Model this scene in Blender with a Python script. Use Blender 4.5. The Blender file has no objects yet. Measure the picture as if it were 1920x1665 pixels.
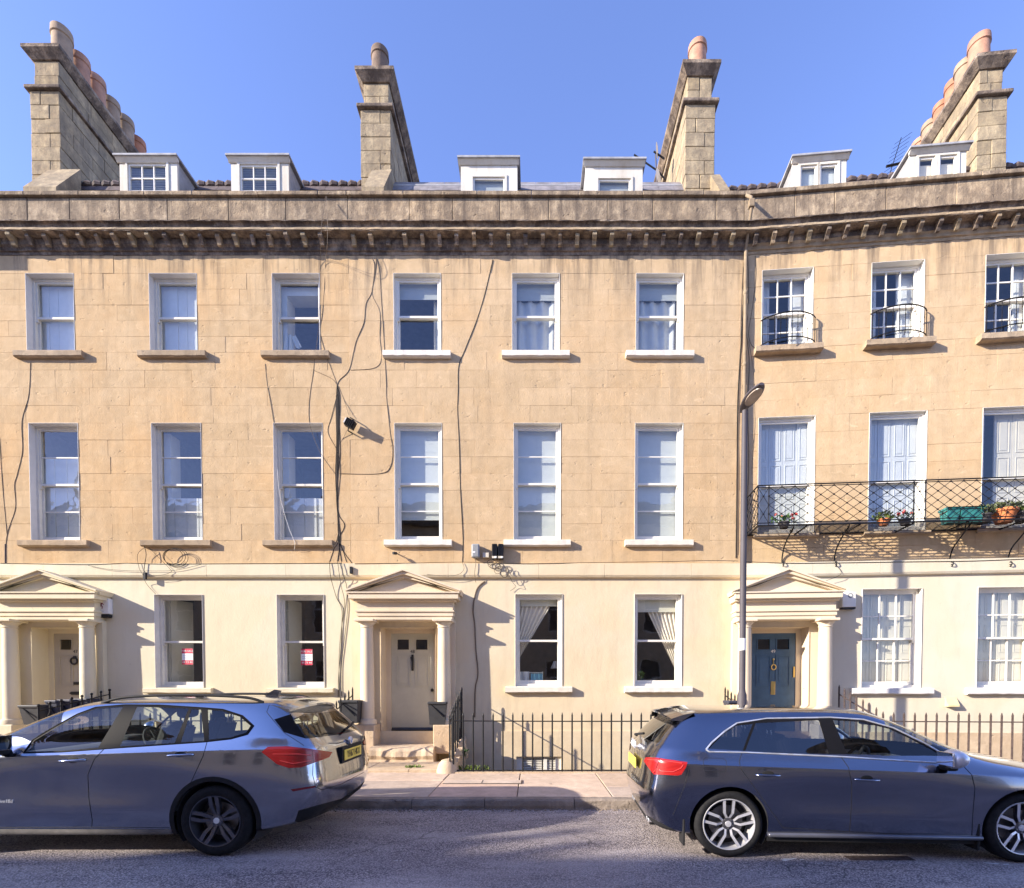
import bpy, bmesh, math, random
from mathutils import Vector, Matrix
from mathutils.bvhtree import BVHTree

random.seed(7)
R = math.radians
scene = bpy.context.scene
col = scene.collection

# ------------------------------------------------------------------ camera
F_PX, PPX, PPY, CAM_H, PITCH = 955.0, 1000.0, 1313.0, 1.6, R(1.4)
cam_d = bpy.data.cameras.new('camera')
cam = bpy.data.objects.new('camera', cam_d)
col.objects.link(cam)
cam.location = (0, 0, CAM_H)
cam.rotation_euler = (R(90) - PITCH, 0, 0)
cam_d.sensor_width = 36
cam_d.lens = F_PX / 1920 * 36
cam_d.shift_x = -(PPX - 960) / 1920
cam_d.shift_y = (PPY - 832.5) / 1920
cam_d.clip_start = 0.05
cam_d.clip_end = 5000
scene.camera = cam

# ------------------------------------------------------------------ sky, sun, exposure
SUN_AZ, SUN_EL = R(68), R(22)            # azimuth to the left of straight behind the viewer
SUN_DIR = Vector((-math.sin(SUN_AZ) * math.cos(SUN_EL), -math.cos(SUN_AZ) * math.cos(SUN_EL), math.sin(SUN_EL)))
world = bpy.data.worlds.new('World')
scene.world = world
world.use_nodes = True
wn = world.node_tree
sky = wn.nodes.new('ShaderNodeTexSky')
sky.sky_type = 'NISHITA'
sky.sun_disc = False
sky.sun_elevation = SUN_EL
sky.sun_rotation = math.atan2(SUN_DIR.x, SUN_DIR.y)
sky.altitude = 50
sky.air_density = 1.0
sky.dust_density = 0.25
sky.ozone_density = 2.8
bg = wn.nodes['Background']
bg.inputs['Strength'].default_value = 0.122
grade = wn.nodes.new('ShaderNodeMixRGB')     # even tint over the whole sky
grade.blend_type = 'MULTIPLY'
grade.inputs[0].default_value = 1.0
grade.inputs[2].default_value = (1.08, 0.98, 1.27, 1)
wn.links.new(sky.outputs[0], grade.inputs[1])
wn.links.new(grade.outputs[0], bg.inputs['Color'])
sun_d = bpy.data.lights.new('sun', 'SUN')
sun_d.energy = 3.9
sun_d.angle = R(0.53)
sun_d.color = (1.0, 0.90, 0.76)
sun = bpy.data.objects.new('sun', sun_d)
col.objects.link(sun)
sun.rotation_euler = SUN_DIR.to_track_quat('Z', 'Y').to_euler()
sun.location = (-20, -8, 20)
vs = scene.view_settings
vs.view_transform = 'Standard'
vs.look = 'None'
vs.gamma = 1
vs.use_curve_mapping = False
vs.exposure = 1.52
scene.cycles.use_denoising = True
scene.cycles.max_bounces = 8
scene.cycles.transparent_max_bounces = 16

# ------------------------------------------------------------------ pixel -> place
CAM = Vector((0, 0, CAM_H))
_F = Vector((0, math.cos(PITCH), -math.sin(PITCH)))
_U = Vector((0, math.sin(PITCH), math.cos(PITCH)))


def ray(px, py):
    return Vector(((px - PPX) / F_PX, 0, 0)) + _U * ((PPY - py) / F_PX) + _F


def on_y(px, py, Y):
    d = ray(px, py)
    return CAM + d * (Y / d.y)


def on_z(px, py, Z):
    d = ray(px, py)
    return CAM + d * ((Z - CAM_H) / d.z)


# ------------------------------------------------------------------ mesh builder
class MB:
    def __init__(s):
        s.v, s.f = [], []

    def add(s, vs, fs):
        n = len(s.v)
        s.v += [tuple(p) for p in vs]
        s.f += [tuple(i + n for i in f) for f in fs]
        return s

    def quad(s, a, b, c, d):
        return s.add([a, b, c, d], [(0, 1, 2, 3)])

    def box(s, x0, x1, y0, y1, z0, z1, j=0.0):
        vs = [(x, y, z) for z in (z0, z1) for y in (y0, y1) for x in (x0, x1)]
        if j:
            vs = [tuple(c + random.uniform(-j, j) for c in p) for p in vs]
        return s.add(vs, [(0, 2, 3, 1), (4, 5, 7, 6), (0, 1, 5, 4), (2, 6, 7, 3), (0, 4, 6, 2), (1, 3, 7, 5)])

    def obox(s, c, ax, ay, az):
        c, ax, ay, az = map(Vector, (c, ax, ay, az))
        vs = [c + ax * i + ay * k + az * l for l in (-1, 1) for k in (-1, 1) for i in (-1, 1)]
        return s.add(vs, [(0, 2, 3, 1), (4, 5, 7, 6), (0, 1, 5, 4), (2, 6, 7, 3), (0, 4, 6, 2), (1, 3, 7, 5)])

    def cbox(s, x0, x1, y0, y1, z0, z1, c=0.01):
        """box with chamfered edges"""
        bm = bmesh.new()
        bmesh.ops.create_cube(bm, size=1)
        for v in bm.verts:
            v.co = Vector(((x0 + x1) / 2 + v.co.x * (x1 - x0), (y0 + y1) / 2 + v.co.y * (y1 - y0), (z0 + z1) / 2 + v.co.z * (z1 - z0)))
        bmesh.ops.bevel(bm, geom=bm.edges[:], offset=c, segments=2, profile=0.5, affect='EDGES')
        s.bm(bm)
        return s

    def bm(s, bm):
        bm.verts.ensure_lookup_table()
        bm.verts.index_update()
        s.add([v.co[:] for v in bm.verts], [[v.index for v in f.verts] for f in bm.faces])
        bm.free()
        return s

    def prism(s, pts, a, b, axis='y'):
        """polygon pts (2d) extruded from a to b along axis"""
        def mk(p, t):
            return {'y': (p[0], t, p[1]), 'x': (t, p[0], p[1]), 'z': (p[0], p[1], t)}[axis]
        n = len(pts)
        vs = [mk(p, a) for p in pts] + [mk(p, b) for p in pts]
        fs = [tuple(range(n)), tuple(range(2 * n - 1, n - 1, -1))]
        fs += [(i, (i + 1) % n, n + (i + 1) % n, n + i) for i in range(n)]
        return s.add(vs, fs)

    def tube(s, path, r, n=6, caps=True, taper=None):
        path = [Vector(p) for p in path]
        N = len(path)
        base = len(s.v)
        prev = None
        for i, p in enumerate(path):
            t = (path[min(i + 1, N - 1)] - path[max(i - 1, 0)])
            if t.length < 1e-9:
                t = Vector((0, 0, 1))
            t.normalize()
            if prev is None:
                ref = Vector((0, 0, 1)) if abs(t.z) < 0.9 else Vector((1, 0, 0))
                a = t.cross(ref).normalized()
            else:
                a = (prev - t * prev.dot(t))
                a = a.normalized() if a.length > 1e-6 else t.cross(Vector((0, 0.3, 1))).normalized()
            prev = a
            b = t.cross(a)
            rr = r if taper is None else r * taper[i]
            for k in range(n):
                w = 2 * math.pi * k / n
                s.v.append(tuple(p + a * (math.cos(w) * rr) + b * (math.sin(w) * rr)))
        for i in range(N - 1):
            for k in range(n):
                k2 = (k + 1) % n
                s.f.append((base + i * n + k, base + i * n + k2, base + (i + 1) * n + k2, base + (i + 1) * n + k))
        if caps:
            s.f.append(tuple(base + k for k in range(n - 1, -1, -1)))
            s.f.append(tuple(base + (N - 1) * n + k for k in range(n)))
        return s

    def lathe(s, prof, c=(0, 0, 0), n=24, axis='z', a0=0.0, a1=2 * math.pi):
        full = abs(a1 - a0) > 6.28
        m = n if full else n + 1
        base = len(s.v)
        for (r, h) in prof:
            for k in range(m):
                w = a0 + (a1 - a0) * k / n
                x, y = r * math.cos(w), r * math.sin(w)
                p = {'z': (x, y, h), 'y': (x, h, y), 'x': (h, x, y)}[axis]
                s.v.append((c[0] + p[0], c[1] + p[1], c[2] + p[2]))
        for i in range(len(prof) - 1):
            for k in range(n):
                k2 = (k + 1) % m
                s.f.append((base + i * m + k, base + i * m + k2, base + (i + 1) * m + k2, base + (i + 1) * m + k))
        return s

    def ring(s, u0, u1, z0, z1, wl, wr, wb, wt, y0, y1):
        """rectangular frame in the x-z plane, from depth y0 to y1"""
        s.box(u0, u0 + wl, y0, y1, z0, z1)
        s.box(u1 - wr, u1, y0, y1, z0, z1)
        s.box(u0 + wl, u1 - wr, y0, y1, z0, z0 + wb)
        s.box(u0 + wl, u1 - wr, y0, y1, z1 - wt, z1)
        return s

    def build(s, name, mat, parent=None, smooth=False, ang=35):
        me = bpy.data.meshes.new(name)
        me.from_pydata(s.v, [], s.f)
        bm = bmesh.new()
        bm.from_mesh(me)
        bmesh.ops.recalc_face_normals(bm, faces=bm.faces[:])
        bm.to_mesh(me)
        bm.free()
        me.materials.append(mat)
        if smooth:
            me.shade_smooth()
            me.set_sharp_from_angle(angle=R(ang))
        o = bpy.data.objects.new(name, me)
        col.objects.link(o)
        if parent is not None:
            o.parent = parent
        return o


def tag(o, label=None, cat=None, group=None, kind=None):
    if label:
        o['label'] = label
    if cat:
        o['category'] = cat
    if group:
        o['group'] = group
    if kind:
        o['kind'] = kind
    return o


def empty(name, loc=(0, 0, 0), rz=0.0):
    o = bpy.data.objects.new(name, None)
    col.objects.link(o)
    o.location = loc
    o.rotation_euler = (0, 0, rz)
    o.empty_display_size = 0.3
    return o


def copy_tree(o, parent=None):
    c = o.copy()
    col.objects.link(c)
    c.parent = parent
    for ch in o.children:
        copy_tree(ch, c)
    return c


def spline(pts, n=5):
    """Catmull-Rom through points"""
    pts = [Vector(p) for p in pts]
    if len(pts) < 3:
        return pts
    out = []
    for i in range(len(pts) - 1):
        p0 = pts[max(i - 1, 0)]
        p1, p2 = pts[i], pts[i + 1]
        p3 = pts[min(i + 2, len(pts) - 1)]
        for k in range(n):
            t = k / n
            out.append(0.5 * ((2 * p1) + (p2 - p0) * t + (2 * p0 - 5 * p1 + 4 * p2 - p3) * t * t + (3 * p1 - p0 - 3 * p2 + p3) * t ** 3))
    out.append(pts[-1])
    return out


def text_obj(body, size, mat, parent, matrix, name='lettering', depth=0.002, align='CENTER', space=1.0):
    cu = bpy.data.curves.new(name, 'FONT')
    cu.body = body
    cu.size = size
    cu.extrude = depth
    cu.align_x = align
    cu.align_y = 'CENTER'
    cu.space_character = space
    tmp = bpy.data.objects.new(name + '_t', cu)
    col.objects.link(tmp)
    dg = bpy.context.evaluated_depsgraph_get()
    me = bpy.data.meshes.new_from_object(tmp.evaluated_get(dg))
    bpy.data.objects.remove(tmp)
    bpy.data.curves.remove(cu)
    me.transform(matrix)
    me.materials.clear()
    me.materials.append(mat)
    o = bpy.data.objects.new(name, me)
    col.objects.link(o)
    if parent is not None:
        o.parent = parent
    return o


# text standing in the x-z plane and facing -y
FACE_CAM = Matrix.Rotation(R(90), 4, 'X')

# ------------------------------------------------------------------ materials
MATS = {}


class NT:
    def __init__(s, name):
        m = bpy.data.materials.new(name)
        m.use_nodes = True
        s.m, s.t = m, m.node_tree
        s.b = s.t.nodes['Principled BSDF']
        s.out = s.t.nodes['Material Output']

    def n(s, typ, **kw):
        nd = s.t.nodes.new('ShaderNode' + typ)
        for k, v in kw.items():
            if k in nd.inputs:
                nd.inputs[k].default_value = v
            else:
                setattr(nd, k, v)
        return nd

    def l(s, a, b):
        s.t.links.new(a, b)

    def pos(s, scale=(1, 1, 1)):
        g = s.n('NewGeometry')
        mp = s.n('Mapping')
        mp.inputs['Scale'].default_value = scale
        s.l(g.outputs['Position'], mp.inputs['Vector'])
        return mp.outputs[0]

    def noise(s, scale, detail=4, rough=0.6, vec=None, dist=0.0):
        nd = s.n('TexNoise', Scale=scale, Detail=detail, Roughness=rough, Distortion=dist)
        s.l(vec if vec is not None else s.pos(), nd.inputs['Vector'])
        return nd.outputs['Fac']

    def ramp(s, fac, stops):
        r = s.n('ValToRGB')
        el = r.color_ramp.elements
        while len(el) < len(stops):
            el.new(0.5)
        for e, (p, c) in zip(el, stops):
            e.position = p
            e.color = (*c, 1) if len(c) == 3 else c
        s.l(fac, r.inputs[0])
        return r.outputs[0]

    def g(s, fac, lo, hi, a=0.0, b=1.0):
        mr = s.n('MapRange')
        mr.inputs[1].default_value, mr.inputs[2].default_value = lo, hi
        mr.inputs[3].default_value, mr.inputs[4].default_value = a, b
        s.l(fac, mr.inputs[0])
        return mr.outputs[0]

    def math(s, op, a, b=None):
        nd = s.n('Math', operation=op)
        for i, x in enumerate((a, b)):
            if x is None:
                continue
            if isinstance(x, (int, float)):
                nd.inputs[i].default_value = x
            else:
                s.l(x, nd.inputs[i])
        return nd.outputs[0]

    def mix(s, fac, a, b, blend='MIX'):
        nd = s.n('MixRGB', blend_type=blend)
        for i, x in enumerate((fac, a, b)):
            if isinstance(x, (int, float)):
                nd.inputs[i].default_value = x
            elif isinstance(x, tuple):
                nd.inputs[i].default_value = (*x, 1) if len(x) == 3 else x
            else:
                s.l(x, nd.inputs[i])
        return nd.outputs[0]

    def bump(s, h, strength, dist=0.01, prev=None):
        b = s.n('Bump', Strength=strength, Distance=dist)
        s.l(h, b.inputs['Height'])
        if prev is not None:
            s.l(prev, b.inputs['Normal'])
        s.l(b.outputs[0], s.b.inputs['Normal'])
        return b.outputs[0]

    def col(s, c):
        if isinstance(c, tuple):
            s.b.inputs['Base Color'].default_value = (*c, 1)
        else:
            s.l(c, s.b.inputs['Base Color'])

    def set(s, **kw):
        for k, v in kw.items():
            s.b.inputs[k.replace('_', ' ')].default_value = v
        return s


def simple(name, c, rough=0.5, metal=0.0, var=0.12, scale=6.0, bump=0.0, bscale=60, coat=0.0, spec=0.5):
    k = NT(name)
    f = k.noise(scale)
    k.col(k.mix(k.g(f, 0.3, 0.7), tuple(x * (1 - var) for x in c), tuple(min(1, x * (1 + var)) for x in c)))
    k.set(Roughness=rough, Metallic=metal, Coat_Weight=coat)
    k.b.inputs['Specular IOR Level'].default_value = spec
    if bump:
        k.bump(k.noise(bscale), bump, 0.004)
    MATS[name] = k.m
    return k.m


def stone(name, c, dark, soot=0.0, soot_col=(0.03, 0.026, 0.024), streak=0.0, bump=0.42, zt=None, orange=0.25, rnd=0.06, rub=0.0, soot_scale=1.6):
    """weathered limestone; zt = (z_lo, z_hi): run-off streaks grow towards z_hi"""
    k = NT(name)
    big = k.noise(0.7, 5, 0.6)
    mid = k.noise(5.0, 6, 0.65)
    fine = k.noise(40, 4, 0.7)
    base = k.mix(k.g(mid, 0.3, 0.7), dark, c)
    base = k.mix(k.math('MULTIPLY', k.g(big, 0.45, 0.75), orange), base, (c[0] * 1.02, c[1] * 0.80, c[2] * 0.52))
    oi = k.n('ObjectInfo')
    base = k.mix(1.0, base, k.ramp(oi.outputs['Random'], [(0, (1 - rnd, 1 - rnd * 1.15, 1 - rnd * 1.5)), (0.5, (1, 1, 1)), (1, (1 + rnd * .5, 1 + rnd * .4, 1 + rnd * .2))]), 'MULTIPLY')
    blot = k.noise(1.9, 6, .7, dist=.7)
    base = k.mix(k.math('MULTIPLY', k.g(blot, .46, .70), .30), base, tuple(x * y for x, y in zip(dark, (.80, .78, .74))))
    # small pits and scars
    pit = k.noise(9, 3, 0.5, vec=k.pos((1, 1, 1.6)))
    base = k.mix(k.math('MULTIPLY', k.g(pit, 0.69, 0.75), 0.3), base, tuple(x * 0.55 for x in dark))
    pale = k.noise(3.3, 5, 0.7, vec=k.pos((1, 1, 2.2)), dist=1.0)
    base = k.mix(k.math('MULTIPLY', k.g(pale, 0.61, 0.70), 0.5), base, tuple(min(1, x * 1.25) for x in c))
    if streak:
        st = k.noise(2.2, 6, 0.7, vec=k.pos((2.2, 2.2, 0.16)))
        m = k.g(st, 0.46, 0.66)
        if zt:
            sep = k.n('SeparateXYZ')
            g = k.n('NewGeometry')
            k.l(g.outputs['Position'], sep.inputs[0])
            m = k.math('MULTIPLY', m, k.g(sep.outputs['Z'], zt[0], zt[1], .16, 1.0))
        base = k.mix(k.math('MULTIPLY', m, streak), base, (0.12, 0.095, 0.075))
    if soot:
        so = k.noise(soot_scale, 8, 0.75, vec=k.pos((1, 1, 0.7)))
        base = k.mix(k.math('MULTIPLY', k.g(so, 0.36, 0.56), soot), base, soot_col)
    k.col(base)
    k.set(Roughness=0.92)
    k.b.inputs['Specular IOR Level'].default_value = 0.15
    h = k.math('ADD', k.math('MULTIPLY', mid, 0.7), k.math('MULTIPLY', fine, 0.25))
    h = k.math('SUBTRACT', h, k.math('MULTIPLY', k.g(pit, 0.66, 0.76), 0.5))
    if rub:
        h = k.math('ADD', h, k.math('MULTIPLY', k.noise(2.5, 5, 0.6, vec=k.pos((1, 1, 2))), rub))
    k.bump(h, bump, 0.03)
    MATS[name] = k.m
    return k.m


def painted(name, c, rough=0.75, dirt=0.25, bump=0.45, lump=0.5):
    """painted render: soft lumps, faint dirt"""
    k = NT(name)
    f = k.noise(1.1, 5, 0.65)
    base = k.mix(k.math('MULTIPLY', k.g(f, 0.4, 0.75), dirt), c, tuple(x * y for x, y in zip(c, (0.80, 0.72, 0.60))))
    tone = k.noise(.45, 3, 0.5, dist=.8)
    base = k.mix(k.math('MULTIPLY', k.g(tone, .50, .56), .35), base, tuple(x * y for x, y in zip(c, (1.02, .92, .80))))
    chip = k.noise(7, 5, 0.7, dist=0.6)
    base = k.mix(k.math('MULTIPLY', k.g(chip, 0.68, 0.73), 0.35), base, (0.33, 0.25, 0.16))
    sep = k.n('SeparateXYZ')
    gg = k.n('NewGeometry')
    k.l(gg.outputs['Position'], sep.inputs[0])
    spl = k.math('MULTIPLY', k.g(sep.outputs['Z'], 1.5, .45), k.g(k.noise(2.6, 6, .7), .38, .66))
    base = k.mix(k.math('MULTIPLY', spl, .45), base, (0.46, 0.345, 0.24))
    dr = k.noise(3, 5, 0.7, vec=k.pos((1.5, 1.5, 0.25)))
    base = k.mix(k.math('MULTIPLY', k.g(dr, 0.5, 0.75), dirt * 0.7), base, (0.35, 0.28, 0.19))
    k.col(base)
    k.set(Roughness=rough)
    k.b.inputs['Specular IOR Level'].default_value = 0.25
    h = k.math('ADD', k.math('MULTIPLY', k.noise(3.5, 4, 0.6), lump), k.math('MULTIPLY', k.noise(35, 3, 0.6), 0.18))
    k.bump(h, bump, 0.03)
    MATS[name] = k.m
    return k.m


def glass(name, tint=(0.92, 0.95, 0.95), wob=0.02, f0=0.10, wscale=1.8, rough=0.01):
    """thin window pane: see-through with a mirror film that grows at grazing angles, slightly wavy"""
    k = NT(name)
    t = k.t
    t.nodes.remove(k.b)
    tr = k.n('BsdfTransparent')
    tr.inputs[0].default_value = (*tint, 1)
    gl = k.n('BsdfGlossy', Roughness=rough)
    gl.inputs[0].default_value = (1, 1, 1, 1)
    lw = k.n('LayerWeight', Blend=0.5)
    mx = k.n('MixShader')
    nz = k.noise(wscale, 2, 0.5)
    b = k.n('Bump', Strength=wob, Distance=0.1)
    k.l(nz, b.inputs['Height'])
    k.l(b.outputs[0], gl.inputs['Normal'])
    f5 = k.math('POWER', lw.outputs['Facing'], 5.0)
    k.l(k.math('ADD', k.math('MULTIPLY', f5, 1 - f0), f0), mx.inputs[0])
    k.l(tr.outputs[0], mx.inputs[1])
    k.l(gl.outputs[0], mx.inputs[2])
    k.l(mx.outputs[0], k.out.inputs[0])
    MATS[name] = k.m
    return k.m


DORMER_P = painted('weathered_white_dormer_paint', (0.62, 0.60, 0.545), dirt=0.6, lump=.2)
STONE_A = stone('bath_stone_honey', (0.59, 0.435, 0.262), (0.505, 0.365, 0.212), streak=0.85, zt=(9.0, 10.25), orange=0.45)
STONE_B = stone('bath_stone_pale', (0.60, 0.445, 0.275), (0.52, 0.38, 0.225), streak=0.8, zt=(9.0, 10.25), orange=0.35)
MORTAR = stone('lime_mortar', (0.60, 0.45, 0.28), (0.52, 0.385, 0.23), rnd=0)
PARAPET = stone('parapet_stone', (0.60, 0.475, 0.32), (0.34, 0.26, 0.175), soot=0.7, soot_col=(0.15, 0.115, 0.085), streak=0.9, bump=0.9, rub=0.6, soot_scale=4.5)
CORNICE = stone('sooty_cornice_stone', (0.46, 0.37, 0.28), (0.28, 0.225, 0.17), soot=0.8, soot_col=(0.06, 0.048, 0.046), bump=0.9, rub=0.8, soot_scale=4.0)
FILLET = stone('cornice_fillet_stone', (0.60, 0.47, 0.31), (0.40, 0.31, 0.20), soot=0.35, soot_col=(0.09, 0.07, 0.055), bump=0.7)
CHIMNEY = stone('chimney_stone', (0.54, 0.44, 0.28), (0.33, 0.265, 0.18), soot=0.55, soot_col=(0.15, 0.125, 0.095), streak=0.35, bump=0.9, rub=0.6, rnd=0.14, soot_scale=5.0)
SILL = stone('sill_stone', (0.56, 0.44, 0.30), (0.36, 0.28, 0.20), soot=0.3, soot_col=(0.10, 0.08, 0.06), bump=0.5)
STEP = stone('step_stone', (0.66, 0.52, 0.37), (0.50, 0.39, 0.27), soot=0.25, soot_col=(0.25, 0.19, 0.14), bump=0.45, rub=.4)
RENDER_A = painted('cream_painted_render', (0.655, 0.59, 0.43))
RENDER_B = painted('peach_painted_render', (0.665, 0.57, 0.405), dirt=0.4)
RENDER_C = painted('ivory_painted_render', (0.63, 0.575, 0.455), dirt=0.25, lump=0.2)
WHITE = simple('white_gloss_paint', (0.76, 0.73, 0.66), 0.35, var=0.05)
OFFWHITE = simple('aged_white_paint', (0.66, 0.63, 0.56), 0.45, var=0.08, bump=0.15)
LILAC = simple('lilac_white_paint', (0.62, 0.60, 0.58), 0.5, var=0.06, bump=0.15)
WSILL = painted('white_painted_stone', (0.70, 0.67, 0.60), dirt=0.3, lump=0.3)
IRON = simple('black_iron_paint', (0.011, 0.011, 0.013), 0.5, var=0.3, scale=30, bump=0.3, spec=0.2)
IRON_B = simple('rusty_brown_iron_paint', (0.075, 0.055, 0.05), 0.65, var=0.4, scale=25, bump=0.3, spec=0.2)
CABLE = simple('black_cable', (0.02, 0.018, 0.017), 0.7, var=0.2, spec=0.15)
CABLE_B = simple('brown_cable', (0.14, 0.10, 0.065), 0.7, var=0.25)
PLASTIC_K = simple('black_plastic', (0.014, 0.015, 0.018), 0.45, var=0.3, bump=0.1, spec=0.3)
GLASS = glass('window_glass')
GLASS_OLD = glass('old_window_glass', wob=0.05, wscale=2.6)
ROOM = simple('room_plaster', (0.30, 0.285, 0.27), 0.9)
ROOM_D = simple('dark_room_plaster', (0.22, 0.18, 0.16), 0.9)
BLIND_W = simple('white_blind_fabric', (0.52, 0.54, 0.53), 0.8, var=0.04)
BLIND_G = simple('grey_blind_fabric', (0.38, 0.40, 0.40), 0.8, var=0.05)
CURTAIN_G = simple('pale_grey_curtain_fabric', (0.52, 0.53, 0.53), 0.85, var=0.05)
CURTAIN_C = simple('cream_curtain_fabric', (0.80, 0.72, 0.60), 0.85, var=0.06)
BLIND_C = simple('cream_roman_blind_fabric', (0.70, 0.66, 0.54), 0.85, var=0.04)
SHUTTER_W = simple('white_shutter_paint', (0.56, 0.57, 0.57), 0.5, var=0.05)
SHUTTER_C = simple('cream_shutter_paint', (0.54, 0.50, 0.42), 0.5, var=0.05)
SLATE = simple('roof_slate', (0.20, 0.185, 0.19), 0.7, var=0.35, scale=5, bump=0.4)
PANTILE = simple('dark_clay_tile', (0.10, 0.075, 0.07), 0.8, var=0.4, scale=8, bump=0.5)
LEAD = simple('roof_lead', (0.33, 0.33, 0.34), 0.6, var=0.25, bump=0.3)
# ================================================================== the terrace
YF = 10.38                    # distance of the terrace front
ZB = -2.1                     # bottom of the basement areas


class House:
    def __init__(s, x0, a, w, label):
        s.a, s.w = a, w
        s.o = empty('terraced_house', (x0, YF, 0), -a)
        tag(s.o, label, 'house', 'stone terraced houses along the street')
        s.mi = (Matrix.Translation((x0, YF, 0)) @ Matrix.Rotation(-a, 4, 'Z')).inverted()
        s.m = s.mi.inverted()
        s.c = s.mi @ CAM

    def loc(s, px, py, d=0.0):
        r = s.mi.to_3x3() @ ray(px, py)
        t = (d - s.c.y) / r.y
        p = s.c + r * t
        return p.x, p.z

    def P(s, px, py, d=0.0):
        u, z = s.loc(px, py, d)
        return Vector((u, d, z))

    def W(s, px, py, d=0.0):
        return s.m @ s.P(px, py, d)


X47, X48, X49 = -11.06, -3.69, 4.196
h47 = House(X47, 0, X48 - X47, 'honey stone terraced house on the left, three sash windows wide, sale boards in its windows')
h48 = House(X48, 0, X49 - X48, 'honey stone terraced house in the middle with cream front door and white painted window sills')
h49 = House(X49, R(5), 7.9, 'honey stone terraced house on the right with iron balcony and blue front door')
HOUSES = [h47, h48, h49]

Z_BAND0, Z_BAND1 = 3.81, 4.10
Z_COR = 10.22                  # underside of the cornice
ROWZ = {
    47: dict(top=(8.32, 9.87), first=(4.575, 6.92), ground=(1.60, 3.49)),
    48: dict(top=(8.32, 9.87), first=(4.58, 6.92), ground=(1.63, 3.50)),
    49: dict(top=(8.35, 9.90), first=(4.70, 7.01), ground=(1.60, 3.56)),
}


def wall_sheet(u0, u1, z0, z1, ops, d=0.0, back=0.32):
    """wall front with openings and their reveals"""
    m = MB()
    us = sorted({u0, u1, *[x for o in ops for x in o[:2]]})
    zs = sorted({z0, z1, *[x for o in ops for x in o[2:4]]})
    us = [x for x in us if u0 <= x <= u1]
    zs = [x for x in zs if z0 <= x <= z1]
    for i in range(len(us) - 1):
        for k in range(len(zs) - 1):
            cu, cz = (us[i] + us[i + 1]) / 2, (zs[k] + zs[k + 1]) / 2
            if any(o[0] < cu < o[1] and o[2] < cz < o[3] for o in ops):
                continue
            m.quad((us[i], d, zs[k]), (us[i + 1], d, zs[k]), (us[i + 1], d, zs[k + 1]), (us[i], d, zs[k + 1]))
    for (a, b, c, e) in ops:
        m.quad((a, d, c), (a, back, c), (a, back, e), (a, d, e))
        m.quad((b, d, c), (b, back, c), (b, back, e), (b, d, e))
        m.quad((a, d, e), (b, d, e), (b, back, e), (a, back, e))
        m.quad((a, d, c), (b, d, c), (b, back, c), (a, back, c))
    return m


def stone_block(u0, u1, z0, z1, d, mat, parent, gap=0.0005, ch=0.0018, name='stone_block', y1=0.012):
    j = lambda: random.uniform(-0.0015, 0.0015)
    a, b, c, e = u0 + gap + j(), u1 - gap + j(), z0 + gap + j(), z1 - gap + j()
    dd = d + random.uniform(-0.0025, 0.0025)
    m = MB()
    v = [(a, y1, c), (b, y1, c), (b, y1, e), (a, y1, e)]
    v += [(a, dd + ch, c), (b, dd + ch, c), (b, dd + ch, e), (a, dd + ch, e)]
    t = [random.uniform(-0.0015, 0.0015) for _ in range(4)]
    v += [(a + ch, dd + t[0], c + ch), (b - ch, dd + t[1], c + ch), (b - ch, dd + t[2], e - ch), (a + ch, dd + t[3], e - ch)]
    f = [(8, 9, 10, 11)]
    for k in range(4):
        k2 = (k + 1) % 4
        f += [(k, k2, 4 + k2, 4 + k), (4 + k, 4 + k2, 8 + k2, 8 + k)]
    m.add(v, f)
    return m.build(name, mat, parent)


def ashlar(H, parent, u0, u1, zlist, ops, mat, course=0.33, lmin=0.55, lmax=1.15):
    zlist = sorted(zlist)
    zz = []
    for a, b in zip(zlist[:-1], zlist[1:]):
        n = max(1, round((b - a) / course))
        zz += [(a + (b - a) * i / n, a + (b - a) * (i + 1) / n) for i in range(n)]
    for (a, b) in zz:
        mid = (a + b) / 2
        spans, x = [], u0
        for o in sorted(ops):
            if o[2] < mid < o[3]:
                if o[0] > x:
                    spans.append((x, o[0]))
                x = o[1]
        if x < u1:
            spans.append((x, u1))
        for (s0, s1) in spans:
            x = s0
            while x < s1 - 0.02:
                L = random.uniform(lmin, lmax)
                if s1 - (x + L) < lmin * 0.6:
                    L = s1 - x
                stone_block(x, min(x + L, s1), a, b, -0.008, mat, parent)
                x += L


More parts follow.
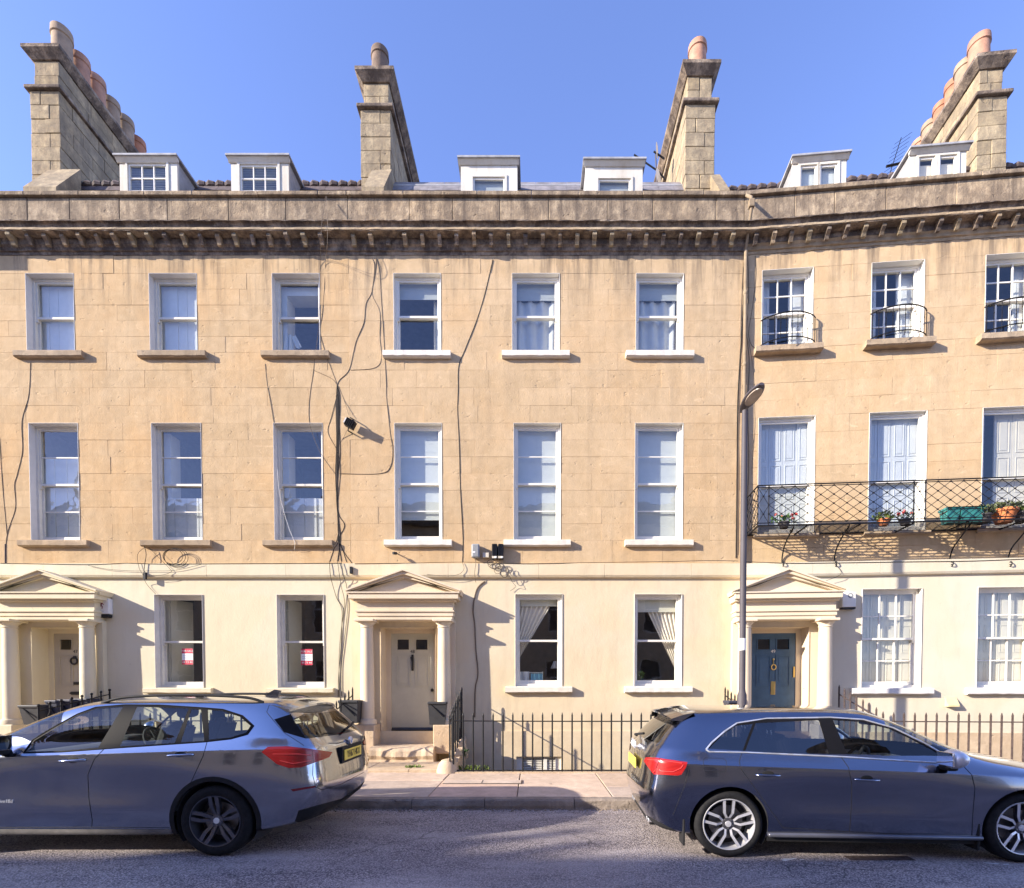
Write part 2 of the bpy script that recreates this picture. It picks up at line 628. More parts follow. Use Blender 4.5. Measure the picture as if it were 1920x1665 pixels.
def make_window(H, u0, u1, z0, z1, bars_v=0, bars_h=0, frame=WHITE, reveal=OFFWHITE, sill=SILL, gl=GLASS, meet=0.5,
                sill_ov=0.2, sill_h=0.13, sill_p=0.10, room=ROOM, rd=0.12, sillon=True, room_h=None, stile=0.045):
    """double-hung sash window set into an opening; returns dict of its bounds"""
    W = MB().ring(u0 + .004, u1 - .004, z0 + .004, z1 - .004, .045, .045, .05, .05, rd, rd + .12).build('window', frame, H.o)
    # painted reveal, a thin skin on the stone
    m = MB()
    m.box(u0 - .001, u0 + .004, -0.016, rd, z0, z1)
    m.box(u1 - .004, u1 + .001, -0.016, rd, z0, z1)
    m.box(u0 + .004, u1 - .004, -0.016, rd, z1 - .004, z1 + .001)
    m.build('reveal', reveal, W)
    a, b, c, e = u0 + .045, u1 - .045, z0 + .05, z1 - .05
    zm = c + (e - c) * meet
    for (s0, s1, d0, nm) in ((zm - .02, e, rd + .018, 'upper_sash'), (c, zm + .02, rd + .062, 'lower_sash')):
        wb = .075 if nm == 'lower_sash' else .04
        wt = .04
        m = MB().ring(a, b, s0, s1, stile, stile, wb, wt, d0, d0 + .04)
        xs = [a + stile + (b - a - 2 * stile) * i / (bars_v + 1) for i in range(bars_v + 2)]
        zs = [s0 + wb + (s1 - s0 - wb - wt) * i / (bars_h + 1) for i in range(bars_h + 2)]
        for x in xs[1:-1]:
            m.box(x - .011, x + .011, d0 + .004, d0 + .032, s0 + wb, s1 - wt)
        for z in zs[1:-1]:
            m.box(a + stile, b - stile, d0 + .006, d0 + .030, z - .011, z + .011)
        if nm == 'upper_sash':      # sash horns
            m.box(a + .002, a + .04, d0 + .002, d0 + .038, s0 - .06, s0)
            m.box(b - .04, b - .002, d0 + .002, d0 + .038, s0 - .06, s0)
        m.build(nm, frame, W)
        for i in range(len(xs) - 1):
            for k in range(len(zs) - 1):
                t = [random.uniform(-.0012, .0012) for _ in range(4)]
                y = d0 + .018
                MB().quad((xs[i], y + t[0], zs[k]), (xs[i + 1], y + t[1], zs[k]), (xs[i + 1], y + t[2], zs[k + 1]), (xs[i], y + t[3], zs[k + 1])).build('pane', gl, W)
    if sillon:
        m = MB()
        n = 14
        x0, x1 = u0 - sill_ov, u1 + sill_ov
        # weathered front edge: slightly uneven lower arris
        top = [(x0 + (x1 - x0) * i / n) for i in range(n + 1)]
        for i in range(n):
            q = [random.uniform(-.006, .004) for _ in range(4)]
            m.box(top[i], top[i + 1], -sill_p, (0.0 if top[i] < u0 - .02 or top[i + 1] > u1 + .02 else rd + .02), z0 - sill_h, z0 - .001)
        # weld by remaking as one strip with jitter
        m = MB()
        rows = []
        for i in range(n + 1):
            q = random.uniform(-.007, .003)
            q2 = random.uniform(-.004, .004)
            rows.append([(top[i], -.001, z0 - .002), (top[i], -sill_p + .006, z0 - .010), (top[i], -sill_p + q2, z0 - .02), (top[i], -sill_p + q2 * .5, z0 - sill_h + .02 + q),
                         (top[i], -sill_p + .03, z0 - sill_h + q), (top[i], -.001, z0 - sill_h)])
        for i in range(n):
            for k in range(5):
                m.quad(rows[i][k], rows[i + 1][k], rows[i + 1][k + 1], rows[i][k + 1])
        for r_ in (rows[0], rows[-1]):
            m.add(r_, [tuple(range(6))])
        m.box(u0 + .002, u1 - .002, -.004, rd + .06, z0 - .05, z0 + .004)
        m.build('sill', sill, W)
    # the room behind
    g = 0.6
    rz0, rz1 = (z0 - .7, z1 + .35)
    m = MB()
    m.quad((u0 - g, 2.6, rz0), (u1 + g, 2.6, rz0), (u1 + g, 2.6, rz1), (u0 - g, 2.6, rz1))
    m.quad((u0 - g, .33, rz0), (u0 - g, 2.6, rz0), (u0 - g, 2.6, rz1), (u0 - g, .33, rz1))
    m.quad((u1 + g, .33, rz0), (u1 + g, 2.6, rz0), (u1 + g, 2.6, rz1), (u1 + g, .33, rz1))
    m.quad((u0 - g, .33, rz1), (u1 + g, .33, rz1), (u1 + g, 2.6, rz1), (u0 - g, 2.6, rz1))
    m.quad((u0 - g, .33, rz0), (u1 + g, .33, rz0), (u1 + g, 2.6, rz0), (u0 - g, 2.6, rz0))
    for (x0, x1, a0, a1) in ((u0 - g, u0, rz0, rz1), (u1, u1 + g, rz0, rz1), (u0, u1, rz0, z0), (u0, u1, z1, rz1)):
        m.quad((x0, .33, a0), (x1, .33, a0), (x1, .33, a1), (x0, .33, a1))
    m.build('room_wall', room, W)
    return dict(H=H, o=W, u0=a, u1=b, z0=c, z1=e, zm=zm, ou=(u0, u1), oz=(z0, z1))


def wavy(m, x0, x1, z0, z1, y, amp, n, jit=0.0, x0b=None, x1b=None):
    """hanging cloth with folds between x0..x1, from z1 down to z0"""
    N, K = n * 8, 10
    x0b = x0 if x0b is None else x0b
    x1b = x1 if x1b is None else x1b
    base = len(m.v)
    ph = random.uniform(0, 6)
    for k in range(K + 1):
        t = k / K
        for i in range(N + 1):
            s = i / N
            x = (x0 + (x1 - x0) * s) * (1 - t) + (x0b + (x1b - x0b) * s) * t
            m.v.append((x, y + amp * math.sin(s * n * 2 * math.pi + ph + 0.6 * math.sin(t * 2 + s * 5)), z1 + (z0 - z1) * t))
    for k in range(K):
        for i in range(N):
            a = base + k * (N + 1) + i
            m.f.append((a, a + 1, a + N + 2, a + N + 1))
    return m


def shutter_leaf(m, u0, u1, y, z0, z1, panels=()):
    m.box(u0, u1, y, y + .028, z0, z1)
    w = u1 - u0
    for (a, b) in panels:
        zz0, zz1 = z0 + (z1 - z0) * a, z0 + (z1 - z0) * b
        # raised bead frame and fielded panel
        m.ring(u0 + w * .16, u1 - w * .16, zz0, zz1, .014, .014, .014, .014, y - .010, y)
        m.box(u0 + w * .30, u1 - w * .30, y - .007, y, zz0 + .05, zz1 - .05)
    return m


def shutters(w, mat, n, z0=None, z1=None, panels=(), y=0.27, u0=None, u1=None, jit=.012):
    z0 = w['z0'] - .04 if z0 is None else z0
    z1 = w['z1'] + .04 if z1 is None else z1
    a = w['u0'] - .04 if u0 is None else u0
    b = w['u1'] + .04 if u1 is None else u1
    for i in range(n):
        m = MB()
        dy = random.uniform(-jit, jit)
        shutter_leaf(m, a + (b - a) * i / n + .003, a + (b - a) * (i + 1) / n - .003, y + dy, z0, z1, panels)
        m.build('shutter', mat, w['o'])


# ------------------------------------------------------------------ openings in px
WIN = {
    47: dict(top=[(50, 140), (281, 370), (511, 600)], first=[(57, 149), (286, 379), (514, 606)], ground=[(291, 381), (520, 608)]),
    48: dict(top=[(738, 827), (960, 1049), (1192, 1281)], first=[(740, 829), (963, 1051), (1190, 1280)], ground=[(966, 1054), (1189, 1278)]),
    49: dict(top=[(1428, 1524), (1633, 1732), (1846, 1946)], first=[(1421, 1527), (1628, 1736), (1840, 1949)], ground=[(1615, 1727), (1831, 1943)]),
}
PYR = dict(top=587, first=905, ground=1200)
OPS = {}
for num, H in ((47, h47), (48, h48), (49, h49)):
    for row, lst in WIN[num].items():
        for i, (xl, xr) in enumerate(lst):
            py = PYR[row] if num != 49 else {'top': 570, 'first': 880, 'ground': 1195}[row]
            OPS[num, row, i] = (H.loc(xl, py)[0], H.loc(xr, py)[0], *ROWZ[num][row])
# basement window of the middle house
OPS[48, 'base', 0] = (h48.loc(968, 1440)[0], h48.loc(1052, 1440)[0], -1.1, 0.20)
# door openings, (centre u, width)
DOORC = {47: h47.loc(113, 1270, .0)[0], 48: h48.loc(766, 1270, .0)[0], 49: h49.loc(1462, 1250, .0)[0]}
DOORW = 1.12
DZ0, DZ1 = 0.62, 2.83
for num in (47, 48, 49):
    OPS[num, 'door', 0] = (DOORC[num] - DOORW / 2, DOORC[num] + DOORW / 2, DZ0, DZ1)

RENDERS = {47: RENDER_A, 48: RENDER_B, 49: RENDER_C}
STONES = {47: STONE_A, 48: STONE_B, 49: STONE_B}
for num, H in ((47, h47), (48, h48), (49, h49)):
    up = [o for (n, r, i), o in OPS.items() if n == num and r in ('top', 'first')]
    lo = [o for (n, r, i), o in OPS.items() if n == num and r in ('ground', 'base', 'door')]
    w = wall_sheet(0, H.w, Z_BAND1, 11.35, up).build('wall', MORTAR, H.o)
    rz = ROWZ[num]
    ashlar(H, w, 0, H.w, [Z_BAND1, rz['first'][0], rz['first'][1], rz['top'][0], rz['top'][1], Z_COR], up, STONES[num])
    wall_sheet(0, H.w, 0.72, Z_BAND0, [o for o in lo], 0.0).build('ground_floor_wall', RENDERS[num], H.o) if num != 48 else \
        wall_sheet(0, H.w, 0.72, Z_BAND0, [o for o in lo if o[3] > .7]).build('ground_floor_wall', RENDERS[num], H.o)
    # basement wall, a little proud of the wall above
    lo2 = [(o[0], o[1], o[2], o[3]) for o in lo if o[2] < 0.7 and o[3] < .7]
    bw = wall_sheet(0, H.w, ZB, 0.72, lo2, -0.03)
    bw.quad((0, -.03, .72), (H.w, -.03, .72), (H.w, 0, .72), (0, 0, .72))
    bw.build('basement_wall', RENDERS[num] if num != 49 else STEP, H.o)
    # side walls and back so that the house is a solid
    b = MB()
    b.box(0.001, 0.25, .05, 8, ZB, 11.3)
    b.box(H.w - .25, H.w - .001, .05, 8, ZB, 11.3)
    b.box(.25, H.w - .25, 7.75, 8, ZB, 11.3)
    b.build('party_wall', MORTAR, H.o)
    # string band between ground and first floor, broken into long stones
    x = 0.0
    while x < H.w - .01:
        L = min(random.uniform(1.2, 2.2), H.w - x)
        if H.w - x - L < .5:
            L = H.w - x
        m = MB()
        n = max(2, int(L / .2))
        prof = []
        for i in range(n + 1):
            u = x + .002 + (L - .004) * i / n
            q = random.uniform(-.004, .004)
            prof.append([(u, 0, Z_BAND1 + .02), (u, -.075, Z_BAND1 - .002 + q), (u, -.075, Z_BAND0 + .06 + q), (u, -.055, Z_BAND0 + .02), (u, 0, Z_BAND0)])
        for i in range(n):
            for k in range(4):
                m.quad(prof[i][k], prof[i + 1][k], prof[i + 1][k + 1], prof[i][k + 1])
        m.add(prof[0], [(0, 1, 2, 3, 4)])
        m.add(prof[-1], [(0, 1, 2, 3, 4)])
        m.build('band_stone', RENDERS[num], H.o)
        x += L

# ------------------------------------------------------------------ cornice and parapet
PC = 0.30
for num, H in ((47, h47), (48, h48), (49, h49)):
    xr = 650 if num != 49 else 1500
    dy = 0 if num != 49 else 0
    zs = h48.loc(650, 431, -PC)[1]
    ztop = h48.loc(650, 412, -.35)[1]
    prof_soot = [(-.10, zs - .10), (-.115, zs - .02), (-.115, zs), (-PC + .01, zs), (-PC + .012, zs + .012)]
    prof_fil = [(-PC + .012, zs + .012), (-PC, zs + .012), (-PC, zs + .05), (-PC + .03, zs + .06)]
    prof_cy = [(-PC + .03, zs + .06), (-PC + .02, zs + .10), (-PC - .02, zs + .15), (-PC - .05, ztop - .015), (-PC - .05, ztop), (0.0, ztop + .06)]
    prof_bed = [(0, Z_COR), (-.02, Z_COR), (-.03, Z_COR + .05), (-.06, Z_COR + .055), (-.065, Z_COR + .11), (-.10, zs - .10)]
    u0, u1 = (-0.0, H.w)
    for nm, prof, mat, jit in (('cornice', prof_soot, CORNICE, .006), ('cornice_fillet', prof_fil, FILLET, .004), ('cornice_moulding', prof_cy, CORNICE, .007), ('bed_moulding', prof_bed, FILLET if num == 49 else CORNICE, .006)):
        n = int(H.w / .11)
        m = MB()
        rows = []
        for i in range(n + 1):
            u = u0 + (u1 - u0) * i / n
            rows.append([(u, p[0] + random.uniform(-jit, jit), p[1] + random.uniform(-jit, jit)) for p in prof])
        for i in range(n):
            for k in range(len(prof) - 1):
                m.quad(rows[i][k], rows[i + 1][k], rows[i + 1][k + 1], rows[i][k + 1])
        m.build(nm, mat, H.o)
    # modillions
    sp = 0.337
    k = int(H.w / sp)
    for i in range(k):
        u = sp * (i + .5)
        g = random.uniform(.8, 1.0)
        if random.random() < .08:
            g = .45
        MB().prism([(-.11, zs - .17), (-.15, zs - .16), (-.18, zs - .11), (-.22 * g - .02, zs - .085), (-.255 * g - .02, zs - .06), (-.255 * g - .02, zs - .002), (-.11, zs - .002)], u - .038 + random.uniform(-.006, .006), u + .038 + random.uniform(-.006, .006), 'x').build('modillion', random.choice([CHIMNEY, CORNICE, PARAPET]), H.o)
    # parapet stones
    for (z0, z1, lmin, lmax) in ((ztop + .03, ztop + .14, .9, 1.6), (ztop + .14, 11.335, .7, 1.3)):
        x = 0.0
        while x < H.w - .01:
            L = min(random.uniform(lmin, lmax), H.w - x)
            if H.w - x - L < .4:
                L = H.w - x
            stone_block(x, x + L, z0, z1, -.022, PARAPET, H.o, gap=.004, ch=.009, name='parapet_stone', y1=.3)
            x += L
    x = 0.0
    while x < H.w - .01:
        L = min(random.uniform(.9, 1.5), H.w - x)
        if H.w - x - L < .4:
            L = H.w - x
        q = random.uniform(-.006, .006)
        MB().cbox(x + .003, x + L - .003, -.085 + q, .36, 11.335, 11.415 + q, .012).build('coping_stone', PARAPET, H.o)
        x += L
    # mansard roof behind the parapet
    ZRB = H.loc(650 if num != 49 else 1650, 349 if num != 49 else 336, 1.24)[1]
    RS = ZRB - 11.15
    m = MB()
    m.quad((0, .40, 11.15), (H.w, .40, 11.15), (H.w, 1.24, ZRB), (0, 1.24, ZRB))
    m.quad((0, 1.24, ZRB), (H.w, 1.24, ZRB), (H.w, 4.6, ZRB + .45), (0, 4.6, ZRB + .45))
    m.quad((0, 4.6, ZRB + .45), (H.w, 4.6, ZRB + .45), (H.w, 8.0, 11.2), (0, 8.0, 11.2))
    rf = m.build('roof', SLATE, H.o)
    m = MB()
    n = 7
    for r_ in range(n):
        t0, t1 = r_ / n, (r_ + 1) / n
        off = .17 * (r_ % 2)
        x = -off
        while x < H.w:
            w_ = .34
            a, b = max(x, 0) + .003, min(x + w_, H.w) - .003
            if b > a:
                lift = .012 + random.uniform(0, .006)
                y0_, z0_ = .40 + .84 * t0, 11.15 + RS * t0
                y1_, z1_ = .40 + .84 * (t1 + .1), 11.15 + RS * (t1 + .1)
                nn = Vector((0, -RS, .84)).normalized()
                p0 = Vector((0, y0_, z0_)) + nn * (lift + .012)
                p1 = Vector((0, y1_, z1_)) + nn * lift * .3
                m.add([(a, p0.y, p0.z), (b, p0.y, p0.z), (b, p1.y, p1.z), (a, p1.y, p1.z), (a, y0_, z0_), (b, y0_, z0_)], [(0, 1, 2, 3), (0, 4, 5, 1)])
            x += w_
    tag(m.build('slates', PANTILE if num != 48 else SLATE, rf), kind='stuff')
    if num != 48:
        m = MB()
        x = 0.0
        while x < H.w - .2:
            m.lathe([(.085, x), (.10, x + .02), (.085, x + .26)], (0, 1.24, ZRB), 8, 'x', R(20), R(160)) if False else m.tube([(x, 1.24, ZRB), (x + .09, 1.22, ZRB + .03), (x + .20, 1.22, ZRB + .02)], .05, 8, taper=[1.0, 1.35, 1.0])
            x += .21
        tag(m.build('ridge_tiles', PANTILE, rf), kind='stuff')
    else:
        MB().tube([(0, 1.24, ZRB), (H.w, 1.24, ZRB)], .035, 8).build('lead_roll', LEAD, rf)


# ------------------------------------------------------------------ dormers
def dormer(H, xl, xr, yt, yb, wins, bars, d=.58, blind=None):
    u0, zt = H.loc(xl, yt, d)
    u1, _ = H.loc(xr, yt, d)
    z0 = 11.3
    n = len(wins)
    D = MB()
    ops = []
    for (a, b, c, e) in wins:
        ua, ze = H.loc(a, c, d)
        ub, zb = H.loc(b, e, d)
        ops.append((ua, ub, max(zb, 11.36), ze))
    # front board with openings
    us = sorted({u0, u1, *[x for o in ops for x in o[:2]]})
    zs = sorted({z0, zt, *[x for o in ops for x in o[2:4]]})
    for i in range(len(us) - 1):
        for k in range(len(zs) - 1):
            cu, cz = (us[i] + us[i + 1]) / 2, (zs[k] + zs[k + 1]) / 2
            if not any(o[0] < cu < o[1] and o[2] < cz < o[3] for o in ops):
                D.box(us[i], us[i + 1], d, d + .06, zs[k], zs[k + 1])
    # architrave round the opening(s)
    for o in ops:
        D.ring(o[0] - .05, o[1] + .05, o[2] - .02, o[3] + .05, .045, .045, .015, .045, d - .018, d)
    dm = D.build('dormer', DORMER_P, H.o)
    for x in (u0 + .005, u1 - .045):
        MB().prism([(d + .06, z0), (d + .06, zt), (2.2, zt), (2.2, z0)], x, x + .04, 'x').build('cheek', LEAD, dm)
    m = MB()
    m.prism([(d - .11, zt + .02), (d - .11, zt + .055), (2.4, zt + .085), (2.4, zt + .02)], u0 - .06, u1 + .06, 'x')
    m.build('dormer_roof', LEAD, dm)
    m = MB()
    m.prism([(d - .08, zt + .018), (d - .02, zt - .05), (d - .002, zt - .05), (d - .002, zt + .018)], u0 - .04, u1 + .04, 'x')
    m.build('eaves_board', DORMER_P, dm)
    for o in ops:
        bv, bh = bars
        m = MB().ring(o[0], o[1], o[2], o[3], .03, .03, .03, .03, d + .01, d + .05)
        xs = [o[0] + .03 + (o[1] - o[0] - .06) * i / (bv + 1) for i in range(bv + 2)]
        zz = [o[2] + .03 + (o[3] - o[2] - .06) * i / (bh + 1) for i in range(bh + 2)]
        for x in xs[1:-1]:
            m.box(x - .01, x + .01, d + .012, d + .045, o[2] + .03, o[3] - .03)
        for z in zz[1:-1]:
            m.box(o[0] + .03, o[1] - .03, d + .014, d + .043, z - .01, z + .01)
        m.build('casement', WHITE, dm)
        for i in range(len(xs) - 1):
            for k in range(len(zz) - 1):
                t = [random.uniform(-.002, .002) for _ in range(4)]
                y = d + .03
                MB().quad((xs[i], y + t[0], zz[k]), (xs[i + 1], y + t[1], zz[k]), (xs[i + 1], y + t[2], zz[k + 1]), (xs[i], y + t[3], zz[k + 1])).build('pane', GLASS, dm)
        if blind:
            m = MB()
            if blind == 'slat':
                nz = int((o[3] - o[2]) / .035)
                for q in range(nz):
                    z = o[2] + (o[3] - o[2]) * (q + .5) / nz
                    m.obox(((o[0] + o[1]) / 2, d + .10, z), ((o[1] - o[0]) / 2, 0, 0), (0, .012, .007), (0, -.0006, .001))
                m.build('blind', BLIND_W, dm)
            elif blind == 'roller':
                m.box(o[0] - .02, o[1] + .02, d + .09, d + .095, o[2] + (o[3] - o[2]) * .25, o[3] + .02)
                m.build('blind', BLIND_W, dm)
            elif blind == 'grey':
                m.box(o[0] - .02, o[1] + .02, d + .09, d + .095, o[2] - .02, o[3] + .02)
                m.build('blind', BLIND_G, dm)
            elif blind == 'tan':
                m.box(o[0] - .02, o[1] + .02, d + .09, d + .095, o[2] - .02, o[3] - .08)
                m.build('blind', CURTAIN_C, dm)
    b = MB()
    b.box(u0 + .05, u1 - .05, 1.1, 1.15, z0, zt)
    b.build('room_wall', ROOM, dm)
    return dm


dormer(h47, 224, 332, 302, 362, [(240, 313, 307, 359)], (2, 1), blind='slat')
dormer(h47, 433, 541, 302, 362, [(450, 521, 309, 359)], (2, 1), blind='slat')
dormer(h48, 864, 970, 306, 366, [(887, 946, 333, 372)], (0, 0), blind='grey')
dormer(h48, 1098, 1205, 309, 368, [(1122, 1182, 336, 374)], (0, 0), blind='grey')
dormer(h49, 1487, 1587, 304, 352, [(1501, 1531, 312, 356), (1538, 1569, 310, 354)], (0, 0), blind='roller')
dormer(h49, 1707, 1812, 288, 336, [(1723, 1752, 296, 340), (1762, 1793, 293, 337)], (0, 0), blind='tan')

# ------------------------------------------------------------------ chimneys
POT_BUFF = simple('buff_clay_pot', (0.29, 0.21, 0.14), 0.8, var=0.25, bump=0.2)
POT_RED = simple('red_clay_pot', (0.36, 0.16, 0.09), 0.8, var=0.3, bump=0.2)
POT_PINK = simple('pinkish_clay_pot', (0.37, 0.20, 0.13), 0.8, var=0.25, bump=0.2)


def chimney(H, xl, xr, ystr, ycap, pots, d=1.0, length=2.6, potr=.195, poth=.68, first=.33):
    u0 = H.loc(xl, 250, d)[0]
    u1 = H.loc(xr, 250, d)[0]
    zs = H.loc((xl + xr) / 2, ystr, d)[1]
    zc = H.loc((xl + xr) / 2, ycap, d)[1]
    base = MB().box(u0 + .10, u1 - .10, d + .10, d + length - .10, 10.8, zc + .05)
    st = base.build('chimney_stack', MORTAR, H.o)

    def courses(a0, a1, y0, y1, z0, z1):
        n = max(1, round((z1 - z0) / .30))
        for c in range(n):
            b0, b1 = z0 + (z1 - z0) * c / n, z0 + (z1 - z0) * (c + 1) / n
            y = y0
            k = 0
            while y < y1 - .01:
                L = (random.uniform(.28, .4) if (c + k) % 2 and k == 0 else random.uniform(.45, .75))
                if y1 - y - L < .25:
                    L = y1 - y
                q = lambda: random.uniform(-.007, .007)
                if k == 0:
                    s = a0 + (a1 - a0) * random.choice([1, 1, .35, .65, .5])
                    segs = [(a0, s), (s, a1)] if s < a1 - .01 else [(a0, a1)]
                else:
                    segs = [(a0, a1)]
                for (p, r_) in segs:
                    MB().cbox(p + q() + .003, r_ - .003 + q(), y + .003 + q(), y + L - .003, b0 + .003, b1 - .003, .012).build('stone_block', CHIMNEY, st)
                y += L
                k += 1
    courses(u0, u1, d, d + length, 11.0, zs)
    i = .055
    MB().cbox(u0 - .07, u1 + .07, d - .07, d + length + .07, zs, zs + .075, .02).build('string_course', CORNICE, st)
    courses(u0 + i, u1 - i, d + i, d + length - i, zs + .075, zc)
    m = MB()
    m.add([(u0 + .03, d + .03, zc), (u1 - .03, d + .03, zc), (u1 - .03, d + length - .03, zc), (u0 + .03, d + length - .03, zc),
           (u0 - .09, d - .09, zc + .13), (u1 + .09, d - .09, zc + .13), (u1 + .09, d + length + .09, zc + .13), (u0 - .09, d + length + .09, zc + .13),
           (u0 - .09, d - .09, zc + .20), (u1 + .09, d - .09, zc + .20), (u1 + .09, d + length + .09, zc + .20), (u0 - .09, d + length + .09, zc + .20)],
          [(0, 1, 5, 4), (1, 2, 6, 5), (2, 3, 7, 6), (3, 0, 4, 7), (4, 5, 9, 8), (5, 6, 10, 9), (6, 7, 11, 10), (7, 4, 8, 11), (8, 9, 10, 11), (0, 1, 2, 3)])
    m.build('chimney_cap', CORNICE, st)
    # haunching under the pots, uneven
    for k in range(int(length / .3)):
        MB().cbox(u0 + random.uniform(0, .05), u1 - random.uniform(0, .05), d + k * .3 + .02, d + k * .3 + .29, zc + .19, zc + .27 + random.uniform(-.02, .03), .03).build('flaunching_stone', CHIMNEY, st)
    n = len(pots)
    for k, (mat, hh) in enumerate(pots):
        y = d + first + (length - first - .3) * k / max(1, n - 1)
        r_ = potr * random.uniform(.95, 1.05)
        h_ = poth * hh
        z = zc + .22
        MB().lathe([(r_ * 1.0, z), (r_ * .93, z + h_ * .7), (r_ * .93, z + h_ * .80), (r_ * 1.04, z + h_ * .82), (r_ * 1.0, z + h_), (r_ * .82, z + h_), (r_ * .80, z + h_ * .6), (.0, z + h_ * .6)],
                   ((u0 + u1) / 2 + random.uniform(-.02, .02), y, 0), 20).build('chimney_pot', mat, st, True)
    return st, u0, u1, zs


POT_DARK = simple('sooty_brown_pot', (0.15, 0.105, 0.075), 0.85, var=0.3, bump=0.3)
B_, R_, K_, D_ = POT_BUFF, POT_RED, POT_PINK, POT_DARK
chimney(h47, 57, 113, 170, 108, [(B_, 1.3), (K_, 1.2), (K_, 1.25), (B_, 1.2), (B_, 1.25), (R_, 1.15)], first=.45, length=2.95)
st2, a2, b2, _ = chimney(h48, 676, 733, 205, 150, [(D_, 1.1), (D_, .75), (B_, .7), (K_, .8)], length=2.6)
st3, a3, b3, _ = chimney(h48, 1285, 1341, 195, 138, [(K_, 1.0)], length=2.5, first=.28)
chimney(h49, 1832, 1888, 181, 124, [(K_, 1.15), (B_, 1.05), (R_, 1.1), (R_, 1.0), (B_, .95), (K_, .9)], first=.4)
# raked weathering stones in front of the stacks
for st_, H, xl, xr, yt, yb in ((st2, h48, 692, 722, 320, 366), (st3, h48, 1338, 1366, 330, 372)):
    u0, zt = H.loc(xl, yt, .8)
    u1, zb = H.loc(xr, yb, .5)
    MB().prism([(.42, 11.2), (.42, zb + .1), (1.02, zt + .25), (1.02, 11.2)], u0, u1, 'x').build('weathering_stone', CHIMNEY, st_)
u0, zt = h47.loc(75, 320, .8)
u1, zb = h47.loc(112, 366, .5)
MB().prism([(.42, 11.2), (.42, zb + .1), (1.02, zt + .25), (1.02, 11.2)], u0, u1, 'x').build('weathering_stone', CHIMNEY, h47.o)
# ================================================================== windows
W = {}
for (num, row, i), o in OPS.items():
    H = {47: h47, 48: h48, 49: h49}[num]
    if row == 'door' or row == 'base':
        continue
    kw = {}
    if num == 47:
        kw = dict(frame=OFFWHITE, reveal=LILAC, sill=SILL)
        if row == 'first':
            kw.update(bars_h=1, gl=GLASS_OLD)
        if row == 'ground':
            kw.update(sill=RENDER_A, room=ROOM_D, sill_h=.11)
    if num == 48:
        kw = dict(frame=WHITE, reveal=WHITE, sill=WSILL, rd=.085)
        if row == 'first':
            kw.update(bars_h=1)
        if row == 'ground':
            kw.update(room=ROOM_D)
    if num == 49:
        kw = dict(frame=WHITE, reveal=WHITE, sill=SILL)
        if row == 'top':
            kw.update(bars_v=2, bars_h=1, gl=GLASS_OLD, sill_ov=.15, sill_p=.16)
        if row == 'first':
            kw.update(bars_h=0, rd=.06, meet=.42, sill_h=.09, sill_ov=.08, sill_p=.06)
        if row == 'ground':
            kw.update(bars_v=2, bars_h=1, sill=LILAC, rd=.10)
    W[num, row, i] = make_window(H, *o, **kw)

# --- white folding shutters of the left house
for i in (0, 1):
    shutters(W[47, 'top', i], SHUTTER_W, 5)
w = W[47, 'first', 0]
shutters(w, SHUTTER_W, 4, z1=w['z0'] + (w['z1'] - w['z0']) * .77)
for i in (1, 2):
    w = W[47, 'first', i]
    shutters(w, SHUTTER_W, 4, z1=w['z0'] + (w['z1'] - w['z0']) * .40)
for i in (0, 1):
    w = W[47, 'ground', i]
    m = MB()          # shutter leaf folded back on the left, seen edge on
    m.obox((w['u0'] + (.16 if i == 0 else .08), .50, (w['z0'] + w['z1']) / 2), (.10 if i == 0 else .05, .20, 0), (-.012, .006, 0), (0, 0, (w['z1'] - w['z0']) / 2))
    m.build('shutter', SHUTTER_C, w['o'])
    m = MB().box(w['u0'] - .02, w['u0'] + (.05 if i == 0 else .02), .27, .33, w['z0'], w['z1'])
    m.build('shutter', SHUTTER_C, w['o'])
# --- right house: panelled shutters
P2 = ((.05, .28), (.32, .62), (.66, .95))
for i in (0, 1):
    shutters(W[49, 'first', i], SHUTTER_W, 4, panels=P2, y=.185)
w = W[49, 'first', 2]
shutters(w, SHUTTER_C, 2, panels=P2, y=.19, u0=w['u0'] + (w['u1'] - w['u0']) * .34)
for i in (0, 1):
    shutters(W[49, 'ground', i], SHUTTER_C, 4, panels=((.05, .3), (.36, .64), (.7, .95)), y=.235)
for i in range(3):
    w = W[49, 'top', i]
    wd = w['u1'] - w['u0']
    shutters(w, SHUTTER_W, 1, panels=((.05, .45), (.52, .95)), y=.30, u0=w['u0'] - .05, u1=w['u0'] + wd * .24)
    shutters(w, SHUTTER_W, 1, panels=((.05, .45), (.52, .95)), y=.30, u0=w['u1'] - wd * (.34 if i < 2 else .2), u1=w['u1'] + .05)


def hung(o, H):
    """give a top-level thing in house coordinates the house's own place"""
    o.matrix_world = H.m
    return o


# --- blinds and curtains (things that hang in the rooms)
def blind(w, mat, label, z0, y=.215, hem=True, z1=None, grp='window blinds'):
    z1 = w['z1'] + .03 if z1 is None else z1
    r = hung(empty('window_blind'), w['H'])
    tag(r, label, 'blind', grp)
    m = MB()
    n = 12
    for k in range(n):
        a, b = z0 + (z1 - z0) * k / n, z0 + (z1 - z0) * (k + 1) / n
        m.quad((w['u0'] - .02, y + random.uniform(-.002, .002), a), (w['u1'] + .02, y + random.uniform(-.002, .002), a), (w['u1'] + .02, y, b), (w['u0'] - .02, y, b))
    m.build('fabric', mat, r)
    if hem:
        MB().box(w['u0'] - .02, w['u1'] + .02, y - .008, y + .004, z0 - .025, z0).build('bottom_bar', mat, r)
    MB().tube([(w['u0'] - .03, y + .03, z1 + .02), (w['u1'] + .03, y + .03, z1 + .02)], .022, 8).build('roller', WHITE, r)


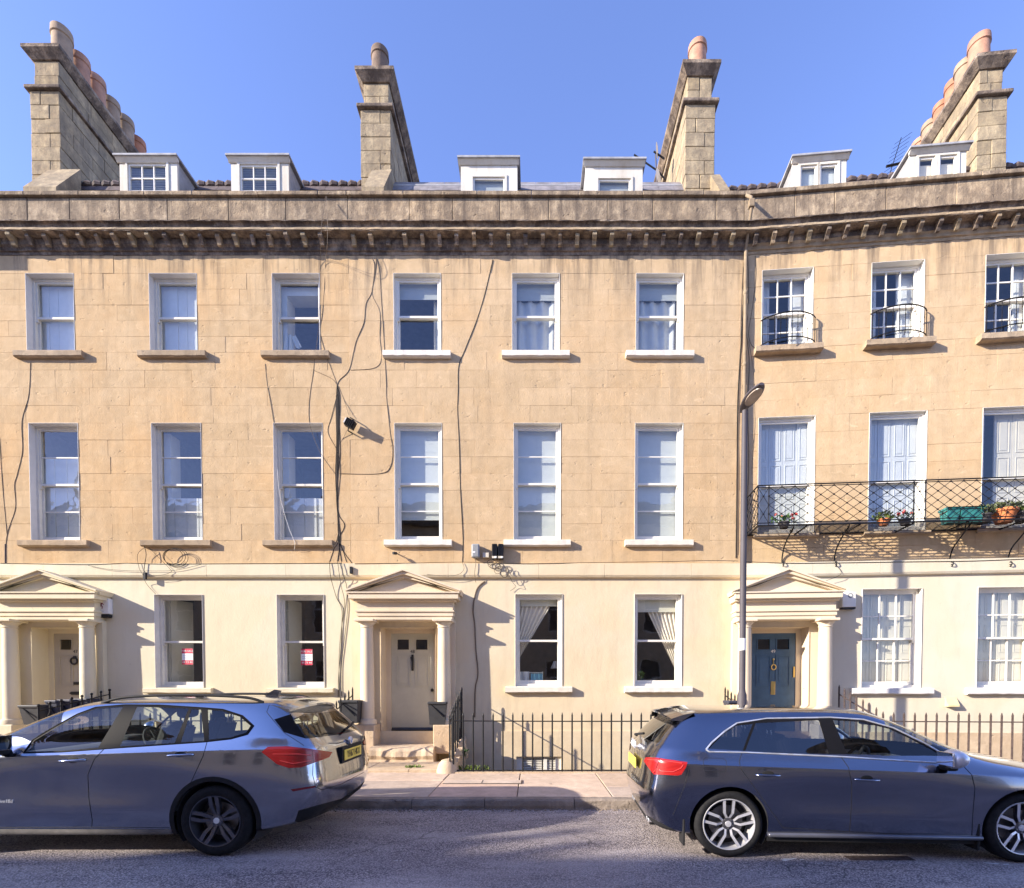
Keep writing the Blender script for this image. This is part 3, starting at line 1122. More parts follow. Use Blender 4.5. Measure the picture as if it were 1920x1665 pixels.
nm = ['left', 'middle', 'right']
w = W[48, 'first', 0]
blind(w, BLIND_W, 'white roller blind stopping short of the sill, window directly above the cream door', w['z0'] + (w['z1'] - w['z0']) * .20)
blind(W[48, 'first', 1], BLIND_W, 'white roller blind fully down in the window above the black wall boxes', W[48, 'first', 1]['z0'] - .02)
blind(W[48, 'first', 2], BLIND_W, 'white roller blind fully down in the first floor window nearest the lamp post', W[48, 'first', 2]['z0'] - .02)
w = W[48, 'top', 0]
blind(w, BLIND_G, 'rolled up grey blind in the top window with dark empty panes', w['z1'] - .28)
for i in (1, 2):
    w = W[48, 'top', i]
    blind(w, BLIND_G, 'short grey blind above eyelet curtains, top floor %s window' % ('middle' if i == 1 else 'rightmost'), w['z1'] - .30, y=.215)
    r = hung(empty('curtain'), w['H'])
    tag(r, 'pale grey eyelet curtain in the top floor window %s' % ('above the grey wall box' if i == 1 else 'nearest the street lamp'), 'curtain', 'eyelet curtains on the top floor')
    wavy(MB(), w['u0'] - .02, w['u1'] - (.0 if i == 1 else .05), w['z0'] - .02, w['z1'] - .27, .265, .025, 4).build('fabric', CURTAIN_G, r, True, 60)
    MB().tube([(w['u0'] - .05, .265, w['z1'] - .31), (w['u1'] + .05, .265, w['z1'] - .31)], .012, 8).build('pole', IRON, r)
for i in (0, 1):
    w = W[48, 'ground', i]
    blind(w, BLIND_C, 'cream roman blind pulled up in the ground floor window %s' % ('with the blue towel' if i == 0 else 'with the small green plant'), w['z1'] - (.14 if i == 0 else .26), y=.205)
    r = hung(empty('curtain'), w['H'])
    tag(r, 'cream curtain tied back to the %s' % ('left, beside the lamp and blue towel' if i == 0 else 'right, above the small green plant'), 'curtain', 'tied curtains on the ground floor')
    wd = w['u1'] - w['u0']
    zt = w['z1'] - .10
    zb = w['z0'] + (w['z1'] - w['z0']) * (.25 if i == 0 else .18)
    m = MB()
    if i == 0:
        wavy(m, w['u0'] + .02, w['u0'] + wd * .82, zb, zt, .245, .02, 7, x0b=w['u0'] - .16, x1b=w['u0'] - .02)
    else:
        wavy(m, w['u0'] + wd * .22, w['u1'] - .02, zb, zt, .245, .02, 7, x0b=w['u1'] - .03, x1b=w['u1'] + .12)
    m.build('fabric', CURTAIN_C, r, True, 60)
    m = MB()
    x = w['u0'] - .09 if i == 0 else w['u1'] + .05
    wavy(m, x - .08, x + .10, w['z0'] - .3, zb, .25, .018, 3).build('tail', CURTAIN_C, r, True, 60)
# curtain edge at the right of the middle house's top left window
w = W[48, 'top', 0]
r = hung(empty('curtain'), h48)
tag(r, 'narrow white curtain at the right side of the dark top window above the cream door', 'curtain')
wavy(MB(), w['u1'] - .16, w['u1'] - .01, w['z0'] - .1, w['z1'] - .25, .32, .02, 2).build('fabric', BLIND_W, r, True, 60)
# cloth hanging in the left house's top right window
w = W[47, 'top', 2]
r = hung(empty('hanging_cloth'), h47)
tag(r, 'crumpled white cloth hanging in the lower pane of a dark top floor window', 'cloth')
m = MB()
wavy(m, w['u0'] + .06, w['u0'] + .24, w['z0'], w['z0'] + .48, .28, .03, 2, x0b=w['u0'] + .0, x1b=w['u0'] + .22)
wavy(m, w['u0'] + .20, w['u0'] + .30, w['z0'] + .22, w['z0'] + .46, .27, .02, 1, x0b=w['u0'] + .30, x1b=w['u0'] + .42)
m.build('fabric', BLIND_W, r, True, 60)
# white inner linings of that window, seen obliquely
MB().box(w['u0'] - .05, w['u0'] + .12, .27, .62, w['z0'], w['z1']).build('shutter', SHUTTER_W, w['o'])
MB().box(w['u0'] + .12, w['u1'], .27, .60, w['z1'] - .18, w['z1'] - .02).build('window_lining', SHUTTER_W, w['o'])
for i in (1, 2):
    w = W[47, 'first', i]
    MB().box(w['u0'] - .05, w['u0'] + .10, .33, .62, w['z0'], w['z1']).build('window_lining', SHUTTER_W, w['o'])

# --- sale boards in the left house
RED = simple('red_card', (0.55, 0.03, 0.07), 0.6, var=0.05)
CARD = simple('white_card', (0.78, 0.79, 0.78), 0.6, var=0.04)
GREYP = simple('grey_print', (0.42, 0.45, 0.47), 0.7, var=0.05)
for i, (pxl, pxr, pyt, pyb) in enumerate(((341, 362, 1216, 1246), (564, 586, 1217, 1247))):
    w = W[47, 'ground', i]
    d = .178
    u0, z1 = h47.loc(pxl, pyt, d)
    u1, z0 = h47.loc(pxr, pyb, d)
    r = hung(empty('sale_board'), h47)
    tag(r, 'red and white sale card in the ground floor window %s' % ('nearer the left portico' if i == 0 else 'nearer the hanging cables'), 'sign', 'sale cards')
    hh = z1 - z0
    MB().box(u0, u1, d, d + .004, z0, z1).build('card', CARD, r)
    MB().box(u0, u1, d - .002, d - .0002, z1 - hh * .30, z1).build('top_band', RED, r)
    MB().box(u0, u1, d - .002, d - .0002, z0, z0 + hh * .27).build('bottom_band', RED, r)
    cu = (u0 + u1) / 2
    text_obj('FOR SALE', hh * .17, CARD, r, Matrix.Translation((cu, d - .004, z1 - hh * .16)) @ FACE_CAM, depth=.0005)
    text_obj('44 73 44', hh * .18, CARD, r, Matrix.Translation((cu, d - .004, z0 + hh * .14)) @ FACE_CAM, depth=.0005)
    m = MB()
    m.box(u0 + .02, u1 - .03, d - .002, d - .0002, z0 + hh * .53, z0 + hh * .56)
    m.box(u0 + .03, u1 - .05, d - .002, d - .0002, z0 + hh * .40, z0 + hh * .43)
    m.build('print_line', GREYP, r)

# --- on the middle house's inner window sills
TOWEL = simple('pale_blue_towel', (0.20, 0.50, 0.62), 0.9, var=0.1, bump=0.3)
CLOTHW = simple('white_cloth', (0.75, 0.74, 0.72), 0.9, var=0.05, bump=0.2)
w = W[48, 'ground', 0]
zf = w['z0'] - .02
u_ = w['u0']
r = hung(empty('drying_rack'), h48)
tag(r, 'white drying rack behind the glass of the ground floor window with the blue towel', 'drying rack')
m = MB()
for zz in (zf + .10, zf + .26):
    for yy in (.34, .50):
        m.tube([(u_ + .02, yy, zz), (u_ + .52, yy, zz)], .008, 6)
for x in (u_ + .02, u_ + .52):
    for yy in (.34, .50):
        m.tube([(x, yy, zf - .55), (x, yy, zf + .28)], .008, 6)
    m.tube([(x, .34, zf + .26), (x, .50, zf + .26)], .008, 6)
m.build('frame', WHITE, r)
r = hung(wavy(MB(), u_ + .27, u_ + .52, zf - .05, zf + .24, .325, .012, 3).build('towel', TOWEL, None, True), h48)
tag(r, 'pale blue towel on a drying rack behind the glass', 'towel')
r = hung(wavy(MB(), u_ + .01, u_ + .24, zf + .05, zf + .28, .325, .01, 2).build('cloth', CLOTHW, None, True), h48)
tag(r, 'white cloth on a drying rack left of the blue towel', 'cloth')
r = hung(empty('table_lamp'), h48)
tag(r, 'table lamp with white shade behind the right edge of the window with the blue towel', 'lamp')
MB().lathe([(.05, zf + .52), (.12, zf + .36), (.118, zf + .36), (.048, zf + .52)], (w['u1'] - .05, .7, 0), 20).build('lamp_shade', CLOTHW, r, True)
MB().lathe([(.0, zf - .02), (.07, zf - .02), (.06, zf + .05), (.02, zf + .1), (.015, zf + .4), (.0, zf + .4)], (w['u1'] - .05, .7, 0), 16).build('lamp_base', PLASTIC_K, r, True)
m = MB().box(u_ - .3, w['u1'] + .3, .55, .95, zf - .6, zf - .02)
r = hung(m.build('sideboard', simple('dark_wood', (.07, .045, .03), .5)), h48)
tag(r, 'dark sideboard carrying the table lamp behind the ground floor glass', 'sideboard')

LEAF_D = simple('dark_green_leaf', (0.045, 0.11, 0.02), 0.5, var=0.5, scale=14)
LEAF_L = simple('light_green_leaf', (0.16, 0.22, 0.055), 0.55, var=0.45, scale=14)
LEAF_G = simple('grey_green_leaf', (0.13, 0.16, 0.075), 0.6, var=0.4, scale=14)
TERRA = simple('terracotta', (0.62, 0.20, 0.07), 0.8, var=0.2, bump=0.2)
SOIL = simple('soil', (0.05, 0.035, 0.025), 1.0, var=0.3)


def leaves(m, c, n, rx, ry, rz, size, up=.4, blade=False):
    c = Vector(c)
    for _ in range(n):
        while True:
            q = Vector((random.uniform(-1, 1), random.uniform(-1, 1), random.uniform(-1, 1)))
            if q.length < 1:
                break
        p = c + Vector((q.x * rx, q.y * ry, q.z * rz))
        d = Vector((q.x * 1.2 + random.uniform(-.6, .6), q.y * 1.2 + random.uniform(-.6, .6), random.uniform(-.2, 1) + up)).normalized()
        s = d.cross(Vector((random.uniform(-1, 1), random.uniform(-1, 1), random.uniform(-1, 1)))).normalized()
        L = size * random.uniform(.6, 1.25)
        wd = L * (.16 if blade else .38)
        nn = d.cross(s)
        m.add([p - d * L * .5, p - s * wd + nn * wd * .2, p + d * L * .5 + nn * (-L * .08), p + s * wd + nn * wd * .2], [(0, 1, 2), (0, 2, 3)])
    return m


def pot_mesh(c, r0, r1, h, n=20):
    x, y, z = c
    return MB().lathe([(0, z), (r0, z), (r1 * .95, z + h * .78), (r1 * 1.06, z + h * .80), (r1 * 1.06, z + h), (r1 * .92, z + h), (r1 * .90, z + h * .86), (0, z + h * .86)], (x, y, 0), n)


w = W[48, 'ground', 1]
r = hung(empty('houseplant'), h48)
tag(r, 'small green houseplant behind the bottom left of a ground floor window', 'houseplant')
c = (w['u0'] + .12, .36, w['z0'] - .03)
pot_mesh(c, .045, .06, .09).build('pot', CLOTHW, r, True)
leaves(MB(), (c[0], c[1], c[2] + .19), 70, .13, .08, .10, .12, .3).build('leaves', LEAF_L, r)

# ================================================================== porticos and doors
DOOR_CREAM = simple('cream_door_paint', (0.50, 0.485, 0.40), 0.4, var=0.05)
DOOR_BEIGE = simple('beige_door_paint', (0.42, 0.38, 0.31), 0.45, var=0.05)
DOOR_BLUE = simple('blue_door_paint', (0.06, 0.12, 0.20), 0.35, var=0.18, scale=4)
BRASS = simple('brass', (0.62, 0.44, 0.16), 0.3, 1.0, var=0.1)
LETTER_K = simple('black_numeral', (0.02, 0.02, 0.02), 0.4)
DARKPANE = glass('door_glass', (.5, .5, .55), f0=.06)


def portico(H, num, cu, mat, half=1.07, dcol=-.23, dcor=-.40, colr=.135):
    g = H.loc
    zp = lambda y, d: h48.loc(757, y, d)[1]
    z_cap1 = zp(1162, dcol)          # top of capitals
    z_arch1 = zp(1138, dcor + .12)
    z_c0, z_c1 = zp(1122, dcor), zp(1112, dcor)
    z_apex = zp(1071, dcor)
    hc = .765
    ha = hc + .19
    p = MB()
    # entablature: architrave in two fasciae, frieze, bed mould
    p.box(cu - ha + .02, cu + ha - .02, dcor + .14, 0, z_cap1, z_cap1 + .07)
    p.box(cu - ha, cu + ha, dcor + .12, 0, z_cap1 + .07, z_cap1 + .15)
    p.box(cu - ha - .02, cu + ha + .02, dcor + .095, 0, z_cap1 + .15, z_cap1 + .18)
    p.box(cu - ha + .01, cu + ha - .01, dcor + .14, 0, z_cap1 + .18, z_c0 - .04)
    p.box(cu - ha - .04, cu + ha + .04, dcor + .07, 0, z_c0 - .04, z_c0)
    root = p.build('portico', mat, H.o)
    m = MB().box(cu - half, cu + half, dcor, 0, z_c0, z_c1)
    m.box(cu - half - .03, cu + half + .03, dcor - .025, 0, z_c1, z_c1 + .025)
    m.build('portico_cornice', mat, root)
    # pediment: tympanum and two raking cornices
    zt0 = z_c1 + .025
    MB().prism([(cu - half + .06, zt0), (cu + half - .06, zt0), (cu, z_apex - .08)], dcor + .13, 0).build('tympanum', mat, root)
    m = MB()
    for s in (-1, 1):
        a = Vector((cu + s * (half + .05), 0, zt0))
        b = Vector((cu, 0, z_apex))
        t = (b - a).normalized()
        n = Vector((-t.z, 0, t.x)) * (1 if t.x > 0 else -1)
        if n.z < 0:
            n = -n
        for (lo, hi, d) in ((-.10, -.045, dcor + .07), (-.045, .012, dcor + .01), (.012, .04, dcor - .03)):
            q = [a + n * lo, a + n * hi, b + n * hi, b + n * lo]
            # meet on the centre line
            k = [(v.x, v.z) for v in q]
            k[2] = (cu, b.z + hi / abs(n.z))
            k[3] = (cu, b.z + lo / abs(n.z))
            k[0] = (a.x + s * .0, zt0 + max(lo, -.0) if lo < 0 else a.z + n.z * lo)
            m.prism(k, d, 0)
    m.build('raking_cornice', mat, root)
    # columns
    zb = .88
    for s in (-1, 1):
        x = cu + s * hc
        prof = [(0, zb), (colr * 1.32, zb), (colr * 1.32, zb + .05), (colr * 1.22, zb + .09), (colr * 1.05, zb + .10), (colr, zb + .13)]
        ht = z_cap1 - .17
        for k in range(9):
            t = k / 8
            prof.append((colr * (1 - .14 * t ** 1.6), zb + .14 + (ht - zb - .14) * t))
        prof += [(colr * .95, ht + .01), (colr * .95, ht + .025), (colr * .88, ht + .03), (colr * .90, ht + .06), (colr * 1.22, ht + .105), (colr * 1.25, ht + .115), (0, ht + .115)]
        c = MB().lathe(prof, (x, dcol, 0), 28).build('column', mat, root, True, 40)
        MB().cbox(x - colr * 1.42, x + colr * 1.42, dcol - colr * 1.42, dcol + colr * 1.42, ht + .117, z_cap1 - .001, .012).build('abacus', mat, c)
        MB().cbox(x - .19, x + .19, dcol - .19, dcol + .22, .30, zb - .001, .02).build('pedestal', STEP if num == 48 else mat, root)
        # half pilaster behind the column
        MB().box(x + (.06 if s > 0 else -.20), x + (.20 if s > 0 else -.06), -.10, 0, zb - .1, z_cap1 - .001).build('pilaster', mat, root)
    # soffit between columns
    MB().box(cu - hc + .19, cu + hc - .19, dcor + .15, 0, z_cap1 - .012, z_cap1 - .001).build('soffit', mat, root)
    return root, z_cap1


def door_set(H, num, cu, mat, wallmat, knob_mat, style):
    op = OPS[num, 'door', 0]
    dd = .36
    # lining of the doorway
    m = MB()
    m.box(op[0] - .001, op[0] + .006, -.014, dd + .05, DZ0, DZ1)
    m.box(op[1] - .006, op[1] + .001, -.014, dd + .05, DZ0, DZ1)
    m.box(op[0] + .006, op[1] - .006, -.014, dd + .05, DZ1 - .006, DZ1)
    m.box(op[0] + .006, op[0] + .11, dd - .02, dd + .06, DZ0, DZ1 - .006)
    m.box(op[1] - .11, op[1] - .006, dd - .02, dd + .06, DZ0, DZ1 - .006)
    m.box(op[0] + .11, op[1] - .11, dd - .02, dd + .06, DZ1 - .09, DZ1 - .006)
    m.build('door_frame', wallmat, H.o)
    a, b, z0, z1 = op[0] + .112, op[1] - .112, DZ0 + .07, DZ1 - .092
    w = b - a
    hgt = z1 - z0
    pz0, pz1 = z0 + hgt * .835, z0 + hgt * .94
    m = MB()
    lw = w * .145
    xs = [(a + lw, a + w / 2 - w * .08), (a + w / 2 + w * .08, b - lw)]
    # leaf built round its two small panes
    m.box(a, b, dd, dd + .045, z0, pz0)
    m.box(a, b, dd, dd + .045, pz1, z1)
    for (p, q) in ((a, xs[0][0]), (xs[0][1], xs[1][0]), (xs[1][1], b)):
        m.box(p, q, dd, dd + .045, pz0, pz1)
    leaf = m.build('door', mat, H.o)
    for (p, q) in xs:
        MB().quad((p, dd + .02, pz0), (q, dd + .02, pz0), (q, dd + .02, pz1), (p, dd + .02, pz1)).build('pane', DARKPANE, leaf)
        MB().ring(p - .02, q + .02, pz0 - .02, pz1 + .02, .022, .022, .022, .022, dd - .012, dd - .0002).build('bead', mat, leaf)
        fz0, fz1 = z0 + hgt * .46, z0 + hgt * .775
        mm = MB().ring(p - .02, q + .02, fz0, fz1, .02, .02, .02, .02, dd - .013, dd - .0002)
        mm.box(p + .04, q - .04, dd - .008, dd - .0002, fz0 + .07, fz1 - .07)
        mm.build('panel', mat, leaf)
        if style == 'blue':
            fz0, fz1 = z0 + hgt * .05, z0 + hgt * .24
            mm = MB().ring(p - .0, q + .0, fz0, fz1, .015, .015, .015, .015, dd - .01, dd - .0002)
            mm.build('panel', mat, leaf)
    if style != 'blue':
        MB().prism([(dd - .03, z0 + .0), (dd - .03, z0 + .03), (dd - .0005, z0 + .075), (dd - .0005, z0)], a, b, 'x').build('weather_bar', LETTER_K if style == 'cream' else mat, leaf)
    cx = (a + b) / 2
    zn = z0 + hgt * .815
    text_obj(str(num), .095, knob_mat if style != 'blue' else CLOTHW, leaf, Matrix.Translation((cx, dd - .004, zn)) @ FACE_CAM, name='numeral', depth=.002)
    if style == 'cream':
        MB().lathe([(0, -.03), (.03, -.03), (.035, -.015), (.02, 0), (0.02, .02)], (b - .035, dd - .02, z0 + hgt * .42), 16, 'y').build('knob', LETTER_K, leaf, True)
        m = MB().box(cx - .022, cx + .022, dd - .02, dd - .0005, z0 + hgt * .62, z0 + hgt * .785)
        m.tube(spline([(cx - .03, dd - .03, z0 + hgt * .76), (cx, dd - .045, z0 + hgt * .70), (cx + .01, dd - .045, z0 + hgt * .66), (cx, dd - .03, z0 + hgt * .63)], 5), .013, 8)
        m.build('knocker', LETTER_K, leaf)
    if style == 'beige':
        m = MB()
        m.tube([(cx - .01 + .07 * math.cos(t * .4), dd - .03, z0 + hgt * .72 + .07 * math.sin(t * .4)) for t in range(17)], .018, 8)
        m.box(cx - .03, cx + .02, dd - .03, dd - .0005, z0 + hgt * .74, z0 + hgt * .77)
        m.build('knocker', LETTER_K, leaf)
        MB().cbox(cx - .04, cx + .08, dd - .03, dd - .0005, z0 + hgt * .475, z0 + hgt * .505, .01).build('lock', LETTER_K, leaf)
        MB().prism([(cx - .14, z0 + hgt * .39), (cx - .09, z0 + hgt * .405), (b - .05, z0 + hgt * .405), (b - .05, z0 + hgt * .372), (cx - .09, z0 + hgt * .372)], dd - .02, dd - .0005).build('letter_plate', LETTER_K, leaf)
    if style == 'blue':
        m = MB()
        m.tube([(cx + .045 * math.cos(t * .4), dd - .03, z0 + hgt * .655 + .055 * math.sin(t * .4)) for t in range(17)], .012, 8)
        m.lathe([(0, -.02), (.022, -.015), (.022, 0)], (cx, dd - .01, z0 + hgt * .735), 12, 'y')
        m.box(cx - .008, cx + .008, dd - .025, dd - .0005, z0 + hgt * .69, z0 + hgt * .745)
        m.build('knocker', BRASS, leaf)
        MB().cbox(cx - .045, cx + .045, dd - .015, dd - .0005, z0 + hgt * .375, z0 + hgt * .51, .006).build('letter_plate', BRASS, leaf)
        MB().cbox(b - .05, b - .012, dd - .02, dd - .0005, z0 + hgt * .55, z0 + hgt * .66, .008).build('lock', BRASS, leaf)
        MB().cbox(op[1] - .03, op[1] - .007, .16, .22, z0 + hgt * .44, z0 + hgt * .56, .006).build('entry_phone', LILAC, H.o)
    # hall behind the door panes
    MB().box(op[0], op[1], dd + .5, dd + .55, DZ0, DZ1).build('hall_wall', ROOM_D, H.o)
    return leaf


PM = {47: RENDER_A, 48: painted('cream_painted_stone', (0.68, 0.575, 0.43), dirt=0.3, lump=.3), 49: painted('ivory_painted_stone', (0.69, 0.60, 0.46), dirt=0.15, lump=.2)}
for num, H, mat, wm, st in ((47, h47, DOOR_BEIGE, PM[47], 'beige'), (48, h48, DOOR_CREAM, PM[48], 'cream'), (49, h49, DOOR_BLUE, PM[49], 'blue')):
    portico(H, num, DOORC[num], PM[num], half=1.07 if num != 49 else 1.0)
    door_set(H, num, DOORC[num], mat, wm, LETTER_K, st)
    # threshold, landing and steps; the bridge over the basement area
    cu = DOORC[num]
    MB().cbox(cu - .57, cu + .57, .02, .44, .30, DZ0 + .068, .015).build('threshold', STEP, H.o)
    s1 = MB()
    n = 26                      # one worn stone: front edge eaten away unevenly
    rows_ = []
    w1 = [random.uniform(0, 6.28) for _ in range(3)]
    for i in range(n + 1):
        u = cu - .62 + 1.24 * i / n
        q = .014 * math.sin(i * .35 + w1[0]) + .006 * math.sin(i * 1.1 + w1[1]) + random.uniform(-.004, .004)
        zq = -.022 * math.sin(math.pi * i / n) + random.uniform(-.003, .003)
        rows_.append([(u, .02, .465), (u, -.45, .46 + zq * .4), (u, -.58 + q, .45 + zq), (u, -.64 + q, .40 + zq), (u, -.66 + q * 1.3, .30 + zq), (u, -.62 + q * .6, .22), (u, -.64, .14), (u, .02, .14)])
    for i in range(n):
        for k in range(7):
            s1.quad(rows_[i][k], rows_[i + 1][k], rows_[i + 1][k + 1], rows_[i][k + 1])
    s1.add(rows_[0], [tuple(range(8))])
    s1.add(rows_[-1], [tuple(range(8))])
    s1.build('worn_step', STEP, H.o, True, 40)
    br = MB().box(cu - 1.16, cu + 1.16, -1.58, -.031, ZB, .135)
    br.build('entrance_bridge', STEP, H.o)
    for k in range(3):
        a, b = cu - 1.15 + 2.3 * k / 3, cu - 1.15 + 2.3 * (k + 1) / 3
        MB().cbox(a + .004, b - .004, -1.57, -.64, .12, .185 + random.uniform(-.008, .008), .012).build('bridge_slab', STEP, H.o)
    # low side walls carrying the side railings, uneven rubble on the middle house
    for s in (-1, 1):
        x = cu + s * 1.10
        if num == 48 and s > 0:
            m = MB()
            for q in range(26):
                yy, zz = random.uniform(-1.5, -.1), random.uniform(.16, .62)
                if zz > .75 + yy * .33:
                    continue
                c = Vector((x + random.uniform(-.05, .05), yy, zz))
                sz = random.uniform(.06, .13)
                bm_ = bmesh.new()
                bmesh.ops.create_icosphere(bm_, subdivisions=2, radius=sz)
                for v in bm_.verts:
                    v.co = Vector((v.co.x * 1.0, v.co.y * 1.5, v.co.z)) * random.uniform(.85, 1.1) + c
                m.bm(bm_)
            m.prism([(-1.5, .13), (-1.5, .2), (-.9, .35), (-.05, .62), (-.05, .13)], x - .08, x + .08, 'x')
            m.build('rubble_wall', STEP, H.o)
            b = MB().lathe([(.0, .10), (.21, .10), (.20, .17), (.165, .27), (.11, .34), (.04, .36), (0, .36)], (x - .05, -1.50, 0), 20)
            b.build('corner_stone', STEP, H.o, True)
        else:
            MB().cbox(x - .07, x + .07, -1.56, -.05, .12, .26, .02).build('bridge_kerb', STEP, H.o)

# ================================================================== the middle house's basement window
u0, u1, z0, z1 = OPS[48, 'base', 0]
bw = MB().ring(u0, u1, z0, z1, .14, .12, .06, .04, .02, .10).build('basement_window', WHITE, h48.o)
MB().box((u0 + u1) / 2 + .10, (u0 + u1) / 2 + .17, .03, .09, z0 + .06, z1 - .04).build('mullion', WHITE, bw)
for (a, b) in ((u0 + .14, (u0 + u1) / 2 + .10), ((u0 + u1) / 2 + .17, u1 - .12)):
    z = z0 + .08
    while z < z1 - .05:
        MB().obox(((a + b) / 2, .06, z), ((b - a) / 2, 0, 0), (0, .014, .011), (0, -.001, .0015)).build('louvre_slat', OFFWHITE, bw)
        z += .034
MB().box(u0, u1, .12, .14, z0, z1).build('room_wall', ROOM_D, bw)

# ================================================================== balcony and window guards of the right house
H = h49
DB = -.62
zr = H.loc(1650, 903, DB)[1]
zf = H.loc(1500, 984, DB)[1]
ub0 = H.loc(1421, 950, DB)[0]
ub1 = 7.4
bal = MB()
bal.box(ub0 - .01, ub1, DB - .012, DB + .012, zf - .012, zf + .012)
bal.box(ub0 - .01, ub0 + .015, DB + .012, 0, zf - .012, zf + .012)
bal.box(ub0, ub1, -.03, -.005, zf - .012, zf + .012)
k = ub0 + .9
while k < ub1:
    bal.box(k - .015, k + .015, DB + .012, -.03, zf - .03, zf - .013)
    k += .95
bal = bal.build('balcony', IRON, H.o)
for k in range(9):
    y = DB + .05 + (abs(DB) - .09) * k / 8
    MB().box(ub0 + .016, ub1, y - .010, y + .010, zf - .006, zf + .003).build('floor_slat', IRON, bal)
MB().tube([(ub0, DB, zr), (ub1, DB, zr)], .013, 8).build('top_rail', IRON, bal)
MB().tube([(ub0, DB, zr - .035), (ub1, DB, zr - .035)], .008, 6).build('upper_rail', IRON, bal)
MB().tube([(ub0, DB, zf + .05), (ub1, DB, zf + .05)], .009, 6).build('lower_rail', IRON, bal)
MB().tube([(ub0, DB, zr), (ub0, 0, zr)], .013, 8).build('side_rail', IRON, bal)
MB().tube([(ub0, DB, zf + .05), (ub0, 0, zf + .05)], .009, 6).build('side_rail', IRON, bal)
posts = [ub0, ub0 + .20]
u_mid = H.loc(1713, 950, DB)[0]
posts += [u_mid, u_mid + .20, u_mid + 3.05, u_mid + 3.25]
for p in posts:
    MB().tube([(p, DB, zf), (p, DB, zr)], .009, 6).build('post', IRON, bal)
z_lo, z_hi = zf + .05, zr - .035
hh = z_hi - z_lo
knots = MB()


def knot(x, y, z, s=.013):
    knots.obox((x, y, z), (s, 0, 0), (0, s * .8, 0), (0, 0, s))


def lattice(a, b, y=None, x=None, nz=4, pitch=.225):
    """crossing diagonal bars between a and b (along the front, or along the side when x is given)"""
    n = max(1, round((b - a) / pitch))
    p = (b - a) / n
    q = hh / nz
    mk = (lambda t, z: (t, DB, z)) if x is None else (lambda t, z: (x, t, z))
    for i in range(-nz, n):
        for s in (0, 1):
            pts = []
            for k in range(nz + 1):
                t = i + k if s == 0 else i + nz - k
                pts.append((a + p * t, z_lo + q * k))
            # clip to the panel
            pts = [c for c in pts if a - 1e-6 <= c[0] <= b + 1e-6]
            if len(pts) > 1:
                MB().tube([mk(*pts[0]), mk(*pts[-1])], .0055, 5).build('lattice_bar', IRON, bal)
    for i in range(n + 1):
        for k in range(nz + 1):
            c = mk(a + p * i, z_lo + q * k)
            knot(*c)
    for i in range(n):
        for k in range(nz):
            c = mk(a + p * (i + .5), z_lo + q * (k + .5))
            if False:
                knot(*c)


def xpanel(a, b):
    for (p, q) in (((a, z_lo), (b, z_lo + hh / 2)), ((b, z_lo), (a, z_lo + hh / 2)), ((a, z_lo + hh / 2), (b, z_hi)), ((b, z_lo + hh / 2), (a, z_hi))):
        MB().tube([(p[0], DB, p[1]), (q[0], DB, q[1])], .0055, 5).build('lattice_bar', IRON, bal)
    knot((a + b) / 2, DB, z_lo + hh / 4)
    knot((a + b) / 2, DB, z_lo + hh * 3 / 4)


lattice(posts[1], posts[2])
lattice(posts[3], posts[4])
xpanel(posts[0], posts[1])
xpanel(posts[2], posts[3])
xpanel(posts[4], posts[5])
lattice(posts[5], ub1)
lattice(DB, 0, x=ub0)
knots.build('lattice_knots', IRON, bal)
# scrolled brackets below
for px in (1469, 1568, 1786, 1896):
    u = H.loc(px, 1040, -.1)[0]
    zw = H.loc(px, 1056, -.02)[1]
    path = spline([(u, -.03, zw - .02), (u, -.04, zw + .12), (u, -.12, zw + .28), (u, -.30, zw + .42), (u, DB + .04, zf - .02)], 6)
    m = MB().tube(path, .013, 6)
    cc = [(u, -.03 - .055 + .055 * math.cos(t * .5) * (1 - t / 22), zw - .02 - .06 * math.sin(t * .5) * (1 - t / 22)) for t in range(17)]
    m.tube(cc, .010, 6)
    m.tube(spline([(u, DB + .04, zf - .02), (u, DB + .12, zf - .09), (u, DB + .2, zf - .08), (u, DB + .19, zf - .03)], 5), .01, 6)
    m.build('bracket', IRON, bal)
# curved guards on the top floor windows
for i in range(3):
    u0, u1, z0, z1 = OPS[49, 'top', i]
    bw_ = .15
    g = MB()
    zt, zb_ = z0 + .55, z0 + .07
    arc = lambda t, z: ((u0 - .02) + (u1 - u0 + .06) * t, -.03 - .22 * math.sin(math.pi * min(1, max(0, t))) ** .7, z)
    g.tube([arc(t / 16, zt) for t in range(17)], .012, 6)
    gd = g.build('window_guard', IRON, H.o)
    MB().tube([arc(t / 16, zb_) for t in range(17)], .010, 6).build('bottom_rail', IRON, gd)
    for k in range(1, 10):
        t = k / 10
        p0, p1 = arc(t, zb_), arc(t, zt)
        m = MB().tube([p0, p1], .006, 5)
        m.lathe([(0, -.014), (.014, 0), (0, .014)], (p0[0], p0[1], (zb_ + zt) / 2 + (.06 if k % 2 else -.06)), 6)
        m.build('bar', IRON, gd)
    for t in (0.02, .98):
        MB().tube([arc(t, zb_), arc(t, zt)], .008, 5).build('bar', IRON, gd)
    for t in (.2, .5, .8):
        a = arc(t, zb_)
        MB().tube([a, (a[0], a[1] + .03, z0 - .01)], .007, 5).build('foot', IRON, gd)
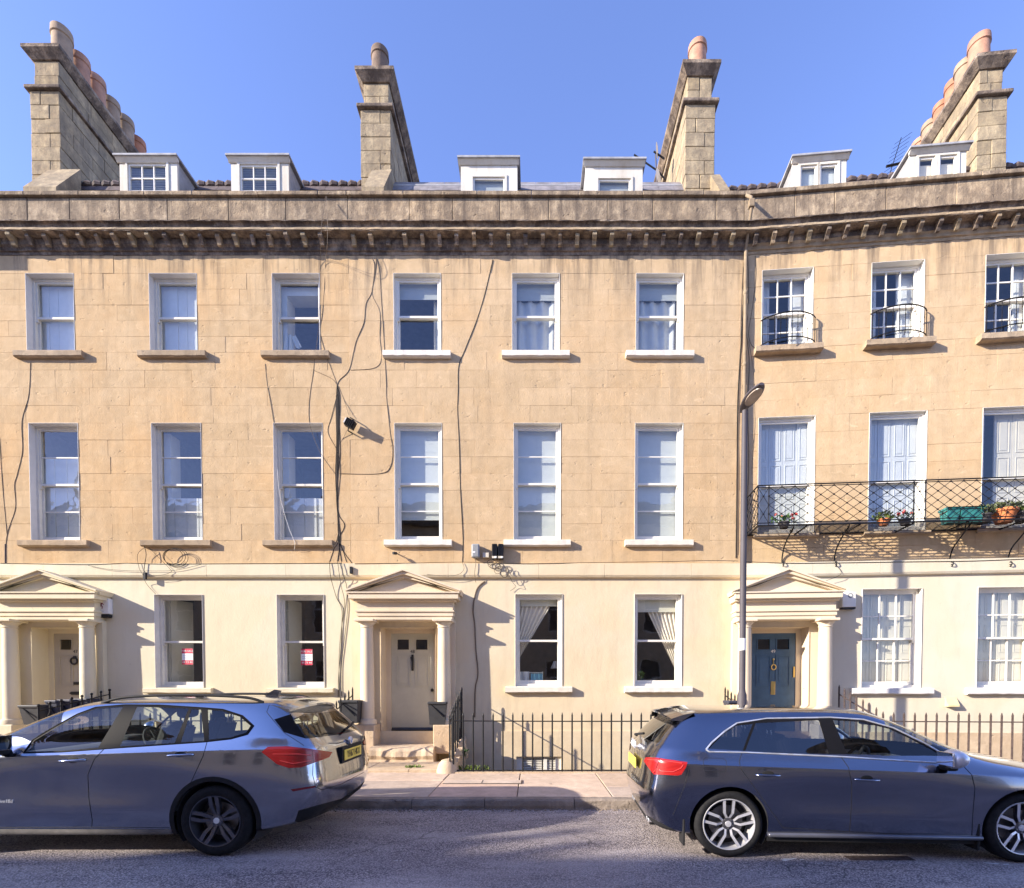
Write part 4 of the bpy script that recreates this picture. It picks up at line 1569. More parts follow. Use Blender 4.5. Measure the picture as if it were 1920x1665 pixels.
# ================================================================== ground, road, pavement
def asphalt():
    k = NT('worn_asphalt')
    p = k.pos()
    v = k.n('TexVoronoi', Scale=75.0)
    k.l(p, v.inputs['Vector'])
    v2 = k.n('TexVoronoi', Scale=150.0)
    k.l(p, v2.inputs['Vector'])
    sep = k.n('SeparateColor')
    k.l(v.outputs['Color'], sep.inputs[0])
    chip = k.ramp(sep.outputs[0], [(0, (.27, .235, .24)), (.45, (.43, .375, .365)), (.8, (.55, .485, .46)), (1, (.68, .60, .56))])
    base = k.mix(k.g(v.outputs['Distance'], .35, .75), chip, (.13, .113, .117))
    big = k.noise(.55, 5, .6)
    base = k.mix(k.g(big, .35, .7), base, k.mix(1.0, base, (.75, .74, .77), 'MULTIPLY'))
    worn = k.noise(1.7, 6, .65, vec=k.pos((.35, 1, 1)))
    base = k.mix(k.math('MULTIPLY', k.g(worn, .46, .66), .6), base, (.50, .445, .43))
    spot = k.noise(3.0, 3, .5, dist=1.5)
    base = k.mix(k.math('MULTIPLY', k.g(spot, .70, .74), .6), base, (.06, .055, .058))
    ve = k.n('TexVoronoi', Scale=.85, feature='DISTANCE_TO_EDGE')
    wv = k.n('TexNoise', Scale=2.5, Detail=5.0)
    k.l(p, wv.inputs['Vector'])
    add = k.n('VectorMath', operation='ADD')
    k.l(p, add.inputs[0])
    sc = k.n('VectorMath', operation='SCALE')
    sc.inputs['Scale'].default_value = .35
    k.l(wv.outputs['Color'], sc.inputs[0])
    k.l(sc.outputs[0], add.inputs[1])
    k.l(add.outputs[0], ve.inputs['Vector'])
    crk = k.math('MULTIPLY', k.g(ve.outputs['Distance'], .010, .002), k.g(k.noise(.5, 3, .5), .48, .58))
    base = k.mix(k.math('MULTIPLY', crk, .7), base, (.05, .045, .047))
    patch = k.noise(.28, 2, .4, vec=k.pos((.5, 1.4, 1)))
    base = k.mix(k.g(patch, .53, .56, 0, .28), base, (.20, .175, .18))
    k.col(base)
    k.set(Roughness=.88)
    k.b.inputs['Specular IOR Level'].default_value = .3
    h = k.math('SUBTRACT', k.math('MULTIPLY', k.noise(30, 4, .7), .6), k.math('MULTIPLY', v.outputs['Distance'], .8))
    h = k.math('SUBTRACT', h, k.math('MULTIPLY', v2.outputs['Distance'], .3))
    k.bump(h, .9, .012)
    return k.m


ASPHALT = asphalt()
SLAB = [stone('paving_stone_%s' % n, c, tuple(x * .72 for x in c), soot=.22, soot_col=tuple(x * .35 for x in c), bump=.4, rnd=.12, orange=.15)
        for n, c in (('pink', (.68, .50, .39)), ('buff', (.70, .545, .42)), ('grey', (.64, .52, .43)))]
KERB = stone('kerb_stone', (.40, .33, .27), (.24, .20, .17), soot=.35, soot_col=(.07, .06, .055), bump=.9, rub=.8)
DIRT = simple('gutter_dirt', (.10, .085, .07), 1.0, var=.5, scale=14, bump=.8, bscale=50)
tag(MB().quad((-260, -260, -2.15), (260, -260, -2.15), (260, 260, -2.15), (-260, 260, -2.15)).build('ground', DIRT), kind='structure')
KX = 2.2


def kerb_y(x):
    return 6.68 if x < KX else 6.68 - (x - KX) * math.tan(R(3.2))


def back_y(x):
    return 8.83 if x < 3.2 else 8.83 - (x - 3.2) * math.tan(R(5))


xs = [-48, KX, 40]
m = MB()
m.prism([(-48, -1.7), (40, -1.7), (40, kerb_y(40) + .02), (KX, kerb_y(KX) + .02), (-48, 6.70)], -.4, 0.0, 'z')
tag(m.build('road', ASPHALT), kind='structure')
m = MB()
m.prism([(-48, 6.86), (KX, 6.86), (40, kerb_y(40) + .18), (40, back_y(40)), (3.2, 8.83), (-48, 8.83)], -2.14, .085, 'z')
pave = tag(m.build('pavement', DIRT), kind='structure')
m = MB().prism([(-48, -5.35), (40, -5.35), (40, -1.7), (-48, -1.7)], -.4, .12, 'z')
tag(m.build('pavement_opposite', SLAB[2]), kind='structure')
# area floor
m = MB().quad((-30, 8.8, ZB), (30, 7, ZB), (30, 11, ZB), (-30, 11, ZB))
tag(m.build('area_floor', STEP), kind='structure')
# paving slabs: two uneven rows
x = -14.0
while x < 13.0:
    L = random.uniform(.85, 1.55)
    y0, y1 = kerb_y(x) + .185, back_y(x) - .01
    cut = y0 + (y1 - y0) * random.choice([.36, .42, .30, .62, 1.0, .52])
    rows = [(y0, cut), (cut, y1)] if cut < y1 - .05 else [(y0, y1)]
    for (a, b) in rows:
        g = .006
        za = .128 + random.uniform(-.004, .003)
        t = kerb_y(x + L) - kerb_y(x)
        m = MB()
        pts = [(x + g, a + g), (x + L - g, a + g + t), (x + L - g, b - g + t * .9), (x + g, b - g)]
        c = .008
        lo = [(p[0], p[1], .07) for p in pts] + [(p[0], p[1], za - c) for p in pts]
        cx, cy = sum(p[0] for p in pts) / 4, sum(p[1] for p in pts) / 4
        lo += [(p[0] + (c if p[0] < cx else -c), p[1] + (c if p[1] < cy else -c), za + random.uniform(-.0025, .0025)) for p in pts]
        m.add(lo, [(8, 9, 10, 11)] + [(k, (k + 1) % 4, 4 + (k + 1) % 4, 4 + k) for k in range(4)] + [(4 + k, 4 + (k + 1) % 4, 8 + (k + 1) % 4, 8 + k) for k in range(4)])
        m.build('paving_slab', random.choice(SLAB), pave)
    x += L
x = -14.0
while x < 13.0:
    L = random.uniform(.8, 1.3)
    q = random.uniform(-.006, .006)
    y0, t = kerb_y(x), kerb_y(x + L) - kerb_y(x)
    m = MB()
    n = 6
    rows = []
    for i in range(n + 1):
        xx = x + .004 + (L - .008) * i / n
        yy = y0 + t * i / n
        j = lambda s=.006: random.uniform(-s, s)
        rows.append([(xx, yy + j(), -.1), (xx, yy + j() + q, .045 + j()), (xx, yy + .012 + j(), .105 + j()), (xx, yy + .035 + j(), .126 + j(.003)), (xx, yy + .175, .128 + j(.002)), (xx, yy + .175, -.1)])
    for i in range(n):
        for k in range(5):
            m.quad(rows[i][k], rows[i + 1][k], rows[i + 1][k + 1], rows[i][k + 1])
    m.add(rows[0], [tuple(range(6))])
    m.add(rows[-1], [tuple(range(6))])
    m.build('kerb_stone', KERB, pave)
    x += L
# grit along the gutter, bird lime and scraps on the road
m = MB()
for _ in range(900):
    xx = random.uniform(-4, 4)
    yy = kerb_y(xx) - abs(random.gauss(0, .05)) - .005
    s = random.uniform(.003, .011)
    m.obox((xx, yy, s * .6), (s, 0, 0), (0, s * random.uniform(.6, 1.2), 0), (random.uniform(-.3, .3) * s, 0, s * .7))
tag(m.build('gutter_grit', KERB), 'loose grit and leaf bits lying along the gutter', 'grit', kind='stuff')
SPLAT = simple('bird_lime', (.62, .62, .62), .8, var=.2, scale=40)
for px, py, w_, lab in ((746, 1613, .05, 'small white splash on the road left of centre'), (1490, 1612, .16, 'long white splash on the road beside the right car rear door'),
                        (1535, 1618, .05, 'small pair of white specks on the road below the right car front door'), (1572, 1619, .10, 'white streak on the road below the right car front door handle'), (1875, 1620, .12, 'white splash on the road by the front wheel at the right edge')):
    c = on_z(px, py, .004)
    m = MB()
    for _ in range(5):
        o_ = Vector((random.uniform(-.5, .5) * w_ * 1.5, random.uniform(-.25, .25) * w_, 0))
        k = 9
        rr = w_ * random.uniform(.08, .28)
        pts = [(c.x + o_.x + rr * math.cos(6.283 * i / k) * random.uniform(.6, 1.8), c.y + o_.y + rr * .5 * math.sin(6.283 * i / k) * random.uniform(.6, 1.3), .004) for i in range(k)]
        m.add(pts, [tuple(range(k))])
    tag(m.build('bird_lime', SPLAT), lab, 'stain', 'white splashes on the road', 'stuff')
# iron drain cover by the right car
c = on_z(1660, 1614, .004)
m = MB().box(c.x - .30, c.x + .30, c.y + .02, c.y + .14, -.02, .0045)
dr = tag(m.build('drain_cover', IRON_B), 'rusty rectangular iron cover let into the road beside the right car', 'drain cover')
for k in range(2):
    MB().box(c.x - .27, c.x + .27, c.y + .04 + k * .045, c.y + .06 + k * .045, .0044, .007).build('rib', IRON_B, dr)
# service covers in the pavement
for px, py, lab in ((905, 1466, 'stone framed service cover in the pavement before the railings'),):
    c = on_z(px, py, .13)
    r = tag(empty('service_cover', (c.x, c.y, 0)), lab, 'cover')
    MB().ring(-.62, .62, -.2, .2, .0, .0, .0, .0, 0, 0)
    MB().box(-.60, .60, -.13, .13, .12, .1345).build('plate', SLAB[2], r)
    MB().box(-.012, .0, -.12, .12, .1346, .1375).build('lifting_slot', DIRT, r)
    MB().box(-.60, .60, -.155, -.135, .12, .136).build('rim', DIRT, r)
    MB().box(.605, .62, -.15, .15, .12, .1365).build('rim', IRON_B, r)

# ================================================================== railings
def railing(pts, label, mat, zb, zt, zr, spacing=.17, r=.0155, ball=False, grp='iron area railings', skip=None):
    """pts: plan polyline; zb/zt/zr: functions of t in 0..1 giving base, tip and rail height"""
    pts = [Vector((p[0], p[1], 0)) for p in pts]
    L = sum((b - a).length for a, b in zip(pts[:-1], pts[1:]))
    root = tag(empty('railing', pts[0]), label, 'railing', grp)
    o = pts[0]

    def at(s):
        for a, b in zip(pts[:-1], pts[1:]):
            l_ = (b - a).length
            if s <= l_ + 1e-6:
                return a + (b - a) * (s / l_)
            s -= l_
        return pts[-1].copy()
    n = max(2, int(L / spacing))
    cache = {}
    for i in range(n + 1):
        t = i / n
        p = at(L * t) - o
        b, tip = zb(t), zt(t)
        key = (round(b, 3), round(tip, 3))
        lean = random.uniform(-.004, .004)
        if key not in cache:
            m = MB()
            if ball:
                m.tube([(0, 0, b), (0, 0, tip - .05)], r, 8)
                bm_ = bmesh.new()
                bmesh.ops.create_uvsphere(bm_, u_segments=10, v_segments=6, radius=.026)
                bmesh.ops.translate(bm_, verts=bm_.verts, vec=(0, 0, tip - .025))
                m.bm(bm_)
            else:
                m.tube([(0, 0, b), (0, 0, tip - .09), (0, 0, tip - .05), (0, 0, tip)], r, 6, taper=[1, 1, 1.05, .25])
            cache[key] = m.build('bar', mat, root)
            ob = cache[key]
        else:
            ob = cache[key].copy()
            col.objects.link(ob)
        ob.location = p
        ob.rotation_euler = (lean, lean * .7, 0)
    K = max(2, int(L / .4))
    m = MB()
    path = [at(L * i / K) - o + Vector((0, 0, zr(i / K))) for i in range(K + 1)]
    m.tube(path, .011, 6)
    m.build('rail', mat, root)
    m = MB()
    m.tube([at(L * i / K) - o + Vector((0, 0, zb(i / K) + .03)) for i in range(K + 1)], .012, 6)
    m.build('rail', mat, root)
    return root


def area_kerb(pts, label):
    m = MB()
    for a, b in zip(pts[:-1], pts[1:]):
        a, b = Vector((*a, 0)), Vector((*b, 0))
        t = (b - a).normalized()
        nn = Vector((-t.y, t.x, 0))
        m.obox((a + b) / 2 + Vector((0, 0, .105)), (b - a) / 2, nn * .06, (0, 0, .045))
    o = m.build('area_kerb', STEP)
    tag(o, label, 'kerb')


YR = 8.78
cst = lambda v: (lambda t: v)
c47, c48 = X47 + DOORC[47], X48 + DOORC[48]
p49 = lambda u, d: (h49.m @ Vector((u, d, 0)))[:2]
c49 = DOORC[49]
side_r = 1.10
area_kerb([(c48 + side_r + .1, YR), p49(c49 - side_r - .1, -1.58)], 'low stone kerb under the railings of the middle house')
area_kerb([(c47 + side_r + .1, YR), (c48 - side_r - .1, YR)], 'low stone kerb under the railings behind the left car')
area_kerb([p49(c49 + side_r + .1, -1.58), p49(8.2, -1.58)], 'low stone kerb under the railings behind the right car')
railing([(c48 + side_r + .06, YR), p49(c49 - side_r, -1.58)], 'straight run of black spiked railings before the basement of the middle house', IRON, cst(.14), lambda t: 1.175, lambda t: 1.03 - .01 * math.sin(t * 3.1))
railing([(c47 + side_r, YR), (c48 - side_r, YR)], 'black spiked railings mostly hidden behind the left parked car', IRON, cst(.14), cst(1.175), cst(1.03))
railing([p49(c49 + side_r, -1.58), p49(8.2, -1.58)], 'brown spiked railings above the bonnet of the right parked car', IRON_B, cst(.14), cst(1.185), cst(1.03))
ramp = lambda a, b: (lambda t: a + (b - a) * t)
for (nm_, cx, s, mat, ball) in ((47, c47, 1, IRON, True), (48, c48, -1, IRON, False), (48, c48, 1, IRON, False)):
    x = cx + s * side_r
    lab = {(47, 1): 'ball topped side railing of the left portico above the car windscreen', (48, -1): 'short side railing left of the cream door behind the left car roof',
           (48, 1): 'sloping side railing right of the cream door steps'}[nm_, s]
    railing([(x, YR), (x, YF - .12)], lab, mat, ramp(.22, .30), ramp(1.17, 1.62) if not ball else ramp(1.32, 1.58), ramp(1.00, 1.45) if not ball else ramp(1.2, 1.47), spacing=.19, ball=ball)
railing([p49(c49 - side_r, -1.58), p49(c49 - side_r, -.12)], 'short side railing between the lamp post and the middle house', IRON, ramp(.22, .3), ramp(1.3, 1.62), ramp(1.12, 1.45), spacing=.19)
railing([p49(c49 + side_r, -1.58), p49(c49 + side_r, -.12)], 'sloping side railing right of the blue door', IRON_B, ramp(.22, .3), ramp(1.2, 1.66), ramp(1.03, 1.47), spacing=.19)
# handrail of the basement stair at the far right
m = MB()
a, b = p49(6.1, -1.2), p49(7.3, -1.2)
m.tube([(a[0], a[1], .3), (b[0], b[1], 1.1), (b[0] + .6, b[1] - .05, 1.1)], .016, 8)
for t in (.1, .5, .9):
    q = [a[0] + (b[0] - a[0]) * t, a[1] + (b[1] - a[1]) * t]
    m.tube([(q[0], q[1], -.8 + t * .8), (q[0], q[1], .3 + .8 * t)], .012, 6)
r = tag(m.build('stair_handrail', IRON), 'black handrail of basement stairs behind the brown railings at the right', 'handrail')

# ================================================================== street lamp
LAMPGREY = simple('grey_painted_steel', (.07, .062, .072), .65, .0, var=.12, scale=3)
LENS = simple('lamp_lens', (.35, .29, .24), .25, var=.2)
yl = 8.58
b = on_y(1391, 1330, yl)
t_ = on_y(1402, 770, yl)
lp = tag(empty('street_lamp', (b.x, yl, .13)), 'tall grey street lamp with flat oval head before the right house', 'street lamp')
lx = b.x
dz = t_.z
pl = MB().lathe([(.0, 0), (.075, 0), (.075, 1.35), (.058, 1.40), (.052, 1.45), (.050, dz - 1.0), (.045, dz - .13), (0, dz - .13)], (0, 0, 0), 20)
pl.build('pole', LAMPGREY, lp, True)
MB().lathe([(.054, 2.1), (.054, 2.3)], (0, 0, 0), 20).build('sticker', CARD, lp, True)
MB().lathe([(.078, .55), (.078, 1.0)], (0, 0, 0), 16, a0=R(-140), a1=R(-60)).build('access_door', LAMPGREY, lp, True)
zc = dz - .10
m = MB()
N, K = 20, 8
base = 0
prof = []
for i in range(N + 1):
    s = i / N
    wd = .135 * (math.sin(math.pi * min(1, s * .92 + .04)) ** .55) * (1 - .35 * (1 - s) ** 2)
    prof.append((.16 - .72 * s, wd, .055 * math.sin(math.pi * (s * .9 + .05)) ** .6 + .012))
for (y, wd, hh_) in prof:
    for k in range(K * 2):
        w_ = math.pi * 2 * k / (K * 2)
        z = hh_ * math.sin(w_)
        m.v.append((wd * math.cos(w_) + .04 * (.16 - y), y, zc + .03 + (z if z > 0 else z * .45) - (.16 - y) * -.06))
for i in range(N):
    for k in range(K * 2):
        k2 = (k + 1) % (K * 2)
        m.f.append((i * K * 2 + k, i * K * 2 + k2, (i + 1) * K * 2 + k2, (i + 1) * K * 2 + k))
m.f.append(tuple(range(K * 2)))
m.f.append(tuple(N * K * 2 + k for k in range(K * 2)))
m.build('lamp_head', LAMPGREY, lp, True)
m = MB()
pts = []
for k in range(24):
    w_ = 2 * math.pi * k / 24
    y = -.29 + .22 * math.sin(w_)
    pts.append((.095 * math.cos(w_) + .04 * (.16 - y), y, zc + .0 + (.16 - y) * .06 - .004))
m.add(pts, [tuple(range(24))])
m.add([(p[0], p[1], p[2] + .03) for p in pts] + pts, [(k, (k + 1) % 24, 24 + (k + 1) % 24, 24 + k) for k in range(24)])
m.build('lens', LENS, lp)

# ================================================================== boxes, alarms, cameras on the walls
def wbox(H, pxl, pxr, pyt, pyb, d0, d1, mat, name, label, cat, ch=.01, parts=None, grp=None):
    u0, z1 = H.loc(pxl, pyt, d1)
    u1, z0 = H.loc(pxr, pyb, d1)
    r = tag(hung(empty(name), H), label, cat, grp)
    MB().cbox(u0, u1, d1, d0, z0, z1, ch).build('casing', mat, r)
    return r, u0, u1, z0, z1


GREYBOX = simple('grey_abs_box', (.27, .28, .28), .5, var=.08)
CREAMBOX = simple('cream_plastic', (.62, .56, .45), .5, var=.06)
r, u0, u1, z0, z1 = wbox(h48, 883.5, 899, 1019, 1045, -.012, -.13, GREYBOX, 'utility_box', 'grey utility box on the wall above the string band', 'box', .03)
MB().box(u0 + .03, u0 + .08, -.133, -.1301, z0 + .09, z0 + .12).build('label_plate', CARD, r)
r, *_ = wbox(h48, 905, 917, 1036, 1045, -.012, -.07, CREAMBOX, 'junction_box', 'small cream junction box between the grey and black wall boxes', 'box', .008)
for k, (a, b) in enumerate(((922, 932.3), (933.7, 944))):
    r, u0, u1, z0, z1 = wbox(h48, a, b, 1019, 1047, -.012, -.14, PLASTIC_K, 'cable_box', 'black ribbed cable box, %s of the pair beside the window sill' % ('left' if k == 0 else 'right'), 'box', .02, grp='pair of black cable boxes')
    MB().box(u0 + .004, u1 - .004, -.143, -.1402, z0 + .005, z0 + .045).build('label_plate', CREAMBOX, r)
    MB().lathe([(0, -.148), (.02, -.147), (.02, -.1432)], (u1 - .035, 0, z0 + .025), 12, 'y').build('seal', CARD, r, True)
    for q in range(4):
        x = u0 + .015 + (u1 - u0 - .03) * q / 3
        MB().box(x - .005, x + .005, -.15, -.139, z0 + .06, z1 - .01).build('rib', PLASTIC_K, r)
# alarm box of the left house
r, u0, u1, z0, z1 = wbox(h47, 182, 204, 1122, 1151, -.0, -.11, CLOTHW, 'alarm_box', 'white alarm box with red running figure beside the left portico', 'alarm box', .015)
MB().cbox(u0 + .01, u1 - .005, -.115, -.001, z0 - .075, z0 - .002, .025).build('strobe', PLASTIC_K, r)
RUN = simple('dark_red_print', (.22, .02, .03), .6)
cu, cz = u0 + .085, (z0 + z1) / 2 + .02
m = MB()
m.lathe([(0, -.113), (.012, -.113), (.012, -.1102)], (cu + .02, 0, cz + .062), 10, 'y')
for (a, b, w_) in (((.012, .045), (-.012, .0), .012), ((.02, .035), (.045, .012), .006), ((.0, .04), (-.04, .03), .006), ((-.012, .0), (.018, -.03), .008), ((.018, -.03), (.012, -.07), .007), ((-.012, .0), (-.02, -.035), .008), ((-.02, -.035), (-.055, -.045), .007)):
    A, B = Vector((cu + a[0], -.112, cz + a[1])), Vector((cu + b[0], -.112, cz + b[1]))
    t = (B - A).normalized()
    nn = Vector((-t.z, 0, t.x))
    m.obox((A + B) / 2, (B - A) / 2 + t * .003, (0, .0016, 0), nn * w_)
m.build('running_figure', RUN, r)
text_obj('ALARM', .030, GREYP, r, Matrix.Translation((cu, -.1115, z0 + .05)) @ FACE_CAM, depth=.0008)
# alarm box of the right house
r, u0, u1, z0, z1 = wbox(h49, 1580, 1605, 1110, 1138, -.0, -.10, WHITE, 'alarm_box', 'white alarm box with grey oval badge between blue door and window', 'alarm box', .012)
MB().box(u0 + .002, u1 - .002, -.09, -.001, z0 - .035, z0 - .0005).build('strobe', PLASTIC_K, r)
MB().lathe([(0, -.106), (.05, -.105), (.05, -.1002)], ((u0 + u1) / 2 + .02, 0, z1 - .07), 20, 'y').build('badge', GREYBOX, r, True)
MB().lathe([(0, -.108), (.025, -.107), (.025, -.1052)], ((u0 + u1) / 2 + .02, 0, z1 - .07), 20, 'y').build('badge_ring', WHITE, r, True)
# vent hood of the right house
u0, z1 = h49.loc(1775, 1307, -.05)
u1, z0 = h49.loc(1796, 1325, -.05)
YEL = simple('yellowed_plastic', (.66, .55, .30), .5, var=.08)
m = MB().prism([(0, z1), (-.10, z0 + .03), (-.10, z0), (0, z0)], u0, u1, 'x')
tag(hung(m.build('vent_hood', YEL), h49), 'small yellowed vent hood on the wall between the right ground floor windows', 'vent')
# floodlight hanging on its cables
r = tag(hung(empty('floodlight'), h48), 'black floodlight hanging askew from cables between first floor windows', 'floodlight')
c = h48.P(657, 795, -.14)
ax, az_ = Vector((.75, 0, -.4)).normalized(), Vector((.4, 0, .75)).normalized()
MB().obox(c, ax * .09, Vector((0, .05, 0)), az_ * .075).build('body', PLASTIC_K, r)
m = MB()
for k in range(5):
    m.obox(c + ax * (-.07 + .035 * k) + Vector((0, -.065, 0)), ax * .006, Vector((0, .02, 0)), az_ * .07)
m.build('fins', IRON, r)
MB().obox(c - ax * .10 + Vector((0, -.02, 0)), ax * .012, Vector((0, .045, 0)), az_ * .05).build('glass_front', LILAC, r)
MB().tube([c + az_ * .08, c + az_ * .12 + Vector((0, .05, 0)), h48.P(657, 783, -.012)], .012, 6).build('bracket', IRON, r)
MB().tube([c - az_ * .07, c - az_ * .13 + Vector((.0, .03, 0)), h48.P(660, 812, -.012)], .014, 6).build('arm', IRON, r)
# camera under a sill
r = tag(hung(empty('security_camera'), h48), 'small dark security camera below the white sill above the cream door', 'camera')
c = h48.P(737, 1037, -.17)
MB().tube([c, c + Vector((.05, .06, .01))], .028, 12).build('body', PLASTIC_K, r)
MB().tube([c + Vector((.05, .06, .01)), c + Vector((.06, .155, .02))], .012, 8).build('bracket', PLASTIC_K, r)
for H, px, py, lab in ((h47, 270, 1079, 'small black cable junction on the string band of the left house'), (h47, 657.5, 1068, 'small black cable junction on the string band left of the middle portico')):
    wbox(H, px - 2.5, px + 3, py - 6, py + 7, -.075, -.12, PLASTIC_K, 'cable_junction', lab, 'junction', .006)

# ================================================================== cables on the fronts
def cable(H, pts, label, mat=CABLE, r=.008, d=-.012, n=5, parent=None, grp='cables on the house fronts'):
    path = spline([H.P(x, y, d if len(q) == 0 else q[0]) for (x, y, *q) in pts], n)
    o = MB().tube(path, r * .62, 5).build('cable', mat, parent)
    if parent is None:
        hung(o, H)
        tag(o, label, 'cable', grp)
    return o


dc = -.38   # in front of the cornice
cable(h47, [(611, 368, -.1), (604, 412, dc), (602, 445, dc), (601, 484, -.04), (599, 560), (597, 620), (590, 670), (587, 700), (580, 750), (581, 796), (601, 849), (629, 889)], 'thin cable crossing the window below the left of two parapet drops', CABLE_B, .006)
cable(h47, [(612, 368, -.1), (614, 412, dc), (614, 455, dc), (611, 486, -.04), (608, 540), (604, 590), (600, 622), (610, 662), (632, 720)], 'thin cable dropping from the parapet past the right jamb of the upper window', CABLE_B, .006)
cable(h47, [(590, 695), (622, 710), (632, 722)], 'short cable curving from below the sill into the vertical bundle', CABLE_B)
cable(h48, [(697, 484), (702, 500), (697, 547), (686, 570), (682, 605), (667, 642), (655, 692), (637, 712), (632, 722)], 'cable snaking down from the cornice left to the vertical bundle', CABLE_B, .010)
cable(h48, [(706, 484), (702, 520), (698, 552), (712, 585), (712, 632), (715, 672), (702, 690), (658, 694)], 'looping cable forking right below the cornice then back left', CABLE_B, .008)
cable(h48, [(706, 484), (712, 515), (716, 580), (721, 660), (724, 720), (725, 750), (732, 816), (736, 841), (732, 874), (712, 888), (637, 888)], 'long cable passing the white sill end then turning left to the bundle', CABLE_B, .009)
cable(h48, [(924, 487), (910, 547), (895, 597), (872, 655), (860, 687), (859, 730), (858, 770), (861, 831), (863, 912), (868, 1010), (867, 1053)], 'lone black cable running down right of the windows over the cream door', CABLE, .010)
cable(h47, [(497, 682), (501, 720), (508, 760), (513, 792)], 'short straight cable between two windows at the left of the bundle', CABLE_B, .007)
cable(h47, [(520, 880), (525, 930), (540, 985), (552, 1016, -.12), (552, 1030)], 'white cord hanging across the lower sash of a first floor window', WHITE, .006, d=-.05)
cable(h47, [(57, 680), (54, 740), (41, 790), (42, 845), (32, 890), (27, 910), (29, 952), (15, 995), (11, 1022), (10, 1055)], 'cable snaking down beside the leftmost windows', CABLE_B, .009)
cable(h47, [(-2, 820), (0, 840), (5, 915), (11, 980), (13, 1003)], 'thin cable at the very left edge of the front', CABLE_B, .007)
cable(h47, [(10, 1020), (10, 1056)], 'thick lead-in tube above the left portico', LAMPGREY, .02)
bd = tag(hung(empty('cable_bundle'), h47), 'thick black bundle of cables hanging vertically between the two left houses', 'cables')
for pts, r_ in (([(632, 722), (635, 760), (634, 860), (631, 930), (635, 980), (638, 1010), (633, 1052)], .014), ([(632, 722), (637, 745), (636, 800), (638, 850), (632, 900), (634, 960), (646, 985), (636, 1010), (645, 1035), (660, 1056)], .010),
                ([(632, 722), (630, 760), (631, 830), (629, 890), (632, 950), (634, 1012), (626, 1030), (618, 1053)], .009), ([(634, 733), (621, 783), (615, 811), (632, 845), (638, 880), (633, 940)], .006),
                ([(633, 725), (633, 800), (632, 880), (633, 960), (635, 1012), (640, 1052)], .012), ([(635, 1010), (642, 1030), (650, 1054)], .008), ([(634, 1000), (628, 1020), (610, 1018), (606, 1014)], .006),
                ([(618, 1053, -.09), (619, 1075, -.10), (622, 1090, -.06), (631, 1120), (641, 1141), (641, 1171), (639, 1217), (635, 1267), (634, 1307)], .009),
                ([(633, 1052, -.09), (636, 1075, -.1), (640, 1100, -.05), (646, 1130), (640, 1180), (636, 1230), (636, 1307)], .008), ([(640, 1052, -.09), (644, 1078, -.1), (650, 1100), (652, 1140), (645, 1205), (640, 1250), (640, 1305)], .009)):
    cable(h47, pts, None, CABLE, r_, parent=bd)
cable(h48, [(634, 723), (645, 750), (654, 778, -.06)], 'cable from the bundle down to the floodlight', CABLE_B, .007)
cable(h48, [(650, 808, -.05), (643, 822), (636, 833)], 'cable tail from the floodlight back to the bundle', CABLE_B, .007)
cable(h47, [(0, 1056), (60, 1057), (165, 1058.5), (240, 1056), (300, 1057.5), (400, 1057), (520, 1056.5), (640, 1056)], 'cable lying along the top of the string band on the left house', CABLE, .008, d=-.08)
cable(h48, [(665, 1057), (760, 1056), (870, 1054), (980, 1057), (1100, 1055), (1250, 1053), (1330, 1051), (1384, 1052)], 'cable lying along the top of the string band on the middle house', CABLE, .009, d=-.08)
cable(h49, [(1392, 1053), (1480, 1056), (1560, 1055.5), (1700, 1053.5), (1820, 1052), (1925, 1048)], 'cable lying along the string band under the balcony', CABLE, .011, d=-.08)
cable(h47, [(165, 1060), (200, 1067), (240, 1070), (280, 1070.5), (330, 1069), (378, 1058)], 'slack cable sagging across the band of the left house', CABLE, .006, d=-.10)
cable(h47, [(272, 1026), (258, 1040), (261, 1065), (268, 1078, -.12), (275, 1095, -.03), (292, 1114, -.03)], 'cable looping below a left house sill to the window under it', CABLE, .006, d=-.10)
cable(h47, [(279, 1026), (298, 1046), (318, 1066), (321, 1072), (305, 1078), (279, 1080)], 'looping cable end beside the coil below a left house sill', CABLE, .006, d=-.10)
cable(h47, [(271, 1024), (274, 1040), (271, 1060), (270, 1074)], 'thick short cable rising from the junction to a sill', CABLE, .010, d=-.10)
co = tag(hung(empty('cable_coil'), h47), 'coil of thin black cable hanging below a left house sill', 'cable')
for k in range(3):
    c = h47.P(324 + k * 3, 1043 + k, -.10)
    MB().tube([(c.x + (.20 + .02 * k) * math.cos(t * .3), c.y + .004 * k, c.z + (.15 + .02 * k) * math.sin(t * .3)) for t in range(22)], .005, 5).build('cable', CABLE, co)
co = tag(hung(empty('cable_coil'), h48), 'tangle of coiled cable under the black wall boxes', 'cable')
for k, (cx, cy, ra, rb) in enumerate(((926, 1058, 11, 7), (929, 1062, 10, 5), (933, 1070, 6, 6), (946, 1073, 7, 10), (954, 1070, 5, 6), (922, 1055, 8, 5), (936, 1060, 8, 6))):
    c = h48.P(cx, cy, -.11)
    MB().tube([(c.x + ra / 92 * math.cos(t * .3), c.y - .006 * k, c.z + rb / 92 * math.sin(t * .3)) for t in range(22)], .0055, 5).build('cable', CABLE if k % 2 else CABLE_B, co)
cable(h48, [(890, 1046, -.1), (892, 1056, -.1), (890, 1075, -.10), (892, 1092, -.05)], 'cable dropping from the grey utility box', CABLE_B, .009)
cable(h48, [(909, 1090), (894, 1105), (887, 1141), (890, 1171), (892, 1217), (896, 1262), (891, 1292), (890, 1345)], 'thick brown cable winding down the wall right of the middle portico', CABLE_B, .022)
cable(h48, [(867, 1054, -.09), (870, 1066, -.1), (862, 1076, -.1), (840, 1080, -.1), (800, 1077, -.1)], 'cable hooking round the band above the middle portico', CABLE_B, .007)
